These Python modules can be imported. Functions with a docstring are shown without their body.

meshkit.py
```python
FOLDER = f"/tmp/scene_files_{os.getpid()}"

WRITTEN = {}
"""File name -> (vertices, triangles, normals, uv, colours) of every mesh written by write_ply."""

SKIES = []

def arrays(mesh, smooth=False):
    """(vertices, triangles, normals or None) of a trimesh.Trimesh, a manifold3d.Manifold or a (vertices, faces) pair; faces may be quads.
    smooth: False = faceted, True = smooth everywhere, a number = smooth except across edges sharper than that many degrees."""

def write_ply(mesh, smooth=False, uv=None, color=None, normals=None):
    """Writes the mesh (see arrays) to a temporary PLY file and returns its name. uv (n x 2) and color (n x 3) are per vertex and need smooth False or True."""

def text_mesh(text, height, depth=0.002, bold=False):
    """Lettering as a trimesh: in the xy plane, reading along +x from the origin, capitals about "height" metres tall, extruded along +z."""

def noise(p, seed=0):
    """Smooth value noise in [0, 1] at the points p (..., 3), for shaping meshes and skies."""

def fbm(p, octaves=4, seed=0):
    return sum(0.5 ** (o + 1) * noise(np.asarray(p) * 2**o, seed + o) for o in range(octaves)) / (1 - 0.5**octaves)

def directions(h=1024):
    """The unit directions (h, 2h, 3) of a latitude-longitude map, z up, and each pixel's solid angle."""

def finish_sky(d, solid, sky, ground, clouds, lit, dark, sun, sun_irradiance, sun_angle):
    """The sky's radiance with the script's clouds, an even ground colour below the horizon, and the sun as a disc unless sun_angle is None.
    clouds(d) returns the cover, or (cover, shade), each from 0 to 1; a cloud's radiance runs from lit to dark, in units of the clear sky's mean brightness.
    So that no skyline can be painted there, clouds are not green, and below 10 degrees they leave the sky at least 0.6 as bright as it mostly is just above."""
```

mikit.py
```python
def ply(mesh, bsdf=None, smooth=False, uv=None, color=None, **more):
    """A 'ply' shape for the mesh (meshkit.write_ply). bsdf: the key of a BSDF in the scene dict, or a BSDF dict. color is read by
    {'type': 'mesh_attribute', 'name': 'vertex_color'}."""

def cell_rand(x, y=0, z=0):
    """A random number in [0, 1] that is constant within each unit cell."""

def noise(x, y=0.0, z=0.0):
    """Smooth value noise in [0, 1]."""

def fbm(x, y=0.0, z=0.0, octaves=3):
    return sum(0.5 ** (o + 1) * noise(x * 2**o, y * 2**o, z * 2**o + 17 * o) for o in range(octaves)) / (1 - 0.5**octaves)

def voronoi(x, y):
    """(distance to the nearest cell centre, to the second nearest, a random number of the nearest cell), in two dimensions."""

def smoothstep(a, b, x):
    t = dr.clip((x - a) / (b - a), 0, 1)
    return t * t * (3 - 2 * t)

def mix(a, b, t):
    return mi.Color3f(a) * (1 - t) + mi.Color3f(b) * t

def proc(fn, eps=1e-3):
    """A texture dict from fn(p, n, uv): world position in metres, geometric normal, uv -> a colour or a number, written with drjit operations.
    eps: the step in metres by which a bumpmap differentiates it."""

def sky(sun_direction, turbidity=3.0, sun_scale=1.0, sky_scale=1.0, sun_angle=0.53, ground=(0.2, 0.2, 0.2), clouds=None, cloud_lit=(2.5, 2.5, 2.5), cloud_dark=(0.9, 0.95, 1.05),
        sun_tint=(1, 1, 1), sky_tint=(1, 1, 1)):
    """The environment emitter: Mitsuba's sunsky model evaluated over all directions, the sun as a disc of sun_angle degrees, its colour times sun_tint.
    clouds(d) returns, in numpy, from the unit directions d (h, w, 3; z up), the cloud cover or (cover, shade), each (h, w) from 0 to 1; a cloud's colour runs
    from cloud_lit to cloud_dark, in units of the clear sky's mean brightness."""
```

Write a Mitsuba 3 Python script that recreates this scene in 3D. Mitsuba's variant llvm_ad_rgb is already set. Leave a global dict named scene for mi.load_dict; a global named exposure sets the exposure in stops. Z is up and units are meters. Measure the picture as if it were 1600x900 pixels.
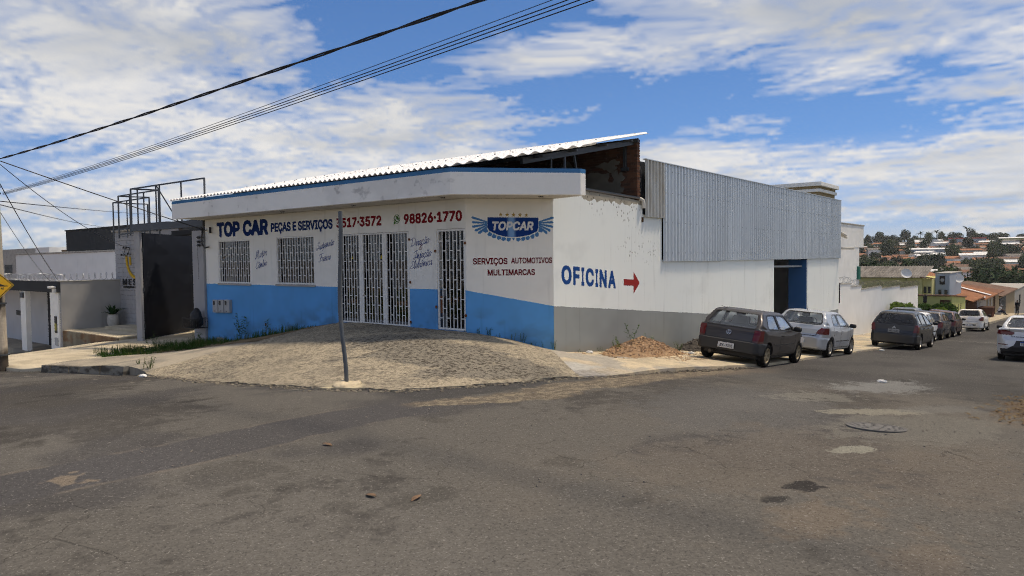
import math
import random
import drjit as dr
import numpy as np
import trimesh
import manifold3d as m3
import mitsuba as mi
import mikit
import meshkit
from scipy.interpolate import PchipInterpolator, RBFInterpolator
from scipy.spatial import Delaunay
from shapely import affinity
from shapely.geometry import LineString, Point, Polygon, box as sbox
from shapely.ops import unary_union

# ------------------------------------------------------------------ camera, sky, exposure
T = mi.ScalarTransform4f
scene, labels = {}, {}
EYE = np.array([0.0, 0.0, 1.62])
PITCH, ROLL, YAW = -0.0400793, -0.0108972, 0.677032
_f = np.array([-math.sin(YAW) * math.cos(PITCH), math.cos(YAW) * math.cos(PITCH), math.sin(PITCH)])
_r0 = np.array([math.cos(YAW), math.sin(YAW), 0.0])
_u = -math.sin(ROLL) * _r0 + math.cos(ROLL) * np.cross(_r0, _f)
scene['camera'] = {'type': 'perspective', 'fov': 71.13, 'fov_axis': 'x', 'near_clip': 0.05, 'far_clip': 6000.0,
                   'to_world': T().look_at(origin=EYE.tolist(), target=(EYE + _f).tolist(), up=_u.tolist())}
exposure = 2.25


def clouds(d):
    """Broken altocumulus over a blue sky, thickening into a pale layer low down."""
    el = np.degrees(np.arcsin(np.clip(d[..., 2], -1, 1)))
    az = np.degrees(np.arctan2(d[..., 0], d[..., 1]))
    k = 1.0 / (np.maximum(d[..., 2], 0.0) + 0.09)
    q = np.stack([d[..., 0] * k, d[..., 1] * k, np.zeros_like(k)], -1)
    w = meshkit.fbm(q * 1.1 + 5.3, 3, seed=3) - 0.5
    w2 = meshkit.fbm(q * 3.0 + 1.3, 3, seed=4) - 0.5
    qq = q + w[..., None] * np.array([1.1, 0.7, 0]) + w2[..., None] * np.array([0.25, 0.25, 0])
    big = meshkit.fbm(qq * np.array([0.55, 0.75, 1]) + 11.0, 3, seed=11)
    mid = meshkit.fbm(qq * np.array([2.0, 3.2, 1]) + 2.0, 4, seed=5)
    fine = 0.6 * meshkit.fbm(qq * np.array([7.0, 12.0, 1]) + 4.0, 5, seed=8) + 0.4 * meshkit.fbm(qq * np.array([20.0, 30.0, 1]) + 14.0, 4, seed=9)
    bias = np.zeros_like(el)
    for a, e, ra, re, amt in CLOUD_SHAPES:
        bias += amt * np.exp(-((az - a) / ra) ** 2 - ((el - e) / re) ** 2)
    v = 0.40 * big + 0.36 * mid + 0.52 * fine + bias
    cover = np.clip((v - 0.525) / 0.27, 0, 1)
    cover = cover ** 0.8 * (0.72 + 0.28 * np.clip(fine * 2 - 0.4, 0, 1))
    low = np.clip(1 - el / 9.0, 0, 1)
    streak = meshkit.fbm(np.stack([az * 0.05, el * 0.9, 0 * az], -1), 5, seed=21)
    cover = np.maximum(cover, low * np.clip(streak * 1.5 - 0.15, 0, 1) * 0.8)
    shade = np.clip((meshkit.fbm(qq * np.array([1.3, 1.7, 1]) + 31.0, 5, seed=17) - 0.40) * 2.6, 0, 1) * np.clip(cover * 1.3, 0, 1)
    return cover, shade * 0.9


CLOUD_SHAPES = [(-48.6, 17.5, 6.0, 4.0, -0.30), (-40, 20.0, 9.0, 3.0, -0.22), (-26.2, 12.0, 10.0, 2.2, -0.30), (-14, 9.5, 6.0, 1.8, -0.20),
                (-33.5, 9.0, 5.0, 1.3, -0.16), (-66.6, 13.5, 11.0, 5.0, 0.22), (-33, 15.8, 9.0, 1.6, 0.16), (-16, 17.5, 12.0, 2.4, 0.20),
                (-48, 11.5, 10.0, 2.2, 0.12), (-12, 7.2, 9.0, 1.5, 0.14), (-27, 6.2, 4.0, 1.8, 0.25), (-3.5, 5.5, 4.0, 1.6, 0.20), (-8.0, 13.0, 4.0, 1.4, -0.10)]
scene['sky'] = mikit.sky((0.22, 0.46, 1.0), turbidity=2.4, sun_scale=0.50, sky_scale=1.0, sun_angle=5.0, clouds=clouds, cloud_lit=(3.60, 3.52, 3.40), cloud_dark=(2.05, 2.16, 2.34), sky_tint=(0.345, 0.465, 0.615))


# ------------------------------------------------------------------ helpers
def new_key(base):
    if base not in scene and base not in labels:
        return base
    i = 1
    while f'{base}_{i:03d}' in scene or f'{base}_{i:03d}' in labels:
        i += 1
    return f'{base}_{i:03d}'


def thing(name, label, category, group=None):
    k = new_key(name)
    labels[k] = {'label': label, 'category': category}
    if group:
        labels[k]['group'] = group
    return k


def one(name, mesh, mat, label, category, group=None, smooth=False):
    k = thing(name, label, category, group)
    scene[k] = mikit.ply(mesh, mat, smooth=smooth)
    return k


def part(parent, name, mesh, mat, smooth=False, label=None, kind=None):
    k = new_key(parent + '__' + name)
    scene[k] = mikit.ply(mesh, mat, smooth=smooth)
    if label or kind:
        labels[k] = {}
        if label:
            labels[k]['label'] = label
        if kind:
            labels[k]['kind'] = kind
    return k


def struct(name, mesh, mat, label, smooth=False, kind='structure', category=None):
    k = new_key(name)
    scene[k] = mikit.ply(mesh, mat, smooth=smooth)
    labels[k] = {'label': label, 'kind': kind}
    if category:
        labels[k]['category'] = category
    return k


def cat(ms):
    return trimesh.util.concatenate([m for m in ms if m is not None])


def box(x0, x1, y0, y1, z0, z1):
    m = trimesh.creation.box(extents=(abs(x1 - x0), abs(y1 - y0), abs(z1 - z0)))
    m.apply_translation(((x0 + x1) / 2, (y0 + y1) / 2, (z0 + z1) / 2))
    return m


def tube(pts, r, sides=8, caps=True):
    """A round tube through the points; r a number or one per point."""
    p = np.asarray(pts, float)
    n = len(p)
    rr = np.broadcast_to(r, (n,))
    t = np.gradient(p, axis=0)
    t /= np.linalg.norm(t, axis=1, keepdims=True) + 1e-12
    up = np.array([0, 0, 1.0]) if abs(t[0, 2]) < 0.9 else np.array([1.0, 0, 0])
    vs = []
    a = np.cross(t[0], up)
    a /= np.linalg.norm(a)
    for i in range(n):
        a = a - t[i] * (a @ t[i])
        a /= np.linalg.norm(a)
        b = np.cross(t[i], a)
        ang = np.arange(sides) * 2 * math.pi / sides
        vs.append(p[i] + rr[i] * (np.cos(ang)[:, None] * a + np.sin(ang)[:, None] * b))
    v = np.vstack(vs)
    f = []
    for i in range(n - 1):
        for j in range(sides):
            k = (j + 1) % sides
            f += [[i * sides + j, i * sides + k, (i + 1) * sides + k], [i * sides + j, (i + 1) * sides + k, (i + 1) * sides + j]]
    if caps:
        c0, c1 = len(v), len(v) + 1
        v = np.vstack([v, p[0], p[-1]])
        for j in range(sides):
            k = (j + 1) % sides
            f += [[c0, k, j], [c1, (n - 1) * sides + j, (n - 1) * sides + k]]
    return trimesh.Trimesh(v, f, process=False)


def bar(a, b, w, h=None, up=(0, 0, 1)):
    """A square bar from a to b."""
    a, b = np.asarray(a, float), np.asarray(b, float)
    h = h or w
    t = b - a
    L = np.linalg.norm(t)
    t /= L
    u = np.asarray(up, float)
    if abs(t @ u) > 0.95:
        u = np.array([1.0, 0, 0]) if abs(t[0]) < 0.9 else np.array([0, 1.0, 0])
    s = np.cross(t, u)
    s /= np.linalg.norm(s)
    u = np.cross(s, t)
    m = trimesh.creation.box(extents=(L, w, h))
    M = np.eye(4)
    M[:3, 0], M[:3, 1], M[:3, 2], M[:3, 3] = t, s, u, (a + b) / 2
    m.apply_transform(M)
    return m


def extrude(poly, depth):
    ps = getattr(poly, 'geoms', [poly])
    ms = [trimesh.creation.extrude_polygon(g, depth, engine='earcut') for g in ps if g.geom_type == 'Polygon' and g.area > 1e-9]
    return cat(ms)


def frame(o, u, v):
    """Matrix that takes local (x, y, z) to o + x u + y v + z (u x v)."""
    M = np.eye(4)
    u, v = np.asarray(u, float), np.asarray(v, float)
    M[:3, 0], M[:3, 1], M[:3, 2], M[:3, 3] = u, v, np.cross(u, v), o
    return M


def plate(poly, o, u, v, depth):
    """The polygon (coordinates along u and v from o) as a slab of the given depth along u x v."""
    m = extrude(poly, depth)
    m.apply_transform(frame(o, u, v))
    return m


def lathe(profile, n=24):
    """(r, z) pairs turned about z."""
    return trimesh.creation.revolve(np.asarray(profile, float), sections=n)


def cylinder(a, b, r, n=16):
    return tube([a, b], r, n)


def to_man(m):
    m = m.copy()
    m.merge_vertices()
    return m3.Manifold(m3.Mesh(np.asarray(m.vertices, np.float32), np.asarray(m.faces, np.uint32)))


def from_man(m):
    g = m.to_mesh()
    return trimesh.Trimesh(np.array(g.vert_properties[:, :3], float), np.array(g.tri_verts), process=False)


def rbox(x0, x1, y0, y1, z0, z1, r=0.02, n=2):
    """A box with rounded edges."""
    s = m3.Manifold.sphere(r, 4 * n)
    pts = [s.translate((x, y, z)) for x in (x0 + r, x1 - r) for y in (y0 + r, y1 - r) for z in (z0 + r, z1 - r)]
    return from_man(m3.Manifold.batch_hull(pts))


# ------------------------------------------------------------------ the lie of the land
_G = PchipInterpolator([-60, -40, 0, 4, 6.3, 8, 10, 13.6, 17.2, 22.5, 31.5, 40, 58.7, 80, 108, 140, 200, 260, 330, 450, 600, 750, 900, 1300],
                       [1.0, .6, 0, -.02, -.08, -.14, -.31, -.68, -1.05, -1.42, -2.08, -2.62, -3.62, -4.65, -6.0, -8, -13, -15, -12.5, -7, 2.0, 10, 13, 8])
_X = PchipInterpolator([-900, -200, -120, -60, -40, -30, -20, -14.5, -11, -8, -5, 20, 60, 200, 900], [-10, -9, -8, -4.5, -2.7, -1.75, -.92, -.5, -.28, -.06, 0, 0, .4, .6, 0])


def road_z(x, y):
    x, y = np.asarray(x, float), np.asarray(y, float)
    fade = np.clip(1 - (y - 60) / 140, 0, 1)
    return _G(y) + _X(x) * fade


_S = np.array([
    (-21.33, 11.36, -.93), (-18.7, 11.36, -.56), (-16.07, 11.36, -.19), (-14.82, 11.36, .05), (-12.16, 11.36, .085), (-11.27, 11.36, .07), (-10.42, 11.36, .06), (-9.77, 12.13, -.14),
    (-9.16, 12.86, -.41), (-9.16, 14.56, -.62), (-9.16, 19.04, -.99), (-9.16, 27, -1.62), (-9.16, 36, -2.2), (-9.16, 45, -2.75), (-9.16, 57, -3.3), (-9.0, 72, -4.1), (-9.0, 100, -5.45), (-9, 140, -7.9),
    (-13.87, 6.3, -.50), (-11.0, 6.1, -.32), (-9.5, 5.95, -.19), (-8.2, 5.95, -.10), (-7.1, 6.4, -.08), (-6.6, 7.3, -.08), (-6.2, 8.55, -.14), (-6.15, 10.4, -.30), (-6.2, 13.6, -.61), (-6.2, 17.2, -.99),
    (-6.2, 22.5, -1.37), (-6.2, 31.5, -2.03), (-6.2, 40, -2.57), (-6.3, 58.7, -3.40), (-6.4, 80, -4.5), (-6.4, 108, -5.88), (-6.4, 140, -7.8),
    (-14.6, 6.3, -.44), (-17, 6.3, -.62), (-19.6, 6.3, -.80), (-11.5, 8.8, .02), (-8.6, 9.0, .03), (-14.5, 9.0, -.17), (-18, 9.2, -.60), (-7.4, 12.2, -.36), (-7.4, 16, -.80), (-7.4, 9.6, -.12)])
for _i, (_x, _y, _z) in enumerate(_S):
    if (_x, _y) in {(-13.87, 6.3), (-11.0, 6.1), (-9.5, 5.95), (-8.2, 5.95), (-7.1, 6.4), (-6.6, 7.3), (-6.2, 8.55), (-6.15, 10.4)}:
        _S[_i, 2] = float(road_z(_x, _y)) + 0.022          # the ramp meets the asphalt almost flush
_hs = RBFInterpolator(_S[:, :2], _S[:, 2], kernel='thin_plate_spline', smoothing=0.0004)


def walk_z(x, y):
    return _hs(np.column_stack([np.ravel(x), np.ravel(y)])).reshape(np.shape(x))


_D = np.array([(-22.2, 11.36, -.98), (-25.7, 11.36, -1.10), (-28, 14.6, -1.10), (-22.5, 15, -1.0), (-22.5, 20, -1.0), (-30, 20, -1.1), (-30, 11.36, -1.45), (-33.0, 11.36, -1.97), (-38, 11.36, -2.42), (-44, 11.36, -2.9),
               (-19.6, 6.3, -.86), (-20.7, 6.4, -.99), (-22.5, 6.3, -1.06), (-26, 6.3, -1.38), (-32, 6.3, -1.92), (-40, 6.3, -2.68), (-44, 6.3, -3.05), (-21.0, 9, -.92), (-26, 9, -1.22), (-33, 9, -1.96), (-19.5, 8.4, -.80)])
_hd = RBFInterpolator(_D[:, :2], _D[:, 2], kernel='thin_plate_spline', smoothing=0.002)


def drive_z(x, y):
    return _hd(np.column_stack([np.ravel(x), np.ravel(y)])).reshape(np.shape(x))


def sheet(poly, step, zf, skirt=0.3, seed=1, rough=0.0, freq=6.0):
    """A sheet over the plan polygon, its height from zf, its border turned down by skirt; rough: bumps in metres."""
    b = poly.exterior
    n = max(8, int(b.length / step))
    edge = np.array([b.interpolate(i / n, normalized=True).coords[0] for i in range(n)])
    corners = np.array(b.coords[:-1])
    edge = np.vstack([edge, corners])
    s = np.array([b.project(Point(p)) for p in edge])
    order = np.argsort(s)
    edge = edge[order]
    keep = np.r_[True, np.linalg.norm(np.diff(edge, axis=0), axis=1) > step * 0.15]
    edge = edge[keep]
    x0, y0, x1, y1 = poly.bounds
    gx, gy = np.meshgrid(np.arange(x0, x1, step), np.arange(y0, y1, step))
    gx = gx + (np.arange(gx.shape[0]) % 2)[:, None] * step * 0.5
    rng = np.random.default_rng(seed)
    g = np.column_stack([gx.ravel(), gy.ravel()]) + rng.uniform(-.2, .2, (gx.size, 2)) * step
    import shapely
    inner = poly.buffer(-step * 0.45)
    g = g[shapely.contains_xy(inner, g[:, 0], g[:, 1])]
    p = np.vstack([edge, g])
    tri = Delaunay(p).simplices
    c = p[tri].mean(1)
    tri = tri[shapely.contains_xy(poly.buffer(1e-6), c[:, 0], c[:, 1])]
    a = p[tri]
    area = (a[:, 1, 0] - a[:, 0, 0]) * (a[:, 2, 1] - a[:, 0, 1]) - (a[:, 2, 0] - a[:, 0, 0]) * (a[:, 1, 1] - a[:, 0, 1])
    tri = tri[np.abs(area) > 1e-9]
    area = area[np.abs(area) > 1e-9]
    tri[area < 0] = tri[area < 0][:, ::-1]
    z = zf(p[:, 0], p[:, 1])
    if rough:
        q = np.column_stack([p * freq, np.zeros(len(p))])
        bump = (meshkit.fbm(q, 4, seed) - 0.5) * 2 * rough
        z = z + bump
    v = np.column_stack([p, z])
    ne = len(edge)
    low = v[:ne].copy()
    low[:, 2] -= skirt
    i = np.arange(ne)
    j = (i + 1) % ne
    L = len(v)
    ccw = poly.exterior.is_ccw
    sk = np.vstack([np.column_stack([i, L + i, L + j]), np.column_stack([i, L + j, j])])
    if not ccw:
        sk = sk[:, ::-1]
    return trimesh.Trimesh(np.vstack([v, low]), np.vstack([tri, sk]), process=False)


_TP = {}


def text_poly(text, weight=0.0):
    """The lettering as plan polygons, capitals 0.3 high, its strokes thickened by weight."""
    if (text, weight) not in _TP:
        m = meshkit.text_mesh(text, 0.3, 0.01, True)
        up = m.face_normals[:, 2] > 0.9
        tri = m.vertices[m.faces[up]][:, :, :2]
        g = unary_union([Polygon(t).buffer(1e-5) for t in tri])
        _TP[text, weight] = g.buffer(weight + .009).buffer(-.017).buffer(.008).simplify(0.0015)
    return _TP[text, weight]


def text_on(text, o, u, v, width, height, depth=0.003, bold=True, shear=0.0, weight=0.010):
    """Lettering fitted into width x height with its lower left corner at o, reading along u."""
    g = text_poly(text, weight)
    x0, y0, x1, y1 = g.bounds
    g = affinity.scale(affinity.translate(g, -x0, -y0), width / (x1 - x0), height / (y1 - y0), origin=(0, 0))
    if shear:
        g = affinity.affine_transform(g, [1, shear, 0, 1, 0, 0])
    return plate(g, o, u, v, depth)
# ------------------------------------------------------------------ materials
noise, fbm, voronoi, sstep, mix, cell = mikit.noise, mikit.fbm, mikit.voronoi, mikit.smoothstep, mikit.mix, mikit.cell_rand
C = mi.Color3f


def rgb(c):
    return {'type': 'rgb', 'value': list(c)} if not isinstance(c, dict) else c


def mat(name, color, rough=0.8, spec=0.25, metallic=0.0, coat=0.0, bump=None, bump_scale=0.01, **more):
    b = {'type': 'principled', 'base_color': rgb(color), 'roughness': rough, 'specular': spec, 'metallic': metallic, **more}
    if coat:
        b['clearcoat'] = coat
        b['clearcoat_gloss'] = 0.95
    if bump is not None:
        b = {'type': 'bumpmap', 'scale': bump_scale, 'texture': bump, 'bsdf': b}
    scene['mat_' + name] = {'type': 'twosided', 'bsdf': b}
    return 'mat_' + name


def matte(name, color, bump=None, bump_scale=0.01):
    b = {'type': 'diffuse', 'reflectance': rgb(color)}
    if bump is not None:
        b = {'type': 'bumpmap', 'scale': bump_scale, 'texture': bump, 'bsdf': b}
    scene['mat_' + name] = {'type': 'twosided', 'bsdf': b}
    return 'mat_' + name


BLUE, WHITE = (0.125, 0.365, 0.73), (0.86, 0.845, 0.785)
GREYBAND = (0.29, 0.31, 0.305)


def grime(p, u, strength=1.0):
    """Cloudy wear and rain streaks for a wall whose horizontal coordinate is u."""
    cloudy = fbm(u * 1.3 + 3.1, p.z * 1.6, 0.5, 4)
    streak = fbm(u * 9.0, p.z * 0.55 + 7.0, 2.0, 4)
    return 1 - strength * (0.16 * sstep(0.52, 0.80, cloudy) + 0.20 * sstep(0.60, 0.85, streak) + 0.05 * fbm(u * 40, p.z * 40, 0, 2))


def f_front(p, n, uv):
    u = p.x + p.y * 0.6
    t = dr.clip((p.x + 10.42) / 1.257, 0, 1)
    line = 0.97 - 0.39 * t + (noise(u * 7, 0.5, 1) - 0.5) * 0.008
    c = dr.select(p.z < line, mi.Color3f(BLUE) * (0.9 + 0.2 * fbm(u * 2, p.z * 2, 9, 3)), mi.Color3f(WHITE))
    foot = sstep(0.75, 0.0, p.z - walk_plane(p) + 0.25 * fbm(u * 3, p.z * 3, 4, 3) - 0.1)
    c = mix(c, C(0.085, 0.105, 0.10), 0.45 * foot * sstep(0.35, 0.7, fbm(u * 2.2, p.z * 4, 3, 4)))
    return c * grime(p, u, 0.55)


def walk_plane(p):
    return dr.clip(dr.minimum((p.x + 14.8) * 0.152 + 0.05, 0.07), -0.95, 0.07) - dr.maximum(p.y - 11.4, 0.0) * 0.30


def f_side(p, n, uv):
    u = p.y
    line = dr.select(p.y < 29, 0.58 - (p.y - 12.86) * 0.0869, -0.90) + (noise(u * 5, 3.0, 1) - 0.5) * 0.010
    c = dr.select(p.z < line, mi.Color3f(GREYBAND) * (0.85 + 0.3 * fbm(u * 1.2, p.z * 1.5, 2, 3)), mi.Color3f(0.845, 0.885, 0.86))
    # bare render along the top where the paint has come off
    edge = 2.90 + 0.16 * fbm(u * 9, p.z * 3, 0, 4) - 0.35 * sstep(14.15, 13.75, p.y) * -1.0
    bare = sstep(0.0, 0.012, p.z - edge) * sstep(14.02, 14.1, p.y + 0.1 * noise(u * 9, p.z * 9, 0)) * sstep(16.92, 16.88, p.y)
    concrete = C(0.40, 0.37, 0.30) * (0.65 + 0.6 * fbm(u * 5, p.z * 7, 3, 4))
    c = mix(c, concrete, bare)
    d1, _, r1 = voronoi(u * 11, p.z * 8)
    zone = sstep(0.62, 0.78, fbm(u * 0.9 + 1, p.z * 1.3, 12, 3) + 0.34 * dr.exp(-dr.square((u - 16.4) / 0.9)) * sstep(1.0, 2.2, p.z) - 0.30 * sstep(2.0, 0.5, p.z))
    rag = sstep(0.42, 0.0, edge - p.z) * sstep(14.3, 14.7, u) * sstep(16.9, 16.6, u)
    spot = sstep(0.30, 0.16, d1 + 0.25 * fbm(u * 30, p.z * 30, 1, 2) - 0.1) * dr.select(r1 > 0.55, 1.0, 0.0)
    c = mix(c, C(0.09, 0.08, 0.065), dr.clip(zone + rag, 0, 1) * spot * 0.85)
    c = c * grime(p, u, 0.55)
    low = sstep(0.35, 0.0, p.z - (-0.41 - (p.y - 12.86) * 0.09) + 0.2 * fbm(u * 3, p.z * 5, 0, 3))
    return mix(c, C(0.23, 0.20, 0.15), 0.45 * low)


def f_fascia(p, n, uv):
    u = p.x + p.y * 0.7
    wear = fbm(u * 1.1 + 4, p.z * 2.2, 3, 4)
    mould = fbm(u * 4.5, p.z * 5.0, 8, 5)
    c = C(0.90, 0.885, 0.84) * (1 - 0.11 * sstep(0.50, 0.75, wear)) * (1 - 0.34 * sstep(0.60, 0.78, mould) * sstep(0.42, 0.62, wear))
    c = dr.select(p.z > 3.375, mi.Color3f(0.075, 0.21, 0.42) * (0.85 + 0.3 * fbm(u * 3, p.z * 6, 1, 3)), c)
    return c * (0.97 + 0.06 * fbm(u * 40, p.z * 40, 0, 2))


M_FRONT = matte('shop_front_paint', mikit.proc(f_front))
M_SIDE = matte('shop_side_paint', mikit.proc(f_side))
M_FASCIA = matte('fascia_paint', mikit.proc(f_fascia))


def f_plain(c, scale=1.0, amt=0.25):
    def f(p, n, uv):
        q = fbm(p.x * 1.7 * scale, p.y * 1.7 * scale, p.z * 1.7 * scale, 4)
        s = fbm((p.x + p.y) * 8 * scale, (p.x - p.y) * 2, p.z * 0.7, 3)
        return mi.Color3f(c) * (1 + amt * (q - 0.5) * 1.4 - 0.6 * amt * sstep(0.62, 0.9, s))
    return f


M_GREYWALL = matte('grey_house_paint', mikit.proc(f_plain((0.34, 0.34, 0.335))))
M_WHITEWALL = matte('white_house_paint', mikit.proc(f_plain((0.82, 0.82, 0.79), amt=0.14)))
M_BLOCK = matte('block_paint', mikit.proc(f_plain((0.36, 0.36, 0.37), amt=0.22)))
M_CONC = matte('concrete', mikit.proc(f_plain((0.40, 0.385, 0.35), 2.0, 0.5)))
M_KERB = matte('kerb_concrete', mikit.proc(lambda p, n, uv: mix(C(0.26, 0.24, 0.20), C(0.10, 0.09, 0.075), sstep(0.38, 0.62, fbm(p.x * 3, p.y * 3, p.z * 9, 4)))))
M_DARKGREY = matte('dark_grey_paint', mikit.proc(f_plain((0.060, 0.063, 0.066), amt=0.2)))


def f_asphalt(p, n, uv):
    x, y = p.x, p.y
    w = fbm(x * 1.1, y * 1.1, 1.5, 4) - 0.5
    w2 = fbm(x * 5.0, y * 5.0, 4.5, 4) - 0.5
    big = fbm(x * 0.35 + 2, y * 0.35, 0.0, 4)
    grain = noise(x * 120, y * 120, 0) * 0.5 + noise(x * 55, y * 55, 3) * 0.5
    stone = noise(x * 85 + 9, y * 85, 5)
    right = sstep(-5.0, -1.5, x + 1.6 * w)
    c = mix(C(0.080, 0.073, 0.064), C(0.128, 0.117, 0.100), sstep(0.40, 0.60, big + 0.6 * w2 + 0.10 * right))
    c = mix(c, C(0.150, 0.132, 0.108), 0.55 * right * sstep(0.46, 0.62, fbm(x * 0.9 + 12, y * 0.7 + 3, 2, 4)))
    c = mix(c, C(0.088, 0.084, 0.078) * (0.85 + 0.3 * big), 0.75 * sstep(11.0, 15.0, y + 2.5 * w))
    oil = sstep(0.66, 0.74, fbm(x * 1.7 + 40, y * 1.7 + 11, 5, 4))
    c = c * (1 - 0.20 * oil)
    c = mix(c, C(0.078, 0.073, 0.069), 0.75 * sstep(0.55, 0.66, fbm(x * 0.5 + 31, y * 0.5 + 9, 0, 4)))

    w3 = fbm(x * 9.0, y * 9.0, 6.5, 4) - 0.5

    def ell(cx, cy, ax, ay, bx, by, ragged=0.55):
        det = ax * by - ay * bx
        dx, dy = x - cx, y - cy
        s, t = (dx * by - dy * bx) / det, (dy * ax - dx * ay) / det
        return dr.sqrt(s * s + t * t) + ragged * (1.5 * w + 1.5 * w2 + 1.4 * w3)

    def put(c, r, col, amt=1.0, soft=0.08):
        return mix(c, C(*col), amt * sstep(1.0 + soft, 1.0 - soft, r))

    c = put(c, ell(-3.2, 8.5, 0.85, 1.0, -1.0, 2.3, 0.8), (0.132, 0.126, 0.116), 0.65, 0.30)
    c = put(c, ell(-2.0, 6.1, 0.95, 0.8, -0.4, 1.2, 0.9), (0.148, 0.126, 0.100), 0.60, 0.45)
    c = put(c, ell(-0.8, 6.4, 0.5, 0.4, -0.15, 0.9, 0.9), (0.150, 0.126, 0.100), 0.5, 0.45)
    c = put(c, ell(-1.4, 8.4, 0.62, 0.72, -0.20, 0.95, 0.9), (0.160, 0.148, 0.124), 0.8, 0.18)
    c = put(c, ell(-1.28, 4.76, 0.32, 0.26, -0.10, 0.36, 1.0), (0.170, 0.138, 0.104), 0.7, 0.35)
    c = put(c, ell(-0.69, 4.45, 0.20, 0.17, -0.06, 0.30, 1.0), (0.165, 0.134, 0.102), 0.6, 0.35)
    c = put(c, ell(-2.8, 14.0, 0.48, 1.05, -0.30, 1.7, 1.1), (0.195, 0.190, 0.175), 0.85, 0.07)
    c = put(c, ell(-1.95, 9.25, 0.42, 0.58, -0.07, 0.34, 1.0), (0.240, 0.220, 0.172), 0.85, 0.10)
    c = put(c, ell(-1.42, 10.6, 0.36, 0.60, -0.10, 0.50, 1.1), (0.165, 0.155, 0.135), 0.7, 0.18)
    c = put(c, ell(-3.0, 10.4, 0.35, 0.5, -0.3, 0.6, 1.2), (0.185, 0.172, 0.142), 0.65, 0.14)
    c = put(c, ell(-1.60, 6.78, 0.15, 0.15, -0.05, 0.17, 0.9), (0.255, 0.240, 0.190), 0.9, 0.10)
    c = put(c, ell(-1.57, 5.33, 0.10, 0.09, -0.045, 0.11, 1.0), (0.034, 0.032, 0.031), 0.85, 0.14)
    c = put(c, ell(-1.62, 4.88, 0.085, 0.09, -0.035, 0.095, 1.0), (0.036, 0.034, 0.032), 0.8, 0.18)
    # cracks
    d1, d2, _ = voronoi(x * 1.05 + 0.35 * w2 + 3.0, y * 1.05 + 0.35 * w)
    crack = sstep(0.016, 0.0, d2 - d1) * sstep(0.50, 0.66, fbm(x * 0.8 + 5, y * 0.8 + 2, 2, 3)) * sstep(13, 6, dr.sqrt(x * x + y * y))
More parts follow.
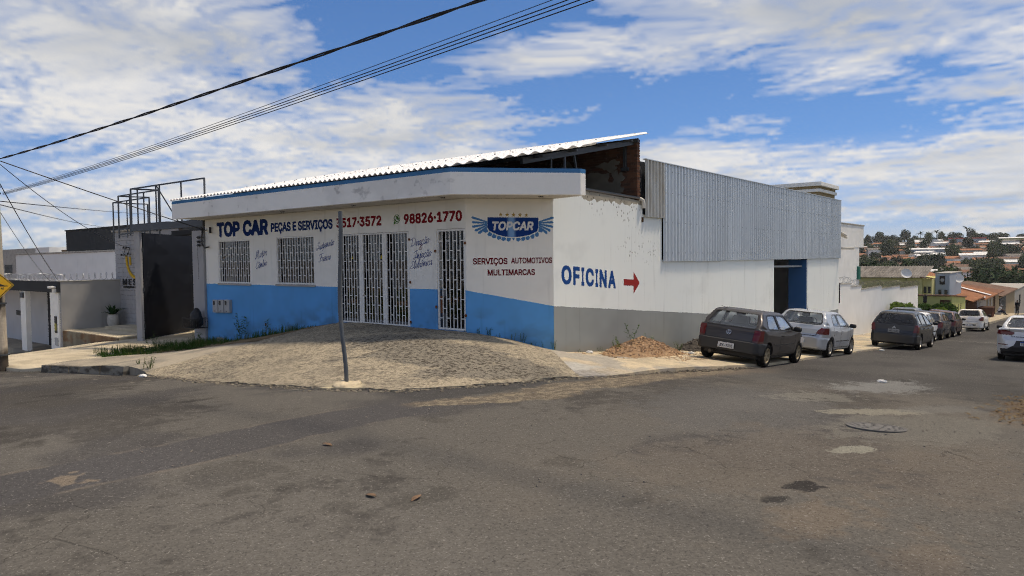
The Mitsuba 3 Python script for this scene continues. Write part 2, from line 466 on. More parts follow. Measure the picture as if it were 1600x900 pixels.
    c = c * (1 - 0.42 * crack)
    # the darker trench strip on the left
    cx = -6.12 + 0.02 * (y - 3)
    half = dr.select(y < 4.2, 0.46, 0.46) + 0.05 * w2 * 2
    strip = sstep(half + 0.02, half - 0.02, dr.abs(x - cx + 0.10 * (noise(y * 2.2, 1.0, 0) - 0.5))) * sstep(6.0, 5.5, y + 0.4 * w) * sstep(-4.0, -3.0, y)
    c = mix(c, C(0.086, 0.081, 0.078), 0.9 * strip)
    rim = sstep(0.055, 0.0, dr.abs(dr.abs(x - cx + 0.10 * (noise(y * 2.2, 1.0, 0) - 0.5)) - half)) * sstep(5.6, 5.2, y)
    c = mix(c, C(0.185, 0.155, 0.120), 0.55 * rim * sstep(0.35, 0.6, fbm(x * 4, y * 4, 9, 3)))
    c = put(c, ell(-6.02, 2.05, 0.10, 0.12, -0.24, 0.05, 1.3), (0.215, 0.172, 0.125), 0.8, 0.16)
    # grit washed to the foot of the ramp and along the side kerb
    cxs = dr.select(y < 7.0, -6.2 + (y - 5.6) * 0.5, dr.select(y < 9.0, -5.5, -5.5 - (y - 9.0) * 0.11))
    hw = dr.select(y < 7.0, 0.16 + 0.16 * dr.clip(y - 5.6, 0, 1.4), 0.40)
    off = x - cxs
    tar = sstep(-0.05, -0.14, off + hw + 0.35 * w2) * sstep(5.9, 6.2, y + 0.3 * w) * sstep(8.9, 8.0, y) * sstep(-7.4, -7.1, x)
    c = mix(c, C(0.074, 0.070, 0.065), 0.9 * tar)
    grit = sstep(1.15, 0.75, dr.abs(off + 0.25 * w) / hw + 1.3 * w2 + 0.8 * w3) * sstep(5.5, 5.8, y + 0.4 * w) * sstep(17, 13, y) * (0.7 + 0.6 * grain)
    brown = sstep(9.2, 9.8, y) * sstep(-5.1, -5.6, x + 0.8 * w) * sstep(18, 14, y)
    c = mix(c, C(0.165, 0.130, 0.095), 0.7 * brown)
    c = mix(c, mix(C(0.150, 0.122, 0.090), C(0.285, 0.235, 0.160), sstep(0.4, 0.72, fbm(x * 13, y * 13, 7, 4))), dr.clip(grit, 0, 1) * 0.85)
    dust = sstep(0.70, 0.85, fbm(x * 2.6, y * 9.0, 13, 4)) * sstep(0.7, 0.0, dr.abs(y - 5.6)) * sstep(-7, -9, x)
    c = mix(c, C(0.36, 0.32, 0.25), 0.55 * dust)
    leaf = sstep(1.1, 0.5, ell(-0.55, 12.2, 0.35, 0.3, -0.1, 2.4, 0.9))
    c = mix(c, C(0.17, 0.120, 0.075), 0.6 * leaf)
    # aggregate: pale and dark stones
    lane = sstep(0.9, 0.2, dr.abs(y - 2.6 + 0.35 * w)) + sstep(0.8, 0.2, dr.abs(x + 3.3 + 0.3 * w)) * sstep(6, 9, y)
    c = c * (1 + 0.10 * dr.clip(lane, 0, 1))
    c = c * (0.74 + 0.52 * grain)
    c = mix(c, C(0.31, 0.28, 0.24), 0.50 * sstep(0.84, 0.93, stone))
    c = mix(c, C(0.035, 0.032, 0.03), 0.45 * sstep(0.17, 0.10, stone))
    c = c * C(0.90, 0.935, 0.985)
    line = sstep(0.10, 0.06, dr.abs(y - 42.1 + 0.1 * w + (x + 4) * 0.05)) * sstep(-6.0, -5.4, x)
    c = mix(c, C(0.34, 0.32, 0.28), 0.6 * line)
    return c


def b_asphalt(p, n, uv):
    return noise(p.x * 70, p.y * 70, 0) * 0.6 + noise(p.x * 33, p.y * 33, 4) * 0.7 + fbm(p.x * 4, p.y * 4, 0, 3) * 1.5


M_ROAD = matte('asphalt', mikit.proc(f_asphalt), mikit.proc(b_asphalt, 2e-3), 0.0045)


def f_ramp(p, n, uv):
    x, y = p.x, p.y
    a = fbm(x * 1.6, y * 1.6, 1, 4)
    g = fbm(x * 21, y * 21, 2, 4)
    s = noise(x * 70, y * 70, 3)
    mid = dr.sqrt(dr.square((x + 8.6) / 2.7) + dr.square((y - 8.7 + 0.12 * (x + 8.6)) / 1.25)) + 1.6 * (a - 0.5)
    worn = dr.maximum(sstep(1.15, 0.70, mid), 0.6 * sstep(0.46, 0.62, fbm(x * 0.55 + 7, y * 0.55 + 1, 0, 4)))
    c = mix(C(0.272, 0.240, 0.184), C(0.380, 0.330, 0.242), sstep(0.40, 0.62, 0.5 * a + 0.5 * g))
    c = mix(c, C(0.195, 0.180, 0.150), 0.80 * worn)
    pit = sstep(0.49, 0.38, noise(x * 26 + 1.5 * g, y * 26, 8) * 0.4 + g * 0.6)
    c = mix(c, C(0.070, 0.062, 0.050), pit * (0.42 + 0.46 * worn))
    c = c * (0.66 + 0.62 * s)
    d = dr.sqrt(dr.square(x + 7.95) + dr.square(y - 6.15)) + 0.25 * (a - 0.5) + 0.15 * (g - 0.5)
    c = mix(c, C(0.55, 0.475, 0.32) * (0.8 + 0.4 * g), 0.85 * sstep(0.30, 0.20, d))
    return c


def b_ramp(p, n, uv):
    return fbm(p.x * 14, p.y * 14, 0, 4) * 2.6 + noise(p.x * 50, p.y * 50, 2) * 1.0


M_RAMP = matte('gravelly_concrete', mikit.proc(f_ramp), mikit.proc(b_ramp, 3e-3), 0.0065)


def f_walk(p, n, uv):
    x, y = p.x, p.y
    a = fbm(x * 2.4, y * 2.4, 1, 4)
    g = fbm(x * 17, y * 17, 2, 3)
    c = mix(C(0.40, 0.345, 0.25), C(0.54, 0.455, 0.315), sstep(0.3, 0.7, a))
    c = mix(c, C(0.30, 0.29, 0.265), 0.7 * sstep(0.52, 0.60, fbm(x * 1.3 + 3, y * 1.3, 4, 4)))
    stones = sstep(0.9, 0.3, dr.abs(x + 6.55 + 0.25 * (a - 0.5))) * sstep(11.6, 9.8, y)
    c = mix(c, C(0.22, 0.21, 0.20) * (0.6 + 0.9 * g), 0.75 * dr.clip(stones, 0, 1))
    pd = dr.sqrt(dr.square((x + 6.85) / 0.35) + dr.square((y - 10.1) / 0.75)) + 1.2 * (a - 0.5) + 0.6 * (g - 0.5)
    c = mix(c, C(0.42, 0.41, 0.37), 0.85 * sstep(1.0, 0.85, pd))
    return c * (0.78 + 0.45 * g)


M_WALK = matte('sandy_concrete', mikit.proc(f_walk), mikit.proc(b_ramp, 3e-3), 0.004)


def f_slab(p, n, uv):
    x, y = p.x, p.y
    a = fbm(x * 1.6, y * 1.6, 1, 4)
    g = fbm(x * 22, y * 22, 2, 3)
    c = mix(C(0.245, 0.225, 0.19), C(0.36, 0.32, 0.25), sstep(0.3, 0.7, a))
    return c * (0.85 + 0.3 * g)


M_SLAB = matte('slab_concrete', mikit.proc(f_slab), mikit.proc(b_ramp, 3e-3), 0.002)


def f_drive(p, n, uv):
    x, y = p.x, p.y
    a = fbm(x * 0.9, y * 2.6, 1, 4)
    g = fbm(x * 22, y * 22, 2, 3)
    c = mix(C(0.43, 0.375, 0.27), C(0.56, 0.49, 0.36), sstep(0.3, 0.7, a))
    return c * (0.9 + 0.2 * g)


M_DRIVE = matte('pale_concrete', mikit.proc(f_drive))


def f_ground(p, n, uv):
    a = fbm(p.x * 0.05, p.y * 0.05, 1, 5)
    b = fbm(p.x * 0.9, p.y * 0.9, 3, 4)
    c = mix(C(0.045, 0.062, 0.022), C(0.23, 0.15, 0.09), sstep(0.48, 0.66, a))
    return c * (0.6 + 0.8 * b)


M_GROUND = matte('earth_and_grass', mikit.proc(f_ground))

M_SOIL = matte('soil', mikit.proc(lambda p, n, uv: mix(C(0.12, 0.095, 0.06), C(0.25, 0.19, 0.12), fbm(p.x * 6, p.y * 6, p.z * 6, 4))))


def f_metal(p, n, uv):
    c = cell(p.y * 1.02, 0, 3)
    d = fbm(p.y * 3, p.z * 0.8, 1, 4)
    t = fbm(p.y * 22, p.z * 0.5, 5, 3)
    return C(0.585, 0.635, 0.675) * (0.90 + 0.12 * c) * (0.88 + 0.18 * d + 0.06 * t)


M_CLAD = mat('galvanised_sheet', mikit.proc(f_metal), 0.42, 0.5, 0.35)
M_CLAD_OLD = mat('weathered_sheet', mikit.proc(lambda p, n, uv: mix(C(0.50, 0.51, 0.49), C(0.40, 0.38, 0.33), sstep(0.3, 0.7, fbm(p.y * 9, p.z * 1.2, 3, 4)))), 0.5, 0.5, 0.4)
M_ROOF = mat('white_roof_sheet', mikit.proc(lambda p, n, uv: C(0.84, 0.83, 0.80) * (1 - 0.12 * sstep(0.5, 0.8, fbm(p.x * 2, p.y * 2, 0, 4)))), 0.38, 0.6)
M_STEEL = mat('dark_steel', (0.045, 0.052, 0.062), 0.5, 0.4)
M_BRICK = [matte(f'brick_{i}', c) for i, c in enumerate([(0.135, 0.068, 0.046), (0.115, 0.058, 0.042), (0.160, 0.082, 0.054), (0.100, 0.060, 0.047)])]
M_MORTAR = matte('mortar', (0.13, 0.10, 0.08))
M_RENDERED = matte('cement_smear', mikit.proc(f_plain((0.20, 0.19, 0.165), 3.0, 0.5)))
M_GRILLE = mat('white_enamel', mikit.proc(lambda p, n, uv: mix(C(0.74, 0.73, 0.70), C(0.30, 0.17, 0.09), sstep(0.70, 0.80, fbm(p.x * 16, p.y * 4, p.z * 13, 4)))), 0.45, 0.4)
M_RUST = matte('rust', (0.17, 0.065, 0.03))
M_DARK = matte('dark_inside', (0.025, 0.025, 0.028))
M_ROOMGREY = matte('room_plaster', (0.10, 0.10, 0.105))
M_ALU = mat('window_aluminium', (0.16, 0.17, 0.18), 0.4, 0.5, 0.5)
M_NAVY = matte('navy_lettering', (0.014, 0.034, 0.135))
M_SCRIPT = matte('script_lettering', (0.020, 0.045, 0.21))
M_BLUELET = matte('blue_lettering', (0.022, 0.075, 0.26))
M_RED = matte('red_lettering', (0.20, 0.013, 0.018))
M_ARROW = matte('arrow_red', (0.32, 0.040, 0.038))
M_CRIMSON = matte('crimson_lettering', (0.13, 0.010, 0.016))
M_GREENLOGO = matte('green_print', (0.07, 0.17, 0.045))
M_WHITEPRINT = matte('white_print', (0.72, 0.72, 0.70))
M_WINGBLUE = matte('wing_blue', (0.075, 0.20, 0.42))
M_GOLD = matte('gold_print', (0.38, 0.25, 0.06))
M_SHIELD = matte('shield_print', mikit.proc(lambda p, n, uv: mix(C(0.012, 0.045, 0.20), C(0.20, 0.36, 0.62), sstep(0.115, 0.03, dr.abs((p.x + 10.42) / 0.643 - 1.045)))))
M_PLASTIC = mat('black_plastic', (0.018, 0.018, 0.019), 0.55, 0.4)
M_PVC = mat('pvc_pipe', (0.62, 0.59, 0.52), 0.5, 0.4)
M_METERBOX = mat('meter_box_grey', (0.33, 0.34, 0.35), 0.5, 0.4)
M_WIRE = mat('wire', (0.02, 0.02, 0.022), 0.6, 0.3)
M_GALV = mat('galvanised_steel', mikit.proc(lambda p, n, uv: C(0.33, 0.345, 0.36) * (0.7 + 0.6 * fbm(p.x * 20, p.y * 20, p.z * 6, 4))), 0.45, 0.5, 0.5)
scene['mat_pane'] = {'type': 'thindielectric', 'int_ior': 1.36, 'specular_transmittance': {'type': 'rgb', 'value': [0.22, 0.25, 0.29]}}
M_PANE = 'mat_pane'

# ------------------------------------------------------------------ ground, road, pavements
gx = np.unique(np.r_[np.arange(-60, 30, 3.0), -np.geomspace(60, 900, 22), np.geomspace(30, 900, 22)])
gy = np.unique(np.r_[np.arange(-60, 200.1, 4.0), -np.geomspace(60, 400, 10)])
hy = np.unique(np.r_[np.arange(200, 800, 12.0), np.geomspace(800, 1300, 8)])


def grid(xs, ys, zf):
    X, Y = np.meshgrid(xs, ys)
    v = np.column_stack([X.ravel(), Y.ravel(), zf(X, Y).ravel()])
    n, m = len(xs), len(ys)
    i = (np.arange(m - 1)[:, None] * n + np.arange(n - 1)).ravel()
    return trimesh.Trimesh(v, np.vstack([np.column_stack([i, i + 1, i + n + 1]), np.column_stack([i, i + n + 1, i + n])]), process=False)


def ground_z(x, y):
    return road_z(x, y) - 0.75 * np.clip(1 - (y - 120) / 60, 0, 1) - 0.6 * ((x < -9.5) & (y < 60) & (y > 6)) + 0.8 * (meshkit.fbm(np.stack([x * .02, y * .02, 0 * x], -1), 3, 5) - 0.5) * np.clip((y - 150) / 100, 0, 6)


struct('ground', grid(gx, gy, ground_z), M_GROUND, 'bare earth and grass around the street corner')
struct('hillside', grid(gx, hy, ground_z), M_GROUND, 'green slope rising beyond the valley, dotted with houses and trees', smooth=True)
road_poly = unary_union([sbox(-60, -9, 18, 6.9), sbox(-6.9, 6.0, 0.9, 150)])
curve = Polygon([(-6.9, 6.0), (-6.9, 9.5), (-9.8, 9.0), (-9.8, 6.0)])
struct('road', sheet(unary_union([road_poly, curve]), 0.5, road_z, 0.05), M_ROAD, 'worn grey brown asphalt of the street corner, patched and gritty', smooth=False)

KERB = [(-14.2, 6.3), (-12.8, 6.24), (-11.0, 6.1), (-9.5, 5.95), (-8.2, 5.95), (-7.1, 6.4), (-6.6, 7.3), (-6.3, 8.2), (-6.2, 9.4)]
_kr = np.random.default_rng(77)
_kl = LineString(KERB)
KERB = [(q.x + _kr.normal(0, .025), q.y + _kr.normal(0, .025)) for q in (_kl.interpolate(t, normalized=True) for t in np.linspace(0, 1, 90))]
ramp = Polygon([(-14.95, 11.37), (-14.75, 9.0)] + KERB + [(-7.2, 10.4), (-9.32, 12.62), (-10.38, 11.36)])
struct('ramp', sheet(ramp, 0.05, lambda x, y: walk_z(x, y), 0.35, 3, 0.010, 9.0), M_RAMP, 'mounded gravelly concrete apron in front of the shop doors')
side_walk = Polygon([(-9.32, 12.6), (-7.2, 10.4), (-6.2, 9.4), (-6.15, 10.4), (-6.2, 13.6), (-6.2, 58), (-6.4, 80), (-6.4, 140), (-9.3, 140), (-9.3, 13)])
struct('pavement', sheet(side_walk, 0.35, walk_z, 0.35, 5, 0.02, 3.0), M_WALK, 'sandy concrete footway along the side wall of the shop')
slab = Polygon([(-14.2, 6.3), (-14.76, 9.0), (-19.9, 8.5), (-20.4, 7.4), (-19.7, 6.45), (-19.3, 6.3)])
struct('footway', sheet(slab, 0.3, walk_z, 0.3, 7, 0.006, 3.0), M_SLAB, 'grey concrete footway left of the gravelly ramp')
drive = Polygon([(-44, 6.1), (-20.6, 6.2), (-19.75, 6.5), (-20.4, 7.4), (-19.9, 8.5), (-21.4, 11.4), (-22.0, 11.4), (-22.0, 20), (-30, 20), (-30, 11.38), (-44, 11.38)])
struct('driveway', sheet(drive, 0.5, drive_z, 0.3), M_DRIVE, 'pale concrete driveway sloping down past the black gate', smooth=True)
soil = Polygon([(-14.95, 11.36), (-14.76, 9.0), (-19.9, 8.45), (-21.38, 11.36)])
struct('verge', sheet(soil, 0.25, lambda x, y: walk_z(x, y) + 0.01, 0.3, 9, 0.04, 4.0), M_SOIL, 'strip of soil along the blue wall where grass grows')
far_walk = Polygon([(0.85, 6.8), (3.4, 6.8), (3.4, 148), (0.85, 148)])
struct('opposite_pavement', sheet(far_walk, 1.0, lambda x, y: road_z(x, y) + 0.13, 0.3), M_WALK, 'footway across the side street')

for i in range(9):
    a, b = -14.9 - i * 0.56, -15.43 - i * 0.56
    if b < -19.6:
        break
    za, zb = float(walk_z(np.array([a]), np.array([6.3]))[0]), float(walk_z(np.array([b]), np.array([6.3]))[0])
    v = np.array([[a, 6.16, za - .3], [b, 6.16, zb - .3], [b, 6.30, zb - .3], [a, 6.30, za - .3], [a, 6.19, za + .012], [b, 6.19, zb + .012], [b, 6.30, zb + .014], [a, 6.30, za + .014]])
    v[:, 1] += 0.01 * math.sin(i * 2.3)
    hull = trimesh.convex.convex_hull(v)
    part('footway', 'kerb_stone', hull, M_KERB)
# ------------------------------------------------------------------ the corner shop and workshop
YF, XS = 11.363, -9.163
XL, XK = -21.28, -10.385
shop = thing('auto_repair_shop', 'white and blue corner car repair shop with barred windows and corrugated metal side', 'building')
UX, UZ = np.array([1.0, 0, 0]), np.array([0, 0, 1.0])
kink, corner = np.array([XK, YF, 0]), np.array([XS, 12.86, 0])
UC = (corner - kink) / np.linalg.norm(corner - kink)
LC = float(np.linalg.norm(corner - kink))
NC = np.cross(UC, UZ)
UY = np.array([0, 1.0, 0])
WIN1, WIN2, GATE, DOOR = (-20.53, -18.79, 1.0, 2.28), (-17.47, -15.75, 1.01, 2.30), (-14.75, -12.15, 0.085, 2.29), (-11.27, -10.42, 0.075, 2.30)


def hole(w):
    return sbox(w[0] - XL, w[2], w[1] - XL, w[3])


TH = 0.18
fw_poly = sbox(0, -1.6, XK - XL, 2.93).difference(unary_union([hole(w) for w in (WIN1, WIN2, GATE, DOOR)]))
m = extrude(fw_poly, TH)
m.apply_transform(frame((XL, YF + TH, 0), UX, UZ))          # extrudes towards -y
part(shop, 'wall', m, M_FRONT, label='front wall, white above and blue below')
m = extrude(sbox(0, -1.6, LC, 2.93), TH)
m.apply_transform(frame(kink - NC * TH, UC, UZ))
part(shop, 'wall', m, M_FRONT, label='slanting corner wall with the winged emblem')
side = Polygon([(12.865, -3.2), (36.15, -3.2), (36.15, 1.56), (31.2, 1.56), (31.2, -2.2), (27.1, -2.2), (27.1, 1.56), (18.02, 1.56), (18.02, 2.76), (16.92, 2.76), (16.9, 3.10),
                (16.2, 3.14), (15.2, 3.17), (14.1, 3.21), (12.865, 3.21)])
m = extrude(side, TH)
m.apply_transform(frame((XS - TH, 0, 0), UY, UZ))
part(shop, 'wall', m, M_SIDE, label='long white side wall with grey foot')
part(shop, 'wall', box(XL, XL + TH, YF + TH, 36.1, -3, 3.25), M_WHITEWALL, label='left side wall')
part(shop, 'wall', box(XL, XS, 36.0, 36.15, -4, 3.9), M_WHITEWALL, label='rear wall')
part(shop, 'floor', cat([box(XL + TH, XK - .1, YF + TH + .02, 13.1, -0.3, 0.06), box(XL + TH, XS - TH, 13.12, 16.6, -0.3, 0.06)]), M_CONC)
part(shop, 'floor', box(XL + TH, XS - TH - .02, 16.85, 35.9, -2.6, -2.02), M_CONC)

# canopy over the front and the slanting corner
outer = Polygon([(-21.42, 10.42), (-9.93, 10.42), (-8.14, 12.41), (-8.14, 12.60), (XS, 12.872), (XL, 12.872)])
inner = Polygon([(-21.27, 10.57), (-9.99, 10.57), (-8.29, 12.47), (-8.30, 12.70), (XS, 12.9), (XL + 0.0, 12.9)])
rim = outer.difference(inner)
m = extrude(rim, 0.53)
m.apply_translation((0, 0, 2.932))
can = part(shop, 'canopy', m, M_FASCIA, label='white canopy edge with a blue top band')
m = extrude(inner.buffer(-0.004), 0.12)
m.apply_translation((0, 0, 2.936))
part(shop, 'canopy__soffit', m, matte('soffit_paint', mikit.proc(f_plain((0.56, 0.54, 0.49), 1.0, 0.3))))
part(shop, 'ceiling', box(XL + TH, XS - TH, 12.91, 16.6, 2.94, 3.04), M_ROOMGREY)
for x, y in ((-16.5, 10.95), (-13.6, 10.95), (-10.6, 10.9), (-9.0, 12.2)):
    part(shop, 'canopy__downlight', lathe([(0, 0), (0.055, 0), (0.055, 0.02), (0, 0.02)], 16).apply_translation((x, y, 2.922)), M_PLASTIC)


# roof of white waved sheets
def wave_sheet(x0, x1, yfun0, y1, dz, pitch=0.177, amp=0.026, slope=0.2085, z0=3.505, th=0.008, rows=5):
    n = max(6, int(round((x1 - x0) / pitch * 8)))
    xs = np.linspace(x0, x1, n + 1)
    t = np.linspace(0, 1, rows)
    ya = np.array([yfun0(x) for x in xs])
    Y = ya[:, None] + (y1 - ya)[:, None] * t
    Z = z0 + slope * (Y - 10.4) + dz + amp * np.cos(2 * math.pi * (xs - -21.5) / pitch)[:, None]
    top = np.stack([np.broadcast_to(xs[:, None], Y.shape), Y, Z + th / 2], -1)
    bot = top - [0, 0, th]
    k = (n + 1) * rows
    v = np.vstack([top.reshape(-1, 3), bot.reshape(-1, 3)])
    f = []
    idx = np.arange(k).reshape(n + 1, rows)
    a, b, c, d = idx[:-1, :-1].ravel(), idx[1:, :-1].ravel(), idx[1:, 1:].ravel(), idx[:-1, 1:].ravel()
    f = [np.column_stack([a, b, c]), np.column_stack([a, c, d]), np.column_stack([a + k, c + k, b + k]), np.column_stack([a + k, d + k, c + k])]
    for e in (idx[:, 0], idx[::-1, -1], idx[0, ::-1], idx[-1, :]):
        f += [np.column_stack([e[:-1], e[:-1] + k, e[1:] + k]), np.column_stack([e[:-1], e[1:] + k, e[1:]])]
    return trimesh.Trimesh(v, np.vstack(f), process=False)


def roof_front(x):
    return 10.36 if x < -9.95 else 10.36 + (x + 9.95) * 1.105


roof = part(shop, 'roof', bar((-21.3, 16.60, 4.66), (-9.1, 16.60, 4.66), 0.06, 0.10), M_STEEL, label='roof purlin at the top')
rng = random.Random(4)
x = -21.50
while x < -8.1:
    x1 = min(x + 1.062 + 0.05, -8.08)
    up = min(x1, -9.0)
    part(shop, 'roof__sheet', wave_sheet(x, x1, roof_front, 13.05 if x < -9.6 else 12.95, rng.uniform(-.004, .004)), M_ROOF, smooth=50)
    if x < -9.0:
        part(shop, 'roof__sheet', wave_sheet(x, up, lambda q: 12.85, 15.0, 0.012 + rng.uniform(-.003, .003)), M_ROOF, smooth=50)
        part(shop, 'roof__sheet', wave_sheet(x, up, lambda q: 14.85, 16.98, 0.020 + rng.uniform(-.003, .003)), M_ROOF, smooth=50)
    x += 1.062
for q in range(3):
    y = 12.95 + q * 1.9
    m = cat([lathe([(0, 0), (.022, 0), (.022, .012), (0, .02)], 6).apply_translation((-21.5 + k * .177 * 3, y, 3.545 + .2085 * (y - 10.4))) for k in range(24)])
    part(shop, 'roof__fixing_bolt', m, M_STEEL, kind='stuff')


def roof_z(y):
    return 3.43 + 0.2085 * (y - 10.4)


for xx in (-9.28, -12.3, -15.3, -18.3):
    part(shop, 'roof__rafter', bar((xx, 11.9 if xx > -10 else 10.75, roof_z(11.9 if xx > -10 else 10.75) - .07), (xx, 16.6, roof_z(16.6) - .10), 0.08, 0.13), M_STEEL)
for y in (12.3, 13.6, 14.9, 16.1):
    part(shop, 'roof__purlin', bar((-21.2, y, roof_z(y) - .035), (-9.0, y, roof_z(y) - .035), 0.05, 0.05), M_STEEL)
part(shop, 'roof__post', bar((-9.25, 12.93, 3.2), (-9.25, 12.93, roof_z(12.93) - .12), .035), M_STEEL)
part(shop, 'roof__post', bar((-9.22, 14.02, 3.2), (-9.27, 13.86, roof_z(13.9) - .12), .035), M_STEEL)
part(shop, 'roof__post', bar((-8.45, 12.3, 3.46), (-8.45, 12.3, 3.72), .035), M_STEEL)

# raised brick wall between shop and workshop
bw = part(shop, 'brick_wall', box(XL, XS - .012, 16.662, 16.79, 2.9, 4.69), M_MORTAR, label='bare brick wall under the roof')
brng = random.Random(8)
row = 0
z = 3.13
while z < 4.66:
    x = XS - (0.0 if row % 2 else 0.0)
    first = True
    while x > -12.4:
        L = 0.205 if not (first and row % 2) else 0.10
        z1 = z + 0.052
        dy = brng.uniform(-.006, .004)
        if first:
            dx = brng.uniform(-.012, .006)
            part(shop, 'brick_wall__brick', box(x - L + .006, x + dx, 16.650 + dy, 16.80, z, z1), M_BRICK[brng.randrange(4)])
        else:
            part(shop, 'brick_wall__brick', box(x - L + .006, x, 16.652 + dy, 16.68, z, z1), M_BRICK[brng.randrange(4)])
        x -= L + 0.004
        first = False
    z += 0.066
    row += 1
fbk = [box(-12.4 - k * .21 - .2, -12.4 - k * .21, 16.653, 16.68, 3.13 + r * .066, 3.182 + r * .066) for r in range(23) for k in range(20)]
part(shop, 'brick_wall__far_brick', cat(fbk), M_BRICK[1], kind='stuff')
smear_rng = np.random.default_rng(5)
for cx, cz, rx, rz in ((-10.35, 3.55, .62, .32), (-9.75, 3.72, .16, .22), (-10.0, 4.08, .30, .14), (-11.3, 3.75, .7, .4), (-9.68, 3.42, .10, .12)):
    a = np.linspace(0, 2 * math.pi, 40, endpoint=False)
    rr = 1 + 0.28 * np.sin(a * 3 + cx * 7) + 0.16 * np.sin(a * 7 + cz * 9) + 0.08 * np.sin(a * 13)
    pg = Polygon(np.column_stack([cx + rx * rr * np.cos(a), cz + rz * rr * np.sin(a)])).buffer(0)
    part(shop, 'brick_wall__cement_smear', plate(pg, (0, 16.647, 0), (1, 0, 0), (0, 0, 1), 0.010), M_RENDERED)
for xx in (-9.50, -11.05):
    part(shop, 'brick_wall__bracket', cat([bar((xx, 16.60, 4.60), (xx, 16.60, 3.98), .07), box(xx - .10, xx + .10, 16.56, 16.645, 3.90, 3.99)]), M_STEEL)
part(shop, 'flashing', bar((XS - .10, 12.95, 3.27), (XS - .10, 16.9, 3.18), 0.22, 0.05), M_STEEL, label='dark strip along the top of the side wall')
cap = rbox(-.10, .02, 0, 2.72, -.02, .012, .006)
cap.apply_transform(trimesh.transformations.rotation_matrix(-0.02, (1, 0, 0)))
cap.apply_translation((XS, 14.15, 3.215))
part(shop, 'coping', cap, matte('dark_cement', (0.11, 0.10, 0.09)))
# things seen in the dark gap between brick wall and metal cladding
for z, a in ((3.62, .05), (3.42, -.02), (3.95, .03)):
    part(shop, 'timber', bar((XS - .9, 16.95, z), (XS - .05, 16.88, z + a), .05, .09), matte('old_timber', (0.33, 0.29, 0.23)) if 'mat_old_timber' not in scene else 'mat_old_timber')
elbow = [(XS - .05, 16.78, 3.15), (XS + .02, 16.80, 3.155), (XS + .06, 16.84, 3.12), (XS + .065, 16.86, 3.02), (XS + .065, 16.86, 2.92)]
part(shop, 'drain_pipe', tube(elbow, .05, 12), M_PVC, smooth=40)
part(shop, 'vent_hole', box(XS - .05, XS + .004, 16.86, 16.98, 2.56, 2.69), matte('hole_brown', (0.10, 0.055, 0.03)))


# corrugated metal along the side
def clad_sheet(y0, y1, z0, z1, x, pitch=0.20, amp=0.045, th=0.004):
    n = max(1, int(round((y1 - y0) / pitch)))
    ys, ds = [], []
    for i in range(n):
        a = y0 + (y1 - y0) * i / n
        w = (y1 - y0) / n
        for t, d in ((0.0, 0), (0.28, 0), (0.40, 1), (0.72, 1), (0.84, 0)):
            ys.append(a + t * w)
            ds.append(d)
    ys.append(y1)
    ds.append(0)
    ys, ds = np.array(ys), np.array(ds)
    out = np.column_stack([x + amp * ds, ys])
    back = out - [th, 0]
    poly = Polygon(np.vstack([out, back[::-1]]))
    m = extrude(poly, z1 - z0)
    m.apply_translation((0, 0, z0))
    return m


clad = part(shop, 'cladding', box(XS - .14, XS - .09, 16.98, 36.1, 1.5, 4.17), M_STEEL, label='frame behind the corrugated metal')
crng = random.Random(2)
part(shop, 'cladding__sheet', clad_sheet(16.97, 18.06, 2.70, 4.205, XS + .055, 0.18, 0.045), M_CLAD_OLD, label='short weathered sheet at the street corner end')
y = 18.02
while y < 36.05:
    y1 = min(y + 1.02, 36.12)
    part(shop, 'cladding__sheet', clad_sheet(y, y1, 1.505 + crng.uniform(-.008, .008), 4.20, XS + .040 + (.004 if int((y - 18) / 1.0) % 2 else 0)), M_CLAD)
    y += 1.0
rng2 = random.Random(3)
screws = cat([lathe([(0, 0), (.012, 0), (.012, .008), (0, .012)], 6).apply_transform(trimesh.transformations.rotation_matrix(math.pi / 2, (0, 1, 0))).apply_translation((XS + .087, 18.1 + k * .2, zz)) for k in range(0, 90, 2) for zz in (1.75, 2.6, 3.4, 4.0)])
part(shop, 'cladding__screw', screws, M_STEEL, kind='stuff')
part(shop, 'cladding__top_trim', bar((XS + .05, 16.95, 4.215), (XS + .05, 36.1, 4.215), .11, .02), M_CLAD)
# workshop roof and door
part(shop, 'workshop_roof', cat([bar((XS - .1, 26.5, 4.10), (XL, 26.5, 3.7), 19.2, .05, (0, 0, 1))]), M_STEEL)
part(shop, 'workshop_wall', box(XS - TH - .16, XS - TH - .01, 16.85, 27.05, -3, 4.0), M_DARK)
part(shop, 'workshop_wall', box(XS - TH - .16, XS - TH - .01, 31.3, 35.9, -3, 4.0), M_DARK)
M_DOORBLUE = matte('door_blue', (0.040, 0.115, 0.29))
part(shop, 'workshop_door', box(XS - .75, XS - .03, 31.12, 31.19, -2.2, 1.54), M_DOORBLUE, label='blue metal door leaf folded back')
part(shop, 'workshop_door', bar((XS - .22, 27.0, 1.24), (XS - .22, 31.1, 1.20), .07), M_GALV, label='steel rail across the opening')
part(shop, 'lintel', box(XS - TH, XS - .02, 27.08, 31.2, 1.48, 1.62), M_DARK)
for z, yy, ln in ((2.74, 36.12, .55), (2.60, 36.2, .42)):
    part(shop, 'drain_pipe', tube([(XS - .05, yy, z), (XS + .0, yy + .15, z), (XS + .25, yy + .32, z - .32 * ln)], .055, 12), M_PVC, smooth=40)
part(shop, 'drain_pipe', tube([(XS - .3, 36.22, 1.98), (XS + .62, 36.30, 1.96)], .06, 12), M_PVC, smooth=40)
part(shop, 'corner_rod', box(XS - .04, XS + .025, 36.16, 36.24, -.62, .32), M_PLASTIC)


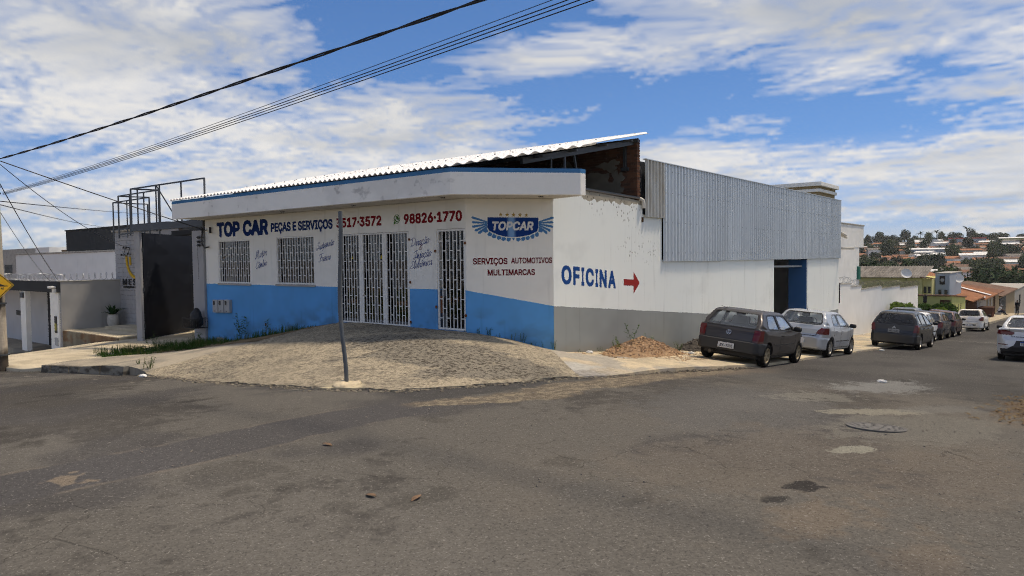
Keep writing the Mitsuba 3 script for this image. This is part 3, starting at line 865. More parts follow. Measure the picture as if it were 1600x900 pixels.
# ------------------------------------------------------------------ barred windows, gate and door
def grille(parent, x0, x1, z0, z1, y, cells, rows, phase=0, fr=0.035, bw=0.021):
    """White frame, upright bars (one part each) and short staggered rungs."""
    part(parent[0], parent[1] + '__frame', cat([box(x0, x1, y, y + .03, z0, z0 + fr), box(x0, x1, y, y + .03, z1 - fr, z1), box(x0, x0 + fr, y, y + .03, z0 + fr, z1 - fr), box(x1 - fr, x1, y, y + .03, z0 + fr, z1 - fr)]), M_GRILLE)
    w = (x1 - x0 - 2 * fr) / cells
    for i in range(1, cells):
        xx = x0 + fr + i * w
        part(parent[0], parent[1] + '__bar', box(xx - bw / 2, xx + bw / 2, y + .008, y + .018, z0 + fr, z1 - fr), M_GRILLE)
    rungs = []
    h = (z1 - z0 - 2 * fr) / rows
    for i in range(cells):
        for r in range(1, rows):
            if (r + i + phase) % 2 == 0:
                zz = z0 + fr + r * h
                rungs.append(box(x0 + fr + i * w + bw / 2, x0 + fr + (i + 1) * w - bw / 2, y + .009, y + .017, zz - bw / 2, zz + bw / 2))
    part(parent[0], parent[1] + '__rung', cat(rungs), M_GRILLE, kind='stuff')


for k, (w, lab, n) in enumerate(((WIN1, 'barred window at the left end, with a green panel painted as its reflection', 14), (WIN2, 'barred window nearest the gate', 14))):
    nm = part(shop, 'window', cat([box(w[0] - .03, w[1] + .03, YF - .03, YF + .10, w[2] - .055, w[2] - .002)]), M_CONC, label=lab).split('__')[1]
    x0, x1, z0, z1 = w
    part(shop, nm + '__sash', cat([box(a, b, YF + .10, YF + .14, c, d) for a, b, c, d in ((x0, x1, z0, z0 + .05), (x0, x1, z1 - .05, z1), (x0, x0 + .05, z0 + .05, z1 - .05), (x1 - .05, x1, z0 + .05, z1 - .05), ((x0 + x1) / 2 - .03, (x0 + x1) / 2 + .03, z0 + .05, z1 - .05))]), M_ALU)
    part(shop, nm + '__pane', box(x0 + .05, x1 - .05, YF + .117, YF + .12, z0 + .05, z1 - .05), M_PANE)
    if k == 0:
        part(shop, nm + '__curtain', box(-19.75, x1 - .03, YF + .30, YF + .31, z0 + .02, z1 - .42), matte('curtain', (0.16, 0.19, 0.10)))  # green panel behind the pane, coloured to stand for a reflection in the glass
    grille((shop, nm), x0 + .004, x1 - .004, z0 + .004, z1 - .004, YF + .012, n, 6, k)
g = part(shop, 'gate', box(GATE[0] - .02, GATE[1] + .02, YF - .04, YF + .16, -.2, GATE[2] - .004), M_CONC, label='wide white barred gate of three leaves').split('__')[1]
gw = (GATE[1] - GATE[0] - .02) / 3
for i in range(3):
    x0 = GATE[0] + .01 + i * gw
    part(shop, g + '__leaf_frame', cat([box(x0 + .004, x0 + .046, YF + .01, YF + .045, GATE[2] + .01, GATE[3] - .01), box(x0 + gw - .046, x0 + gw - .004, YF + .01, YF + .045, GATE[2] + .01, GATE[3] - .01)]), M_GRILLE)
    grille((shop, g), x0 + .048, x0 + gw - .048, GATE[2] + .01, GATE[3] - .01, YF + .012, 7 if i else 7, 10, i, .03)
part(shop, g + '__pane', box(GATE[0], GATE[1], YF + .117, YF + .121, GATE[2], GATE[3]), M_PANE)
part(shop, g + '__sash', cat([box(GATE[0] + q, GATE[0] + q + .05, YF + .10, YF + .14, GATE[2], GATE[3]) for q in (0, .64, 1.28, 1.92, 2.54)] + [box(GATE[0], GATE[1], YF + .10, YF + .14, GATE[3] - .06, GATE[3]), box(GATE[0], GATE[1], YF + .10, YF + .14, GATE[2], GATE[2] + .1)]), M_ALU)
for x0, x1, z0, z1 in ((-14.40, -14.24, 1.62, 1.82), (-13.28, -13.15, 1.62, 1.80)):
    part(shop, g + '__sticker', box(x0, x1, YF + .09, YF + .10, z0, z1), M_PLASTIC)
    cxx = (x0 + x1) / 2
    part(shop, g + '__sticker_print', plate(Polygon([(cxx - .05, z0 + .05), (cxx + .05, z0 + .05), (cxx, z0 + .14)]), (0, YF + .088, 0), (1, 0, 0), (0, 0, 1), .002), matte('sticker_yellow', (0.6, 0.45, 0.05)) if 'mat_sticker_yellow' not in scene else 'mat_sticker_yellow')
d_ = part(shop, 'door', box(DOOR[0] - .02, DOOR[1] + .02, YF - .04, YF + .16, -.2, DOOR[2] - .004), M_CONC, label='narrow white barred door beside the corner').split('__')[1]
grille((shop, d_), DOOR[0] + .01, DOOR[1] - .01, DOOR[2] + .01, DOOR[3] - .01, YF + .012, 7, 10, 1, .04)
part(shop, d_ + '__pane', box(DOOR[0] + .2, DOOR[1], YF + .117, YF + .121, DOOR[2], DOOR[3]), M_PANE)
part(shop, d_ + '__pane_rail', cat([box(DOOR[0], DOOR[0] + .2, YF + .10, YF + .14, DOOR[2], 0.95), box(DOOR[0], DOOR[1], YF + .10, YF + .14, DOOR[3] - .06, DOOR[3])]), M_ALU)
for xx, zz in ((DOOR[0] + .10, .62), (GATE[1] - .07, .55)):
    part(shop, 'rust_plate', box(xx - .04, xx + .05, YF + .046, YF + .052, zz - .18, zz + .20), M_RUST)
for xx, zz in ((DOOR[0] - .03, 1.82), (DOOR[0] - .02, .58), (DOOR[1] + .02, 1.98), (DOOR[1] + .02, .42), (GATE[1] + .02, 2.10), (GATE[1] + .03, 1.12), (GATE[1] + .03, .20)):
    part(shop, 'hinge', cat([cylinder((xx, YF - .02, zz - .03), (xx, YF - .02, zz + .03), .018, 8), box(xx - .04, xx + .02, YF - .012, YF - .002, zz - .012, zz + .012)]), M_RUST)
for k in range(3):
    x0 = -20.78 + k * .335
    nm = part(shop, 'meter_box', rbox(x0, x0 + .29, YF - .10, YF - .002, .10 + .01 * k, .49 + .01 * k, .012), M_METERBOX).split('__')[1]
    part(shop, nm + '__glass', box(x0 + .05, x0 + .15, YF - .106, YF - .101, .33 + .01 * k, .45 + .01 * k), M_PLASTIC)
    part(shop, nm + '__latch', box(x0 + .10, x0 + .16, YF - .108, YF - .101, .14 + .01 * k, .16 + .01 * k), M_PLASTIC)
part(shop, 'cover_plate', box(-20.71, -20.34, YF - .02, YF - .002, -.98, -.66), M_CONC)
part(shop, 'tap_hole', box(-18.10, -18.04, YF - .012, YF - .002, -.19, -.10), M_PLASTIC)
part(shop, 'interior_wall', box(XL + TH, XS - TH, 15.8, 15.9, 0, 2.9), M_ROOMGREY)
part(shop, 'counter', rbox(-15.5, -12.0, 14.1, 14.7, .06, 1.1, .02), matte('counter_wood', (0.12, 0.08, 0.05)))
for k in range(4):
    part(shop, 'shelf', box(-20.9, -13.2, 15.35, 15.78, .5 + k * .5, .53 + k * .5), M_ALU)

# ------------------------------------------------------------------ lettering and emblem on the shop
OF = YF - .004                                    # lettering stands 1 to 4 mm proud


def front_text(name, text, x0, x1, z0, z1, m_, shear=0.0, weight=.012):
    return part(shop, 'lettering', text_on(text, (x0, OF + .003, z0), UX, UZ, x1 - x0, z1 - z0, .003, True, shear, weight), m_, label='painted words ' + name)


front_text('TOP CAR', 'TOP CAR', -20.58, -17.84, 2.375, 2.83, M_NAVY, weight=.018)
front_text('PEÇAS E SERVIÇOS', 'PEÇAS E SERVIÇOS', -17.70, -14.95, 2.385, 2.70, M_NAVY)
front_text('3517-3572', '3517·3572', -14.80, -13.09, 2.455, 2.70, M_RED)
front_text('98826-1770', '98826·1770', -12.31, -10.49, 2.455, 2.69, M_RED)
c0 = Point(-12.55, 2.585)
bubble = c0.buffer(.105).union(Polygon([(-12.645, 2.56), (-12.655, 2.465), (-12.56, 2.49)]))
wa = part(shop, 'telephone_mark', plate(bubble.difference(c0.buffer(.088)), (0, OF + .003, 0), UX, UZ, .003), M_GREENLOGO, label='green round telephone bubble')
part(shop, 'telephone_mark', plate(c0.buffer(.070), (0, OF + .003, 0), UX, UZ, .003), M_GREENLOGO)
handset = LineString([(-12.585, 2.62), (-12.575, 2.585), (-12.55, 2.558), (-12.515, 2.548)]).buffer(.012).union(Point(-12.583, 2.618).buffer(.018)).union(Point(-12.518, 2.55).buffer(.018))
part(shop, 'telephone_mark', plate(handset, (0, OF, 0), UX, UZ, .003), M_WHITEPRINT)

# a joined handwriting, one stroke list per letter on a grid with the small letters 1 high
GLYPH = {
    'M': (2.2, [[(0.0, 0.2), (.1, 0), (.3, .3), (.7, 1.9), (.75, .1), (1.4, 1.9), (1.5, .2), (1.8, 0), (2.2, .3)]]),
    'C': (1.5, [[(1.3, 1.5), (1.15, 1.85), (.6, 1.6), (.2, .8), (.35, .1), (.8, 0), (1.5, .5)]]),
    'S': (1.5, [[(1.4, 1.6), (1.1, 1.9), (.7, 1.6), (.8, 1.1), (1.0, .6), (.6, 0), (0, .1), (.2, .4), (1.0, .2), (1.5, .3)]]),
    'F': (1.3, [[(0, 1.5), (.4, 1.8), (1.5, 1.9)], [(.9, 1.8), (.7, .6), (.4, 0), (0, .1)], [(.4, .9), (1.1, 1.0)]]),
    'D': (1.8, [[(.5, 1.8), (.4, .2), (.2, 0), (.6, .1), (1.3, .3), (1.6, 1.1), (1.2, 1.8), (.5, 1.85), (0, 1.5)]]),
    'I': (1.1, [[(0, 1.6), (.5, 1.85), (1.1, 1.85)], [(.8, 1.8), (.6, .4), (.3, 0), (-.1, .2), (1.1, .3)]]),
    'E': (1.4, [[(1.2, 1.6), (.8, 1.9), (.4, 1.5), (.8, 1.0), (.3, .7), (.2, .2), (.6, 0), (1.4, .4)]]),
    'a': (1.0, [[(.8, .8), (.4, 1), (.05, .5), (.25, 0), (.7, .5), (.8, .95), (.75, .1), (1.0, .2)]]),
    'b': (.9, [[(0, .3), (.4, 1.7), (.3, 1.9), (.15, 1.4), (.15, .1), (.5, 0), (.75, .5), (.5, .8), (.9, .7)]]),
    'c': (.8, [[(.7, .8), (.4, 1), (.1, .5), (.3, 0), (.8, .2)]]),
    'e': (.8, [[(0, .3), (.6, .6), (.5, 1), (.15, .7), (.2, .1), (.5, 0), (.8, .3)]]),
    'i': (.5, [[(0, .3), (.25, .9), (.2, .15), (.5, .2)], [(.33, 1.35), (.36, 1.4)]]),
    'j': (.5, [[(0, .3), (.3, .9), (.2, -.6), (-.1, -.7), (.5, .2)], [(.36, 1.35), (.4, 1.4)]]),
    'l': (.6, [[(0, .2), (.45, 1.6), (.3, 1.9), (.15, 1.3), (.2, .1), (.6, .2)]]),
    'm': (1.4, [[(0, .3), (.15, .95), (.15, 0), (.45, .95), (.55, .8), (.55, 0), (.85, .95), (1.0, .8), (1.0, .1), (1.4, .2)]]),
    'n': (1.0, [[(0, .3), (.15, .95), (.15, 0), (.5, .95), (.62, .8), (.62, .1), (1.0, .2)]]),
    'o': (.9, [[(.5, 1), (.1, .6), (.2, 0), (.6, .2), (.6, .8), (.4, .95), (.9, .7)]]),
    'p': (.9, [[(0, .3), (.2, 1.0), (.1, -.8), (.2, .6), (.5, 1), (.7, .6), (.5, 0), (.25, .1), (.9, .2)]]),
    'r': (.7, [[(0, .3), (.2, 1.0), (.3, .8), (.55, .85), (.45, .1), (.7, .2)]]),
    's': (.7, [[(0, .2), (.4, 1), (.5, .4), (.3, 0), (.05, .1), (.7, .25)]]),
    't': (.6, [[(0, .3), (.35, 1.5), (.2, .2), (.6, .2)], [(.05, 1.1), (.6, 1.15)]]),
    'u': (1.0, [[(0, .3), (.15, .9), (.15, .1), (.5, .1), (.65, .9), (.65, .1), (1.0, .2)]]),
    '~': (0, [[(-.75, 1.3), (-.55, 1.5), (-.35, 1.35), (-.15, 1.5)]]),
    '^': (0, [[(-.75, 1.25), (-.5, 1.6), (-.25, 1.25)]]),
    ',': (0, [[(-.45, 0), (-.4, -.2), (-.6, -.4)]]),
    '&': (1.2, [[(1.1, 0), (.3, 1.2), (.5, 1.6), (.8, 1.3), (.1, .5), (.3, 0), (.8, .2), (1.1, .7)]]),
}


def script_text(text, width, slant=0.38, pen=0.11):
    x, lines = 0.0, []
    for ch in text:
        w, strokes = GLYPH[ch]
        for s in strokes:
            q = np.array([(x + a + slant * b, b) for a, b in s], float)
            if len(q) > 2:
                t = np.arange(len(q))
                tt = np.linspace(0, len(q) - 1, len(q) * 5)
                from scipy.interpolate import CubicSpline
                q = CubicSpline(t, q)(tt)
            lines.append(LineString(q))
        x += w * 1.0
    g = unary_union([l.buffer(pen / 2, resolution=3) for l in lines])
    k = width / (g.bounds[2] - g.bounds[0])
    return affinity.scale(affinity.translate(g, -g.bounds[0], 0), k, k, origin=(0, 0)).simplify(0.0015)


for text, said, x0, z0, wd, rot, m_ in (('Motor', 'Motor', -18.52, 1.70, .62, 12, M_SCRIPT), ('Ca^mbio', 'Câmbio', -18.49, 1.42, .60, 12, M_SCRIPT), ('Suspensa~o', 'Suspensão', -15.66, 1.91, .80, 10, M_SCRIPT),
                              ('Freios', 'Freios', -15.56, 1.60, .52, 8, M_SCRIPT), ('Direc,a~o', 'Direção', -12.10, 1.93, .64, 8, M_SCRIPT), ('&', '&', -11.83, 1.855, .11, 0, M_CRIMSON),
                              ('Injec,a~o', 'Injeção', -12.02, 1.64, .62, 8, M_SCRIPT), ('Eletro^nica', 'Eletrônica', -12.11, 1.42, .72, 9, M_SCRIPT)):
    gpoly = affinity.rotate(script_text(text, wd), rot, origin=(0, 0))
    part(shop, 'lettering', plate(affinity.translate(gpoly, x0, z0), (0, OF + .003, 0), UX, UZ, .003), m_, label='handwritten word ' + said)

# emblem on the slanting wall: s along the wall from the door, z height
CO = kink + NC * 0.001


def on_corner(poly, name, m_, lift=0.0, label=None):
    return part(shop, 'emblem__' + name if name != 'emblem' else 'emblem', plate(poly, CO + NC * lift, UC, UZ, .003), m_, label=label)


shield = Polygon([(.49, 2.515), (1.585, 2.505), (1.580, 2.30), (1.56, 2.235), (1.40, 2.165), (1.20, 2.125), (1.03, 2.115), (.86, 2.128), (.68, 2.175), (.52, 2.25), (.487, 2.31)]).buffer(.015)
on_corner(shield.buffer(.014), 'emblem', M_WHITEPRINT, 0, 'winged shield emblem with five stars')
on_corner(shield, 'shield', M_SHIELD, .003)
m = text_on('TOPCAR', CO + NC * .006 + UC * .545 + UZ * 2.245, UC, UZ, .93, .195, .003, True, .16)
part(shop, 'emblem__lettering', m, M_WHITEPRINT)


def feather(x0, z0, x1, z1, w0, w1):
    a, b = np.array([x0, z0]), np.array([x1, z1])
    t = (b - a) / np.linalg.norm(b - a)
    n_ = np.array([-t[1], t[0]])
    return Polygon([a + n_ * w0 / 2, b - t * .03 + n_ * w1 / 2, b + t * .008, b - t * .01 - n_ * w1 / 2, a - n_ * w0 / 2])


for sgn, base in ((-1, .475), (1, 1.600)):
    for dz0, L, ang, w1 in ((2.425, .36, 16, .050), (2.405, .34, 3, .050), (2.385, .34, -10, .052), (2.365, .30, -24, .056), (2.335, .25, -36, .062)):
        a = math.radians(ang)
        on_corner(feather(base, dz0, base + sgn * L * math.cos(a), dz0 + L * math.sin(a) * 1.05, .026, w1), 'feather', M_WINGBLUE)
import shapely as _sh
ring = shield.buffer(.022).exterior
pts = [ring.interpolate(t, normalized=True).coords[0] for t in np.linspace(0, 1, 400, endpoint=False)]
low = sorted([q for q in pts if q[1] < 2.315], key=lambda q: q[0])
L_ = LineString(low)
for k in range(13):
    q = L_.interpolate((k + .5) / 13, normalized=True)
    q2 = L_.interpolate(min(1, (k + .5) / 13 + .01), normalized=True)
    t = np.array([q2.x - q.x, q2.y - q.y])
    t /= np.linalg.norm(t)
    n_ = np.array([t[1], -t[0]])
    skew = (k - 6) / 6
    tip = np.array([q.x, q.y]) + n_ * (.075 if k != 6 else .04) + np.array([skew * .02, 0])
    on_corner(feather(q.x, q.y, tip[0], tip[1], .084, .094 if k != 6 else .04), 'feather', M_WINGBLUE)
for k in range(5):
    cx, cz = .765 + k * .142, 2.588 - k * .003
    star = Polygon([(cx + (.048 if i % 2 == 0 else .020) * math.sin(i * math.pi / 5), cz + (.048 if i % 2 == 0 else .020) * math.cos(i * math.pi / 5)) for i in range(10)])
    on_corner(star, 'star', M_GOLD)
for text, s0, s1, z0, z1 in (('SERVIÇOS', .145, .905, 1.515, 1.655), ('AUTOMOTIVOS', .985, 1.905, 1.525, 1.655), ('MULTIMARCAS', .465, 1.515, 1.270, 1.405)):
    part(shop, 'lettering', text_on(text, CO + UC * s0 + UZ * (z0 - (.035 if 'Ç' in text else 0)), UC, UZ, s1 - s0, z1 - z0 + (.035 if 'Ç' in text else 0), .003, True, 0, .006), M_CRIMSON, label='painted words ' + text)
# OFICINA and arrow on the side wall, following the slope of the street
us = np.array([0, 1.0, -.082])
us /= np.linalg.norm(us)
xl = 13.17
for ch, w in zip('OFICINA', (.40, .27, .12, .35, .12, .33, .36)):
    part(shop, 'lettering', text_on(ch, (XS + .001, xl, 1.055 - (xl - 13.17) * .082), us, UZ, w, .43, .003, True, 0, .011), M_BLUELET, label='blue letter ' + ch)
    xl += w + .068
arrow = Polygon([(0, .30), (.50, .30), (.50, .50), (.82, .225), (.50, -.06), (.50, .14), (0, .14)])
part(shop, 'arrow', plate(arrow, (XS + .001, 15.93, .79), np.array([0, 1.0, -.06]), UZ, .003), M_ARROW, label='red arrow pointing along the side street')
# ------------------------------------------------------------------ gatehouse with the black gate, left of the shop
gh = thing('gatehouse', 'grey painted block gateway with tall black metal gate standing open', 'gateway')
part(gh, 'pillar', rbox(-26.18, -25.76, 11.36, 11.45, -1.6, 2.78, .01), M_BLOCK, label='left gate pillar')
rp = part(gh, 'pillar', box(-21.98, -21.30, 11.30, 11.8, -1.4, 2.62), M_BLOCK, label='right gate pillar with a crack')
wall = part(gh, 'wall', box(-33.45, -27.75, 13.74, 13.9, -1.5, 3.0), M_MORTAR, label='painted block wall with yellow sign')
brng = random.Random(12)
for r in range(21):
    z0 = -1.12 + r * .196
    for c in range(20):
        x0 = -33.45 + c * .392 - (.196 if r % 2 else 0)
        a, b = max(x0 + .005, -33.45), min(x0 + .387, -30.6)
        if b - a > .05:
            part(gh, 'wall__block', box(a, b, 13.70 + brng.uniform(-.004, .004), 13.76, z0 + .005, z0 + .191), M_BLOCK)
part(gh, 'wall__plain_face', box(-30.58, -27.75, 13.702, 13.745, -1.12, 2.99), M_BLOCK)
part(gh, 'wall', box(-33.6, -33.46, 13.9, 22, -1.5, 3.0), M_BLOCK, label='side wall running back')
part(gh, 'wall', box(-22.1, -21.32, 11.8, 20, -1.4, 2.60), M_BLOCK, label='yard wall beside the shop')
part(gh, 'wall', box(-33.5, -22.1, 19.0, 19.2, -1.4, 2.5), M_BLOCK, label='wall at the back of the yard')
part(gh, 'wall_cap', rbox(-33.55, -27.7, 13.60, 13.95, 3.0, 3.07, .012), M_CONC)
part(gh, 'lintel', cat([bar((-26.25, 11.36, 2.84), (-21.30, 11.36, 2.84), .12, .20), bar((-26.25, 11.48, 2.955), (-21.30, 11.48, 2.955), .34, .03)]), M_STEEL, label='dark steel beam over the gate')
part(gh, 'gravel_roof', box(-26.0, -21.4, 12.6, 18.8, 2.62, 2.78), M_DARKGREY)
# open gate leaf
ga, gb = np.array([-25.78, 11.46, 0]), np.array([-28.0, 14.57, 0])
ug = (gb - ga) / np.linalg.norm(gb - ga)
ng = np.cross(ug, UZ)
LG = float(np.linalg.norm(gb - ga))
M_GATE = mat('black_gate', mikit.proc(lambda p, n, uv: C(0.009, 0.011, 0.017) * (0.7 + 0.7 * fbm(p.x * 2, p.y * 2, p.z * 2, 4))), 0.55, 0.12)
m = extrude(sbox(0, 0, LG, 3.74), .05)
m.apply_transform(frame(ga + UZ * -1.06 - ng * .025, ug, UZ))
gl = part(gh, 'gate_leaf', m, M_GATE, label='tall black sheet metal gate leaf')
for r in range(5):
    for c in range(2):
        s0, s1, z0, z1 = .06 + c * LG / 2, LG / 2 * (c + 1) - .05, .05 + r * .74, .05 + (r + 1) * .74 - .05
        mid = ((s0 + s1) / 2, (z0 + z1) / 2)
        for sgn in (-1, 1):
            m = trimesh.Trimesh([[s0, z0, .025], [s1, z0, .025], [s1, z1, .025], [s0, z1, .025], [mid[0], mid[1], .042]], [[0, 1, 4], [1, 2, 4], [2, 3, 4], [3, 0, 4], [0, 2, 1], [0, 3, 2]], process=False)
            if sgn < 0:
                m.apply_transform(np.diag([1, 1, -1, 1]))
                m.invert()
            m.apply_transform(frame(ga + UZ * -1.06, ug, UZ))
            part(gh, 'gate_leaf__panel', m, M_GATE)
part(gh, 'gate_leaf__handle', bar(ga + ug * (LG * .92) + ng * .07 + UZ * .52, ga + ug * (LG * .98) + ng * .07 + UZ * .52, .04, .03), M_GALV)
for zz in (-.6, .7, 2.1):
    part(gh, 'gate_leaf__hinge', cylinder(ga + UZ * (zz - .06), ga + UZ * (zz + .06), .04, 10), M_STEEL)
part(gh, 'crack', plate(LineString([(-21.62, 2.3), (-21.66, 1.9), (-21.60, 1.5), (-21.64, 1.1)]).buffer(.006), (0, 11.299, 0), (1, 0, 0), (0, 0, 1), .002), M_PLASTIC)
# yellow sign: a bowl stroke and short bar over the word
M_YEL = matte('yellow_sign', (0.55, 0.36, 0.05))
a = np.linspace(math.radians(176), math.radians(262), 20)
stroke = LineString(np.column_stack([-31.42 + .86 * np.cos(a), 1.86 + .84 * np.sin(a)])).buffer(.062)
part(gh, 'sign_mark', plate(stroke, (0, 13.694, 0), (1, 0, 0), (0, 0, 1), .04), M_YEL, label='yellow curved stroke of the sign')
part(gh, 'sign_mark', plate(LineString([(-31.96, 1.86), (-31.93, 1.60)]).buffer(.06), (0, 13.694, 0), (1, 0, 0), (0, 0, 1), .04), M_YEL)
part(gh, 'lettering', text_on('M E S A', (-32.72, 13.694, .69), UX, UZ, 1.75, .27, .03, True, 0, .004), M_PLASTIC, label='black word MESA, its end hidden by the pillar')
part(gh, 'lettering', text_on('soluções em aço', (-32.68, 13.694, .545), UX, UZ, 1.9, .115, .02, True), M_PLASTIC)
for q in ((-32.3, 2.28), (-32.05, 2.30), (-32.5, 1.98), (-31.9, 2.02)):
    part(gh, 'insulator', cat([cylinder((q[0], 13.70, q[1]), (q[0], 13.55, q[1]), .02, 6), cylinder((q[0], 13.56, q[1]), (q[0] + .12, 13.52, q[1] + .02), .035, 8)]), M_PLASTIC)
part(gh, 'conduit', tube([(-31.9, 13.66, 2.3), (-32.0, 13.62, 2.0), (-32.2, 13.62, 1.92), (-32.45, 13.64, 2.05), (-32.3, 13.66, 2.3)], .014, 6), M_PLASTIC)
# raised landing with a board marked retaining wall
land = box(-33.05, -27.8, 11.42, 13.69, -2.3, -1.11)
m = part(gh, 'landing', land, M_DRIVE, label='pale concrete landing in front of the sign')
part(gh, 'landing__retaining_wall', plate(Polygon([(-33.0, -2.3), (-27.8, -2.3), (-27.8, -1.13), (-33.0, -1.13)]), (0, 11.415, 0), (1, 0, 0), (0, 0, 1), .05),
     matte('stained_concrete', mikit.proc(lambda p, n, uv: mix(C(0.24, 0.22, 0.17), C(0.20, 0.135, 0.085), sstep(0.45, 0.65, fbm(p.x * 1.4, p.z * 3, 0, 4))) * (0.75 + 0.4 * noise(p.x * 7, 1, 2)))))
part(gh, 'landing__step', rbox(-32.0, -27.9, 12.6, 13.68, -1.2, -.99, .012), M_DRIVE)
# frames of black tube standing on the wall tops
fr = [(-21.5, 11.5), (-26.45, 11.42), (-26.12, 12.24), (-29.6, 12.3), (-29.3, 13.35), (-32.9, 13.45), (-32.75, 14.85)]
fz = 4.25
tf = thing('roof_frame', 'bare frame of black square tube standing above the grey gateway', 'frame')
for i in range(6):
    part(tf, 'rail', bar((*fr[i], fz), (*fr[i + 1], fz), .045), M_STEEL)
for i, q in enumerate(fr):
    part(tf, 'post', bar((q[0], q[1], 2.72 if i < 2 else 2.60), (q[0], q[1], fz), .045), M_STEEL)
for i, ts in ((0, (.29, .58, .63, .9)), (2, (.35, .7)), (4, (.3, .6))):
    for t in ts:
        q = np.array(fr[i]) * (1 - t) + np.array(fr[i + 1]) * t
        part(tf, 'post', bar((*q, 2.70), (*q, fz), .038), M_STEEL)
part(tf, 'brace', bar((-24.65, 11.48, fz), (-24.35, 12.2, 2.80), .038), M_STEEL)
part(tf, 'rail', bar((-29.6, 12.3, 2.75), (-26.1, 12.24, 2.85), .045), M_STEEL)
part(tf, 'rail', bar((-32.9, 13.5, 3.08), (-29.3, 13.4, 3.08), .045), M_STEEL)

# trash basket on the right pillar, holding a black bag
tb = thing('trash_basket', 'black wire trash basket fixed to the gate pillar', 'basket')
bx0, bx1, by0, by1, bz0, bz1 = -21.84, -21.12, 10.86, 11.28, -.38, -.08
wires = []
for t in np.linspace(0, 1, 12):
    x = bx0 + (bx1 - bx0) * t
    wires.append(bar((x, by0, bz0), (x, by0, bz1), .008))
for t in np.linspace(0, 1, 7):
    y = by0 + (by1 - by0) * t
    for x in (bx0, bx1):
        wires.append(bar((x, y, bz0), (x, y, bz1), .008))
part(tb, 'wire_side', cat(wires), M_PLASTIC, kind='stuff')
part(tb, 'rim', cat([bar((bx0, by0, z), (bx1, by0, z), .018) for z in (bz0, bz1)] + [bar((x, by0, z), (x, by1, z), .018) for x in (bx0, bx1) for z in (bz0, bz1)]), M_PLASTIC)
part(tb, 'bottom', cat([bar((bx0 + .05 * i, by0, bz0), (bx0 + .05 * i, by1, bz0), .01) for i in range(15)]), M_PLASTIC, kind='stuff')
part(tb, 'bracket', cat([bar((bx0 + .1, by1, bz0), (bx0 + .1, 11.31, bz0), .03), bar((bx1 - .1, by1, bz0), (bx1 - .1, 11.31, bz0), .03)]), M_PLASTIC)
bag = trimesh.creation.icosphere(3)
bag.vertices *= [.25, .17, .30]
bag.vertices += (meshkit.fbm(bag.vertices * 7, 3, 4)[:, None] - .5) * bag.vertices * .5
bag.vertices[:, 2] = np.maximum(bag.vertices[:, 2], -.24)
bag.apply_translation((-21.38, 11.06, -.12))
one('trash_bag', bag, mat('black_bag', (0.012, 0.012, 0.013), 0.5, 0.4), 'black plastic rubbish bag bulging out of the wire basket', 'bag', smooth=True)

# plant in a pale pot
pot = thing('plant_pot', 'pale egg shaped pot with a dark green leafy plant on the landing', 'potted plant')
part(pot, 'pot', lathe([(0, 0), (.15, 0), (.20, .08), (.235, .25), (.225, .42), (.19, .54), (.205, .56), (.17, .56), (.15, .50), (0, .48)], 28).apply_translation((-32.62, 13.18, -1.11)),
     matte('pot_cement', mikit.proc(lambda p, n, uv: C(0.46, 0.45, 0.42) * (0.75 + 0.5 * fbm(p.x * 22, p.y * 22, p.z * 22, 3)))), smooth=40)


def leaf_mesh(base, tip, width, droop, seg=4):
    """A folded leaf blade from base to tip."""
    base, tip = np.asarray(base, float), np.asarray(tip, float)
    t = np.linspace(0, 1, seg + 1)
    mid = base + (tip - base) * t[:, None] + np.array([0, 0, 1.0]) * (droop * 4 * t * (1 - t))[:, None]
    d = (tip - base) / (np.linalg.norm(tip - base) + 1e-9)
    s = np.cross(d, [0, 0, 1.0])
    s /= np.linalg.norm(s) + 1e-9
    w = width * np.sin(np.pi * np.clip(t * 0.92 + 0.06, 0, 1))
    L, R = mid + s * w[:, None] / 2 + [0, 0, -width * .12], mid - s * w[:, None] / 2 + [0, 0, -width * .12]
    v = np.vstack([L, mid, R])
    n = seg + 1
    f = []
    for i in range(seg):
        f += [[i, i + 1, n + i + 1], [i, n + i + 1, n + i], [n + i, n + i + 1, 2 * n + i + 1], [n + i, 2 * n + i + 1, 2 * n + i]]
    return trimesh.Trimesh(v, f, process=False)


def leaf_mat(name, c, trans=0.35):
    scene['mat_' + name] = {'type': 'principledthin', 'base_color': rgb(c), 'roughness': 0.55, 'diff_trans': trans, 'spec_trans': 0.0}
    return 'mat_' + name


M_LEAF_DK = leaf_mat('leaf_dark', (0.025, 0.060, 0.022))
M_LEAF = leaf_mat('leaf_green', (0.050, 0.095, 0.022))
M_LEAF_LT = leaf_mat('leaf_light', (0.13, 0.19, 0.040))
M_WEED = leaf_mat('weed_green', mikit.proc(lambda p, n, uv: mix(C(0.040, 0.085, 0.018), C(0.16, 0.16, 0.06), sstep(0.5, 0.8, fbm(p.x * 3, p.y * 3, 1, 3)))))
M_BARK = matte('bark', (0.10, 0.075, 0.055))
lr = np.random.default_rng(7)
for i in range(26):
    a, e = lr.uniform(0, 2 * math.pi), lr.uniform(.25, 1.35)
    L = lr.uniform(.30, .52)
    b = np.array([-32.62 + .05 * math.cos(a), 13.18 + .05 * math.sin(a), -.58])
    part(pot, 'leaf', leaf_mesh(b, b + L * np.array([math.cos(a) * math.cos(e), math.sin(a) * math.cos(e), math.sin(e)]), .11, .06), M_LEAF_DK)

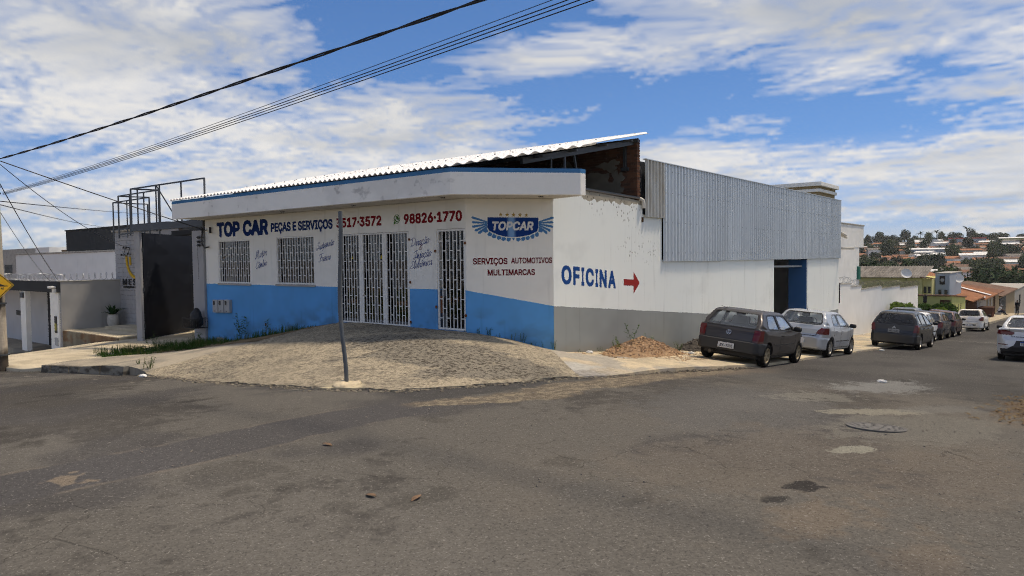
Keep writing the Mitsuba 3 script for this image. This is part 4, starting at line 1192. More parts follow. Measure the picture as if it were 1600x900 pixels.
# ------------------------------------------------------------------ grey and white house further left
ho = thing('grey_house', 'low modern house with dark grey fascia, white pillars and razor wire on top', 'house')
part(ho, 'fascia', box(-46, -33.12, 11.30, 11.55, .44, .90), M_DARKGREY, label='dark grey fascia over the porch')
part(ho, 'wall', box(-33.22, -33.06, 11.37, 13.72, -2.4, .90), M_GREYWALL, label='grey side wall beside the landing')
part(ho, 'wall_cap', rbox(-33.25, -33.03, 11.3, 13.7, .90, .935, .01), M_CONC)
part(ho, 'pillar', box(-34.15, -33.23, 11.32, 11.52, -2.5, .44), M_WHITEWALL, label='white pillar with intercom')
part(ho, 'pillar', box(-38.0, -37.35, 11.40, 11.6, -2.8, .44), M_WHITEWALL, label='white pillar with a small lamp')
part(ho, 'wall', box(-46, -33.3, 12.9, 13.05, -3, .88), matte('porch_wall', mikit.proc(f_plain((0.52, 0.52, 0.53), amt=.12))), label='porch wall')
part(ho, 'ceiling', box(-46, -33.25, 11.55, 12.9, .44, .54), M_WHITEWALL)
part(ho, 'floor', box(-46, -33.25, 11.38, 12.9, -3.2, -2.28), M_SLAB)
dr_ = part(ho, 'door', box(-39.0, -36.9, 12.82, 12.89, -2.27, .38), M_GATE, label='black front door').split('__')[1]
for k in range(3):
    part(ho, dr_ + '__panel', box(-38.85, -37.05, 12.80, 12.822, -2.15 + k * .85, -1.40 + k * .85), M_GATE)
part(ho, 'intercom', box(-33.68, -33.44, 11.295, 11.322, -1.25, -.55), M_PLASTIC)
part(ho, 'intercom__sticker', box(-33.66, -33.46, 11.290, 11.294, -1.15, -.85), matte('sticker_olive', (0.35, 0.33, 0.10)))
part(ho, 'meter_plate', box(-33.70, -33.36, 11.295, 11.322, -1.78, -1.45), M_METERBOX)
part(ho, 'mail_slot', box(-43.6, -42.6, 12.87, 12.898, -1.0, -.75), M_PLASTIC)
part(ho, 'porch_lamp', rbox(-37.85, -37.5, 11.33, 11.395, .12, .36, .01), M_STEEL)
cam_ = part(ho, 'camera', rbox(-33.62, -33.30, 11.05, 11.28, .62, .72, .02), M_WHITEPRINT)
part(ho, 'camera__box', rbox(-33.50, -33.30, 11.18, 11.295, .42, .60, .02), M_WHITEPRINT)


def coil(a, b, r, turns, wire=.006, seed=0, squash=.9):
    """A loose roll of razor wire from a to b."""
    a, b = np.asarray(a, float), np.asarray(b, float)
    t = np.linspace(0, 1, turns * 12 + 1)
    d = b - a
    s = np.cross(d / np.linalg.norm(d), [0, 0, 1.0])
    rr = r * (1 + .12 * np.sin(t * turns * 2.4 + seed))
    ang = t * turns * 2 * math.pi
    p = a + d * t[:, None] + s * (rr * np.cos(ang))[:, None] + np.array([0, 0, 1.0]) * (rr * squash * np.sin(ang) + r * squash)[:, None]
    return tube(p, wire, 3, caps=False)


M_RAZOR = mat('razor_wire', (0.36, 0.37, 0.38), 0.4, 0.5, 0.6)
part(ho, 'razor_wire', coil((-46, 11.42, .90), (-33.1, 11.42, .90), .17, 62, .012, 1), M_RAZOR, label='roll of razor wire on the fascia')
part(ho, 'razor_wire', coil((-33.14, 11.5, .93), (-33.14, 13.6, .93), .17, 9, .012, 2), M_RAZOR)

wh = thing('white_house', 'plain white parapet house behind the grey porch', 'house')
part(wh, 'wall', box(-60.6, -46.2, 18.0, 26, -3, 2.32), M_WHITEWALL)
part(wh, 'wall', box(-46.2, -42.4, 17.9, 26, -3, 2.32), M_WHITEWALL)
part(wh, 'parapet', cat([rbox(-60.7, -46.1, 17.93, 26, 2.32, 2.42, .02), rbox(-46.1, -42.3, 17.83, 26, 2.32, 2.42, .02)]), M_CONC)
dh = thing('dark_house', 'tall dark grey windowless block behind the white parapet', 'house')
part(dh, 'wall', box(-68.2, -50, 24.0, 34, -4, 4.42), M_DARKGREY)
part(dh, 'parapet', rbox(-68.3, -49.9, 23.93, 34, 4.42, 4.52, .02), M_DARKGREY)
part(dh, 'annexe', box(-72.2, -68.25, 25, 30, -4, 2.9), matte('annexe_brown', (0.24, 0.16, 0.10)))
ch = thing('concrete_house', 'raw concrete house with a white box on its roof at the far left', 'house')
part(ch, 'wall', box(-122, -107, 34, 46, -6, 3.75), M_CONC)
part(ch, 'roof_box', box(-107, -102.2, 34, 40, -6, 3.8), M_WHITEWALL)
part(ch, 'roof', cat([bar((-104, 36 + k * .8, 2.5 + .04 * k), (-96.5, 36 + k * .8, 3.3 + .02 * k), .5, .1) for k in range(10)]), M_ROOF)
part(ch, 'wall', box(-104, -96.5, 37, 44, -6, 2.55), M_CONC)
part(ch, 'window', box(-119, -116, 33.95, 34.0, .2, 1.6), M_PLASTIC)

# ------------------------------------------------------------------ pole, road sign and wires
po = thing('utility_pole', 'stained round concrete utility pole at the left edge', 'utility pole')
M_POLE = matte('pole_concrete', mikit.proc(lambda p, n, uv: mix(C(0.40, 0.36, 0.30), C(0.075, 0.065, 0.055), sstep(0.50, 0.72, fbm(p.x * 5 + p.y * 5, p.z * 1.3, 2, 5) + 0.35 * sstep(-0.35, -0.95, p.z))) * (0.8 + 0.4 * fbm(p.x * 30, p.y * 30, p.z * 30, 2))))
part(po, 'shaft', tube([(-22.08, 6.10, -1.4), (-22.07, 6.10, 2), (-22.10, 6.10, 5), (-22.12, 6.10, 8.4)], (.20, .16, .13, .10), 20), M_POLE, smooth=40)
for z in (.62, -.72):
    part(po, 'band', lathe([(.16 if z > 0 else .19, -.02), (.205 if z > 0 else .235, -.02), (.205 if z > 0 else .235, .02), (.16, .02)], 20).apply_translation((-22.07, 6.10, z)), M_STEEL)
for z in (3.46, 3.62, 4.37):
    part(po, 'insulator', cat([cylinder((-22.0, 6.1, z), (-21.86, 6.2, z), .03, 8)]), M_PLASTIC)
sg = thing('road_sign', 'yellow diamond speed bump sign cut off by the left edge', 'road sign')
M_SIGNY = mat('sign_yellow', (0.70, 0.40, 0.015), 0.4, 0.4)


def diamond(h):
    return Polygon([(0, -h), (h, 0), (0, h), (-h, 0)]).buffer(.02).buffer(-.0)


SO, SU = np.array([-21.82, 6.06, 1.09]), np.array([0, 1.0, 0])
sn = np.cross(SU, UZ)
part(sg, 'panel', plate(diamond(.33), SO, SU, UZ, .004), M_SIGNY)
part(sg, 'border', plate(diamond(.31).difference(diamond(.285)), SO + sn * .0045, SU, UZ, .001), M_PLASTIC)
hump = Polygon([(-.22, -.02), (-.16, -.02), (-.10, .02), (-.04, .045), (.04, .045), (.10, .015), (.15, -.005), (.215, -.005), (.215, -.03), (-.22, -.03)])
part(sg, 'symbol', plate(hump, SO + sn * .0045, SU, UZ, .001), M_PLASTIC, label='black road hump symbol')
part(sg, 'lettering', text_on('A 50 M', SO + sn * .0045 + SU * -.115 + UZ * -.105, SU, UZ, .24, .05, .001, True), M_PLASTIC)
part(sg, 'clamp', cat([bar(SO - sn * .06 + UZ * z, SO + UZ * z, .03) for z in (-.1, .1)]), M_GALV)


def sagged(a, b, sag, n=24):
    a, b = np.asarray(a, float), np.asarray(b, float)
    t = np.linspace(0, 1, n + 1)
    return a + (b - a) * t[:, None] - np.array([0, 0, 1.0]) * (sag * 4 * t * (1 - t))[:, None]


def wire(name, a, b, sag, r, label, category='cable', group=None, n=28):
    return one(name, tube(sagged(a, b, sag, n), r, 6), M_WIRE, label, category, group)


def line_through(pts, n=60):
    """A smooth curve through three or more points, by x."""
    pts = np.asarray(pts, float)
    from scipy.interpolate import CubicSpline
    xs = np.linspace(pts[0, 0], pts[-1, 0], n)
    cs = CubicSpline(pts[:, 0], pts[:, 1:])
    return np.column_stack([xs, cs(xs)])


base = line_through([(-22.0, 6.25, 4.36), (-10.39, 6.3, 4.49), (-5.3, 6.3, 4.60), (3, 6.3, 4.80), (15, 6.3, 5.3)], 260)
tw = []
for ph in (0, math.pi):
    a = np.arange(len(base)) * 0.42 + ph
    tw.append(tube(base + np.column_stack([0 * a, .013 * np.cos(a), .013 * np.sin(a)]), .012, 6))
k = thing('overhead_cable', 'thick black twisted cable crossing high above the street', 'cable')
part(k, 'strand', tw[0], M_WIRE)
part(k, 'strand', tw[1], M_WIRE)
for i, dz in enumerate((0, .05, .095, .155)):
    one('telephone_wire', tube(line_through([(-22.0, 6.3, 3.44 + dz * .45), (-12, 6.3, 3.79 + dz * .7), (-3.94, 6.3, 4.245 + dz), (14, 6.3, 5.4 + dz)], 60), (.0065 if i < 3 else .0045), 5), M_WIRE,
        ('lowest', 'second lowest', 'third lowest', 'topmost')[i] + ' thin wire of the bundle running below the twisted cable', 'cable', 'bundle of thin telephone wires')
wire('drop_wire', (-22.0, 6.2, 4.33), (-21.06, 11.2, 2.62), .02, .014, 'black drop wire from the pole to the shop corner')
wire('drop_wire', (-22.0, 6.2, 4.28), (-31.95, 13.55, 2.3), .25, .010, 'thin drop wire from the pole to the yellow sign wall')
wire('drop_wire', (-22.05, 6.2, 3.85), (-33.55, 11.4, 1.02), .10, .013, 'drop wire from the pole to the grey house corner')
wire('drop_wire', (-22.1, 6.2, 3.1), (-34.5, 11.4, .98), .12, .008, 'faint thin wire from the pole to the grey fascia')
wire('drop_wire', (-22.1, 6.2, 3.20), (-60, 23.9, 4.5), .1, .012, 'faint wire running from the pole to the dark grey block')
wire('drop_wire', (-22.1, 6.2, 3.28), (-95, 45, 8.0), .1, .014, 'level wire far behind the pole crossing to the right')
for dx, z in ((-31.35, 2.2),):
    pass
ib = part(shop, 'wire_bracket', cat([bar((XL + .1, YF - .01, 2.62), (XL + .1, YF - .2, 2.62), .03), cylinder((XL + .18, YF - .18, 2.53), (XL + .18, YF - .18, 2.70), .035, 8), cylinder((XL + .42, YF - .06, 2.52), (XL + .42, YF - .06, 2.70), .035, 8)]), M_PLASTIC)
for z in (2.40, 2.27, 2.16):
    part(shop, 'wire_bracket', cat([bar((XL - .35, YF - .10, z), (XL + .1, YF - .10, z), .02), cylinder((XL - .22, YF - .10, z - .035), (XL - .22, YF - .10, z + .035), .045, 8)]), M_PLASTIC)
part(shop, 'wire_bracket', tube([(XL + .18, YF - .18, 2.6), (XL + .10, YF - .16, 2.4), (XL + .08, YF - .15, 2.2), (XL + .16, YF - .12, 2.07), (XL + .34, YF - .06, 2.10)], .022, 8), M_PLASTIC)

# the leaning steel post on the ramp
sp = [(-8.03, 6.28, -.15), (-8.03, 6.28, .10), (-8.12, 6.28, .75), (-8.115, 6.28, 1.5), (-8.09, 6.28, 2.31)]
pp = thing('steel_post', 'bare leaning galvanised post standing in the gravelly ramp', 'post')
part(pp, 'tube', tube(line_through([(a[2], a[0], a[1]) for a in sp], 24)[:, [1, 2, 0]], .030, 14), mat('dull_galvanised', mikit.proc(lambda p, n, uv: C(0.115, 0.125, 0.135) * (0.7 + 0.6 * fbm(p.x * 20, p.y * 20, p.z * 6, 4))), 0.5, 0.4, 0.4), smooth=40)
ft = trimesh.creation.icosphere(4)
ft.vertices *= [.20, .18, .05]
ft.vertices += (meshkit.fbm(ft.vertices * 9, 4, 3)[:, None] - .5) * .10
ft.apply_translation((-8.0, 6.24, float(walk_z(np.array([-8.0]), np.array([6.24]))[0]) + .0))
part(pp, 'footing', ft, matte('pale_mortar', mikit.proc(lambda p, n, uv: C(0.60, 0.51, 0.35) * (0.75 + 0.5 * fbm(p.x * 24, p.y * 24, p.z * 24, 3)))), smooth=True)
# ------------------------------------------------------------------ cars
M_TYRE = matte('tyre', mikit.proc(lambda p, n, uv: C(0.022, 0.021, 0.020) * (0.7 + 0.7 * fbm(p.x * 20, p.y * 20, p.z * 20, 2))))
M_RIM = mat('alloy_rim', (0.42, 0.40, 0.36), 0.35, 0.5, 0.7)
M_RIMDIRTY = mat('dusty_rim', (0.33, 0.27, 0.17), 0.5, 0.5, 0.4)
M_LAMP = mat('tail_lamp', (0.11, 0.003, 0.006), 0.16, 0.45, coat=0.4)
M_LAMPCLEAR = mat('clear_lamp', (0.50, 0.46, 0.44), 0.1, 0.6, coat=1.0)
M_TRIM = mat('car_trim', (0.016, 0.016, 0.017), 0.5, 0.4)
M_BUMPER = mat('bumper_plastic', (0.028, 0.029, 0.031), 0.5, 0.4)
M_CHROME = mat('badge_chrome', (0.55, 0.56, 0.58), 0.2, 0.5, 0.9)
M_PLATE = mat('licence_plate', (0.52, 0.53, 0.54), 0.4, 0.4)
M_PLATEGREY = mat('old_licence_plate', (0.26, 0.27, 0.28), 0.5, 0.3)
M_PLATEBLUE = matte('plate_blue', (0.02, 0.05, 0.28))
M_SEAT = matte('seat_cloth', (0.06, 0.06, 0.065))
scene['mat_car_glass'] = {'type': 'thindielectric', 'int_ior': 1.42, 'specular_transmittance': {'type': 'rgb', 'value': [0.90, 0.92, 0.93]}}
scene['mat_dark_glass'] = {'type': 'thindielectric', 'int_ior': 1.38, 'specular_transmittance': {'type': 'rgb', 'value': [0.34, 0.34, 0.35]}}


def paint(name, c, rough=0.30, metallic=0.35, dust=0.0, dustc=(0.30, 0.24, 0.16)):
    def f(p, n, uv):
        q = fbm(p.x * 3, p.y * 3, p.z * 5, 3)
        return mix(C(*c) * (0.90 + 0.2 * q), C(*dustc), dust * sstep(0.35, 0.75, q))
    return mat('paint_' + name, mikit.proc(f), rough, 0.5, metallic, coat=0.8)


def man_prism_side(poly, w=3.0):
    """Polygon in (y, z) extruded through the whole car along x."""
    m = extrude(poly, w)
    m.apply_transform(np.array([[0, 0, 1, -w / 2], [1, 0, 0, 0], [0, 1, 0, 0], [0, 0, 0, 1.0]]))
    return to_man(m)


def man_prism_back(poly, y0, y1):
    """Polygon in (x, z) extruded along y."""
    m = extrude(poly, y1 - y0)
    m.apply_transform(np.array([[1, 0, 0, 0], [0, 0, -1, y1], [0, 1, 0, 0], [0, 0, 0, 1.0]]))
    return to_man(m)


def man_prism_top(poly, z0, z1):
    m = extrude(poly, z1 - z0)
    m.apply_translation((0, 0, z0))
    return to_man(m)


def sym(pts):
    """Right half outline (x, z) from bottom to top mirrored to a closed polygon."""
    return Polygon(pts + [(-x, z) for x, z in pts[::-1]])


def rnd(poly, r):
    return poly.buffer(-r).buffer(2 * r).buffer(-r)


def smooth_man(m, length, it=10):
    t = from_man(m.refine_to_length(length))
    t.merge_vertices()
    trimesh.smoothing.filter_taubin(t, lamb=0.5, nu=0.52, iterations=it)
    return to_man(t)


def scaled(m, dx, dy, dz, c):
    """The solid grown by about dx, dy, dz metres on every side of its centre."""
    b = m.bounding_box()
    s = [1 + 2 * d / (b[i + 3] - b[i]) for i, d in enumerate((dx, dy, dz))]
    return m.translate([-q for q in c]).scale(s).translate(c)


def wheel_meshes(r, w, spokes, dirty):
    tw = w / 2
    tyre = lathe([(r * .64, -tw * .8), (r * .80, -tw), (r * .93, -tw * .95), (r, -tw * .62), (r, tw * .62), (r * .93, tw * .95), (r * .80, tw), (r * .64, tw * .8), (r * .62, 0), (r * .64, -tw * .8)], 32)
    rim = [lathe([(r * .66, tw * .80), (r * .655, tw * .86), (r * .60, tw * .80), (r * .57, tw * .35), (r * .57, -tw * .6), (r * .62, -tw * .8), (r * .65, -tw * .6), (r * .66, tw * .80)], 32),
           lathe([(0, tw * .70), (r * .17, tw * .66), (r * .20, tw * .50), (r * .20, tw * .25), (0, tw * .2)], 20)]
    for i in range(spokes):
        a = i * 2 * math.pi / spokes
        d = np.array([math.cos(a), math.sin(a), 0])
        rim.append(bar(d * r * .15 + [0, 0, tw * .50], d * r * .60 + [0, 0, tw * .60], r * (.20 if spokes < 7 else .13), tw * .25, (0, 0, 1)))
    disc = lathe([(0, tw * .1), (r * .50, tw * .1), (r * .50, tw * .0), (0, 0)], 24)
    return tyre, cat(rim), disc


def build_car(name, label, group, spec, x, y, paint_mat, surf, yaw=0.0, detail=0.06, extra=None):
    S = spec
    L, W, H = S['L'], S['W'], S['H']
    k = thing(name, label, 'car', group)
    # --- stance: the four wheels on the ground
    yr, yf = S['axles']
    tr = W / 2 - .12
    foot = []
    for wy in (yr, yf):
        for wx in (-tr, tr):
            foot.append((wx, wy, float(surf(x + wx, y + wy))))
    foot = np.array(foot)
    A = np.column_stack([foot[:, :2], np.ones(4)])
    cx_, cy_, c0_ = np.linalg.lstsq(A, foot[:, 2], rcond=None)[0]
    ex, ey = np.array([1, 0, cx_]), np.array([0, 1, cy_])
    ey /= np.linalg.norm(ey)
    ez = np.cross(ex, ey)
    ez /= np.linalg.norm(ez)
    ex = np.cross(ey, ez)
    M = np.eye(4)
    M[:3, 0], M[:3, 1], M[:3, 2], M[:3, 3] = ex, ey, ez, (x, y, c0_ + .004)
    if yaw:
        M = M @ trimesh.transformations.rotation_matrix(yaw, (0, 0, 1))

    def put(pn, m, mt, smooth=False, lab=None):
        t = from_man(m) if isinstance(m, m3.Manifold) else m.copy()
        if len(t.faces) == 0:
            return None
        t.apply_transform(M)
        return part(k, pn, t, mt, smooth, lab).split('__', 1)[1]

    # --- outer skin: three outlines crossed, rounded off
    lower = man_prism_side(S['lower']) ^ man_prism_back(sym(S['front_low']), -.5, L + .5) ^ man_prism_top(S['plan'], 0, 2)
    cabin = man_prism_side(S['cabin']) ^ man_prism_back(sym(S['front_cab']), -.5, L + .5) ^ man_prism_top(S['plan_cab'], 0, 2)
    skin = smooth_man(lower + cabin, detail, S.get('iters', 10))
    c = (0.0, L / 2, H / 2)
    inset = scaled(man_prism_side(S['cabin'].union(S['lower'].intersection(sbox(S['cabin'].bounds[0] + .12, .62, S['cabin'].bounds[2] + .02, 1.2)))) ^ man_prism_back(sym(S['front_cab'] if True else []).union(sbox(-W / 2 + .09, .60, W / 2 - .09, .98)), -.5, L + .5) ^ man_prism_top(S['plan_cab'], .6, 2), -.055, -.055, -.045, c)
    arches = m3.Manifold()
    for wy in (yr, yf):
        for sg in (-1, 1):
            cyl = m3.Manifold.cylinder(.34, S['wheel'] + .050, S['wheel'] + .050, 40).rotate((0, 90, 0)).translate((sg * (W / 2 + .06) - (0 if sg < 0 else .34), wy, S['wheel']))
            arches += cyl
    glass_polys = [man_prism_side(w) for w in S['windows']] + [man_prism_back(S['rear_window'], -.2, S['cabin'].centroid.x), man_prism_back(S['windscreen'], S['cabin'].centroid.x, L)]
    openings = m3.Manifold()
    for g_ in glass_polys:
        openings += g_
    body = skin - arches - inset - openings.__xor__(skin)
    put('body', body, paint_mat, 32)
    glass = (scaled(skin, -.010, -.010, -.008, c) ^ openings) - scaled(inset, .045, .045, .035, c) - arches
    gm = S.get('glass', 'mat_car_glass')
    # one pane each
    for nm, pr in [('side_window', g_) for g_ in glass_polys[:-2]] + [('rear_window', glass_polys[-2]), ('windscreen', glass_polys[-1])]:
        pane = glass ^ pr
        if nm == 'side_window':
            for half in (m3.Manifold.cube((2, 12, 4)).translate((0.02, -3, -1)), m3.Manifold.cube((2, 12, 4)).translate((-2.02, -3, -1))):
                put(nm, pane ^ half, gm, 30)
        else:
            put(nm, pane, gm, 30)
    grown = scaled(skin, .006, .006, .005, c)
    for w, mk in [(w, man_prism_side) for w in S['windows']] + [(S['rear_window'], lambda q: man_prism_back(q, -.2, S['cabin'].centroid.x))]:
        ring_ = w.buffer(.022).difference(w.buffer(.002))
        seal = ((grown ^ mk(ring_)) - skin) - arches
        if mk is man_prism_side:
            put('window_seal', seal ^ m3.Manifold.cube((2, 12, 4)).translate((0.02, -3, -1)), M_TRIM)
            put('window_seal', seal ^ m3.Manifold.cube((2, 12, 4)).translate((-2.02, -3, -1)), M_TRIM)
        else:
            put('window_seal', seal, M_TRIM)
    fat = scaled(skin, .012, .014, .010, c)
    for nm, poly, mt in S['rear_lights']:
        for sg in (1, -1):
            q = poly if sg > 0 else affinity.scale(poly, -1, 1, origin=(0, 0))
            lamp = (fat ^ man_prism_back(q, -.3, S.get('lamp_depth', .30))) - skin - arches
            put(nm, lamp, mt, 30)
    for poly in S.get('front_lights', []):
        for sg in (1, -1):
            q = poly if sg > 0 else affinity.scale(poly, -1, 1, origin=(0, 0))
            put('headlight', (fat ^ man_prism_back(q, L - .5, L + .3)) - skin - arches, M_LAMPCLEAR, 30)
    # --- bumpers
    for nm, poly, y0, y1, mt, dxy in S['bumpers']:
        big = scaled(man_prism_top(S['plan'], 0, 2), dxy, dxy, 0, c) ^ man_prism_side(poly) ^ m3.Manifold.cube((3, y1 - y0, 2)).translate((-1.5, y0, 0))
        big = smooth_man(big, .07, 6)
        put(nm, big - arches - scaled(skin, -.004, -.004, 0, c), mt if mt else paint_mat, 32)
    # --- seams
    for ln in S['seams']:
        strip = LineString(ln).buffer(.009)
        gap = (scaled(skin, .002, .002, .002, c) ^ man_prism_side(strip)) - skin - arches
        put('door_gap', gap ^ m3.Manifold.cube((2, 12, 4)).translate((0.02, -3, -1)), M_TRIM)
        put('door_gap', gap ^ m3.Manifold.cube((2, 12, 4)).translate((-2.02, -3, -1)), M_TRIM)
    for ln in S.get('rear_seams', []):
        strip = LineString(ln).buffer(.009)
        put('tailgate_gap', (scaled(skin, .002, .003, .002, c) ^ man_prism_back(strip, -.2, .9)) - skin - arches, M_TRIM)
    for poly in S.get('mouldings', []):
        gap = (scaled(skin, .010, .002, .002, c) ^ man_prism_side(poly)) - skin - arches
        put('moulding', gap ^ m3.Manifold.cube((2, 12, 4)).translate((0.02, -3, -1)), M_TRIM)
        put('moulding', gap ^ m3.Manifold.cube((2, 12, 4)).translate((-2.02, -3, -1)), M_TRIM)
    for poly, y1, mt in S.get('rear_panels', []):
        put('rear_panel', (fat ^ man_prism_back(poly, -.3, y1)) - skin - arches, mt)
    # --- underside, wheels
    put('underbody', rbox(-W / 2 + .16, W / 2 - .16, .25, L - .3, .17, .42, .03), M_TRIM)
    ty, ri, di = wheel_meshes(S['wheel'], .185, S.get('spokes', 6), False)
    for wy in (yr, yf):
        for sg in (-1, 1):
            R = trimesh.transformations.rotation_matrix(sg * math.pi / 2, (0, 1, 0))
            R[:3, 3] = (sg * (W / 2 - .115), wy, S['wheel'])
            nm = None
            for pn, msh, mt in (('wheel', ty, M_TYRE), ('rim', ri, S.get('rim', M_RIM)), ('brake_disc', di, M_TRIM)):
                q = msh.copy()
                q.apply_transform(R)
                if nm is None:
                    nm = put('wheel', q, mt, 40)
                else:
                    put(nm + '__' + pn, q, mt, 40)
    # --- mirrors, handles, plate, badge, lining
    mx, my, mz = S['mirror']
    for sg in (-1, 1):
        mir = rbox(-.10, .10, -.05, .06, -.065, .065, .045)
        mir.apply_translation((sg * (mx + .10), my, mz))
        nm = put('mirror', mir, S.get('mirror_mat', M_TRIM), 40)
        put(nm + '__stem', bar((sg * (mx - .06), my + .03, mz - .05), (sg * (mx + .05), my + .02, mz - .02), .05, .04), M_TRIM)
    for hy, hz in S['handles']:
        for sg in (-1, 1):
            put('door_handle', rbox(-.02, .02, -.08, .08, -.016, .016, .010).apply_translation((sg * (S.get('handle_x', W / 2 - .012)), hy, hz)), S.get('handle_mat', M_TRIM), 30)
    py, pz, tilt = S['plate']
    R = trimesh.transformations.rotation_matrix(tilt, (1, 0, 0))
    pl = rbox(-.20, .20, -.006, .006, -.065, .065, .005)
    pl.apply_transform(R)
    pl.apply_translation((0, py, pz))
    nm = put('licence_plate', pl, S.get('plate_mat', M_PLATE))
    tx = text_on(S['plate_text'], (-.165, -.0065, -.045), UX, UZ, .33, .075, .002, True, 0, .004)
    tx.apply_transform(R)
    tx.apply_translation((0, py, pz))
    put(nm + '__lettering', tx, M_PLASTIC)
    if S.get('plate_band'):
        bd = box(-.197, .197, -.0085, -.0062, .035, .063)
        bd.apply_transform(R)
        bd.apply_translation((0, py, pz))
        put(nm + '__band', bd, M_PLATEBLUE)
    if S.get('badge'):
        by, bz, kind, tl, rb = S['badge']
        R2 = trimesh.transformations.rotation_matrix(tl, (1, 0, 0))
        if kind == 'ring':
            shp = Point(0, 0).buffer(rb).difference(Point(0, 0).buffer(rb * .84))
            shp = shp.union(LineString([(-.55 * rb, .72 * rb), (-.18 * rb, .08 * rb), (.18 * rb, .08 * rb), (.55 * rb, .72 * rb)][0:1] + [(0, .05 * rb), (.36 * rb, .82 * rb)]).buffer(.05 * rb))
            v_ = LineString([(-.42 * rb, .82 * rb), (0, .10 * rb), (.42 * rb, .82 * rb)]).buffer(.09 * rb)
            w_ = LineString([(-.88 * rb, .30 * rb), (-.42 * rb, -.78 * rb), (0, -.04 * rb), (.42 * rb, -.78 * rb), (.88 * rb, .30 * rb)]).buffer(.09 * rb)
            shp = Point(0, 0).buffer(rb).difference(Point(0, 0).buffer(rb * .84)).union(v_).union(w_)
        elif kind == 'chevrons':
            shp = unary_union([LineString([(-rb, -rb * .55 + o), (0, rb * .45 + o), (rb, -rb * .55 + o)]).buffer(.16 * rb) for o in (-.35 * rb, .35 * rb)])
        elif kind == 'cross':
            shp = sbox(-rb, -.18 * rb, rb, .18 * rb).union(sbox(-.3 * rb, -.38 * rb, .3 * rb, .38 * rb))
        else:
            shp = affinity.scale(Point(0, 0).buffer(rb), 1, .5)
        bm = plate(shp, (0, 0, 0), UX, UZ, .012)
        bm.apply_transform(R2)
        bm.apply_translation((0, by, bz))
        put('badge', bm, M_CHROME)
    for sx in (-.36, .36):
        put('seat', cat([rbox(sx - .23, sx + .23, S['seat_y'] - .10, S['seat_y'] + .10, .62, 1.12, .06), rbox(sx - .12, sx + .12, S['seat_y'] - .10, S['seat_y'] + .02, 1.13, 1.28, .04)]), S.get('seat_mat', M_SEAT), 40)
    put('rear_seat', rbox(-.55, .55, S['seat_y'] - .98, S['seat_y'] - .80, .62, S.get('bench', .98), .06), S.get('seat_mat', M_SEAT), 40)
    ring_t = trimesh.creation.torus(.17, .014, major_sections=28, minor_sections=8)
    ring_t.apply_transform(trimesh.transformations.rotation_matrix(1.1, (1, 0, 0)))
    ring_t.apply_translation((-.36, S['seat_y'] + .62, .95))
    put('steering_wheel', ring_t, M_TRIM, 40)
    if S.get('exhaust'):
        ex_ = S['exhaust']
        put('exhaust', tube([(ex_, .35, .27), (ex_, .10, .26), (ex_, -.02, .24)], .045, 12), mat('exhaust_metal', (0.10, 0.085, 0.07), 0.6, 0.4, 0.5) if 'mat_exhaust_metal' not in scene else 'mat_exhaust_metal', 40)
    if S.get('wiper'):
        a, b = S['wiper']
        put('rear_wiper', bar(a, b, .018, .018), M_TRIM)
    if S.get('antenna'):
        a, b = S['antenna']
        put('antenna', tube([a, b], (.010, .004), 6), M_TRIM)
    for nm, msh, mt in (extra or []):
        put(nm, msh, mt, 30)
    return k


def surf(x, y):
    return float(walk_z(np.array([x]), np.array([y]))[0]) if x < -6.25 else float(road_z(x, y))


def zs(spec, f):
    """The same car a little lower or higher."""
    out = dict(spec)

    def sc(g):
        return affinity.scale(g, 1, f, origin=(0, .25))

    def z1(z):
        return .25 + (z - .25) * f
    for q in ('lower', 'cabin', 'rear_window', 'windscreen'):
        out[q] = sc(spec[q])
    out['windows'] = [sc(g) for g in spec['windows']]
    for q in ('front_low', 'front_cab'):
        out[q] = [(x, z1(z)) for x, z in spec[q]]
    out['rear_lights'] = [(n, sc(g), m) for n, g, m in spec['rear_lights']]
    out['bumpers'] = [(n, sc(g), *r) for n, g, *r in spec['bumpers']]
    for q in ('seams', 'rear_seams'):
        out[q] = [[(x, z1(z)) for x, z in l] for l in spec[q]]
    out['mouldings'] = [sc(g) for g in spec.get('mouldings', [])]
    out['front_lights'] = [sc(g) for g in spec.get('front_lights', [])]
    out['mirror'] = (*spec['mirror'][:2], z1(spec['mirror'][2]))
    out['handles'] = [(y, z1(z)) for y, z in spec['handles']]
    out['plate'] = (spec['plate'][0], z1(spec['plate'][1]), spec['plate'][2])
    if spec.get('badge'):
        b = spec['badge']
        out['badge'] = (b[0], z1(b[1]), *b[2:])
    for q in ('antenna', 'wiper'):
        if spec.get(q):
            out[q] = tuple((a, b, z1(c)) for a, b, c in spec[q])
    return out


def arc_plan(W, L, rear_in, front_in, r, cy0=0.0, cy1=None):
    cy1 = L if cy1 is None else cy1
    h = W / 2
    pts = [(h - rear_in, cy0), (h - .02, cy0 + .45), (h, (cy0 + cy1) / 2), (h - .03, cy1 - .75), (h - front_in, cy1 - .08), (h - front_in - .25, cy1)]
    poly = Polygon([(-a, b) for a, b in pts[::-1]] + pts)
    return poly.buffer(-r).buffer(r)


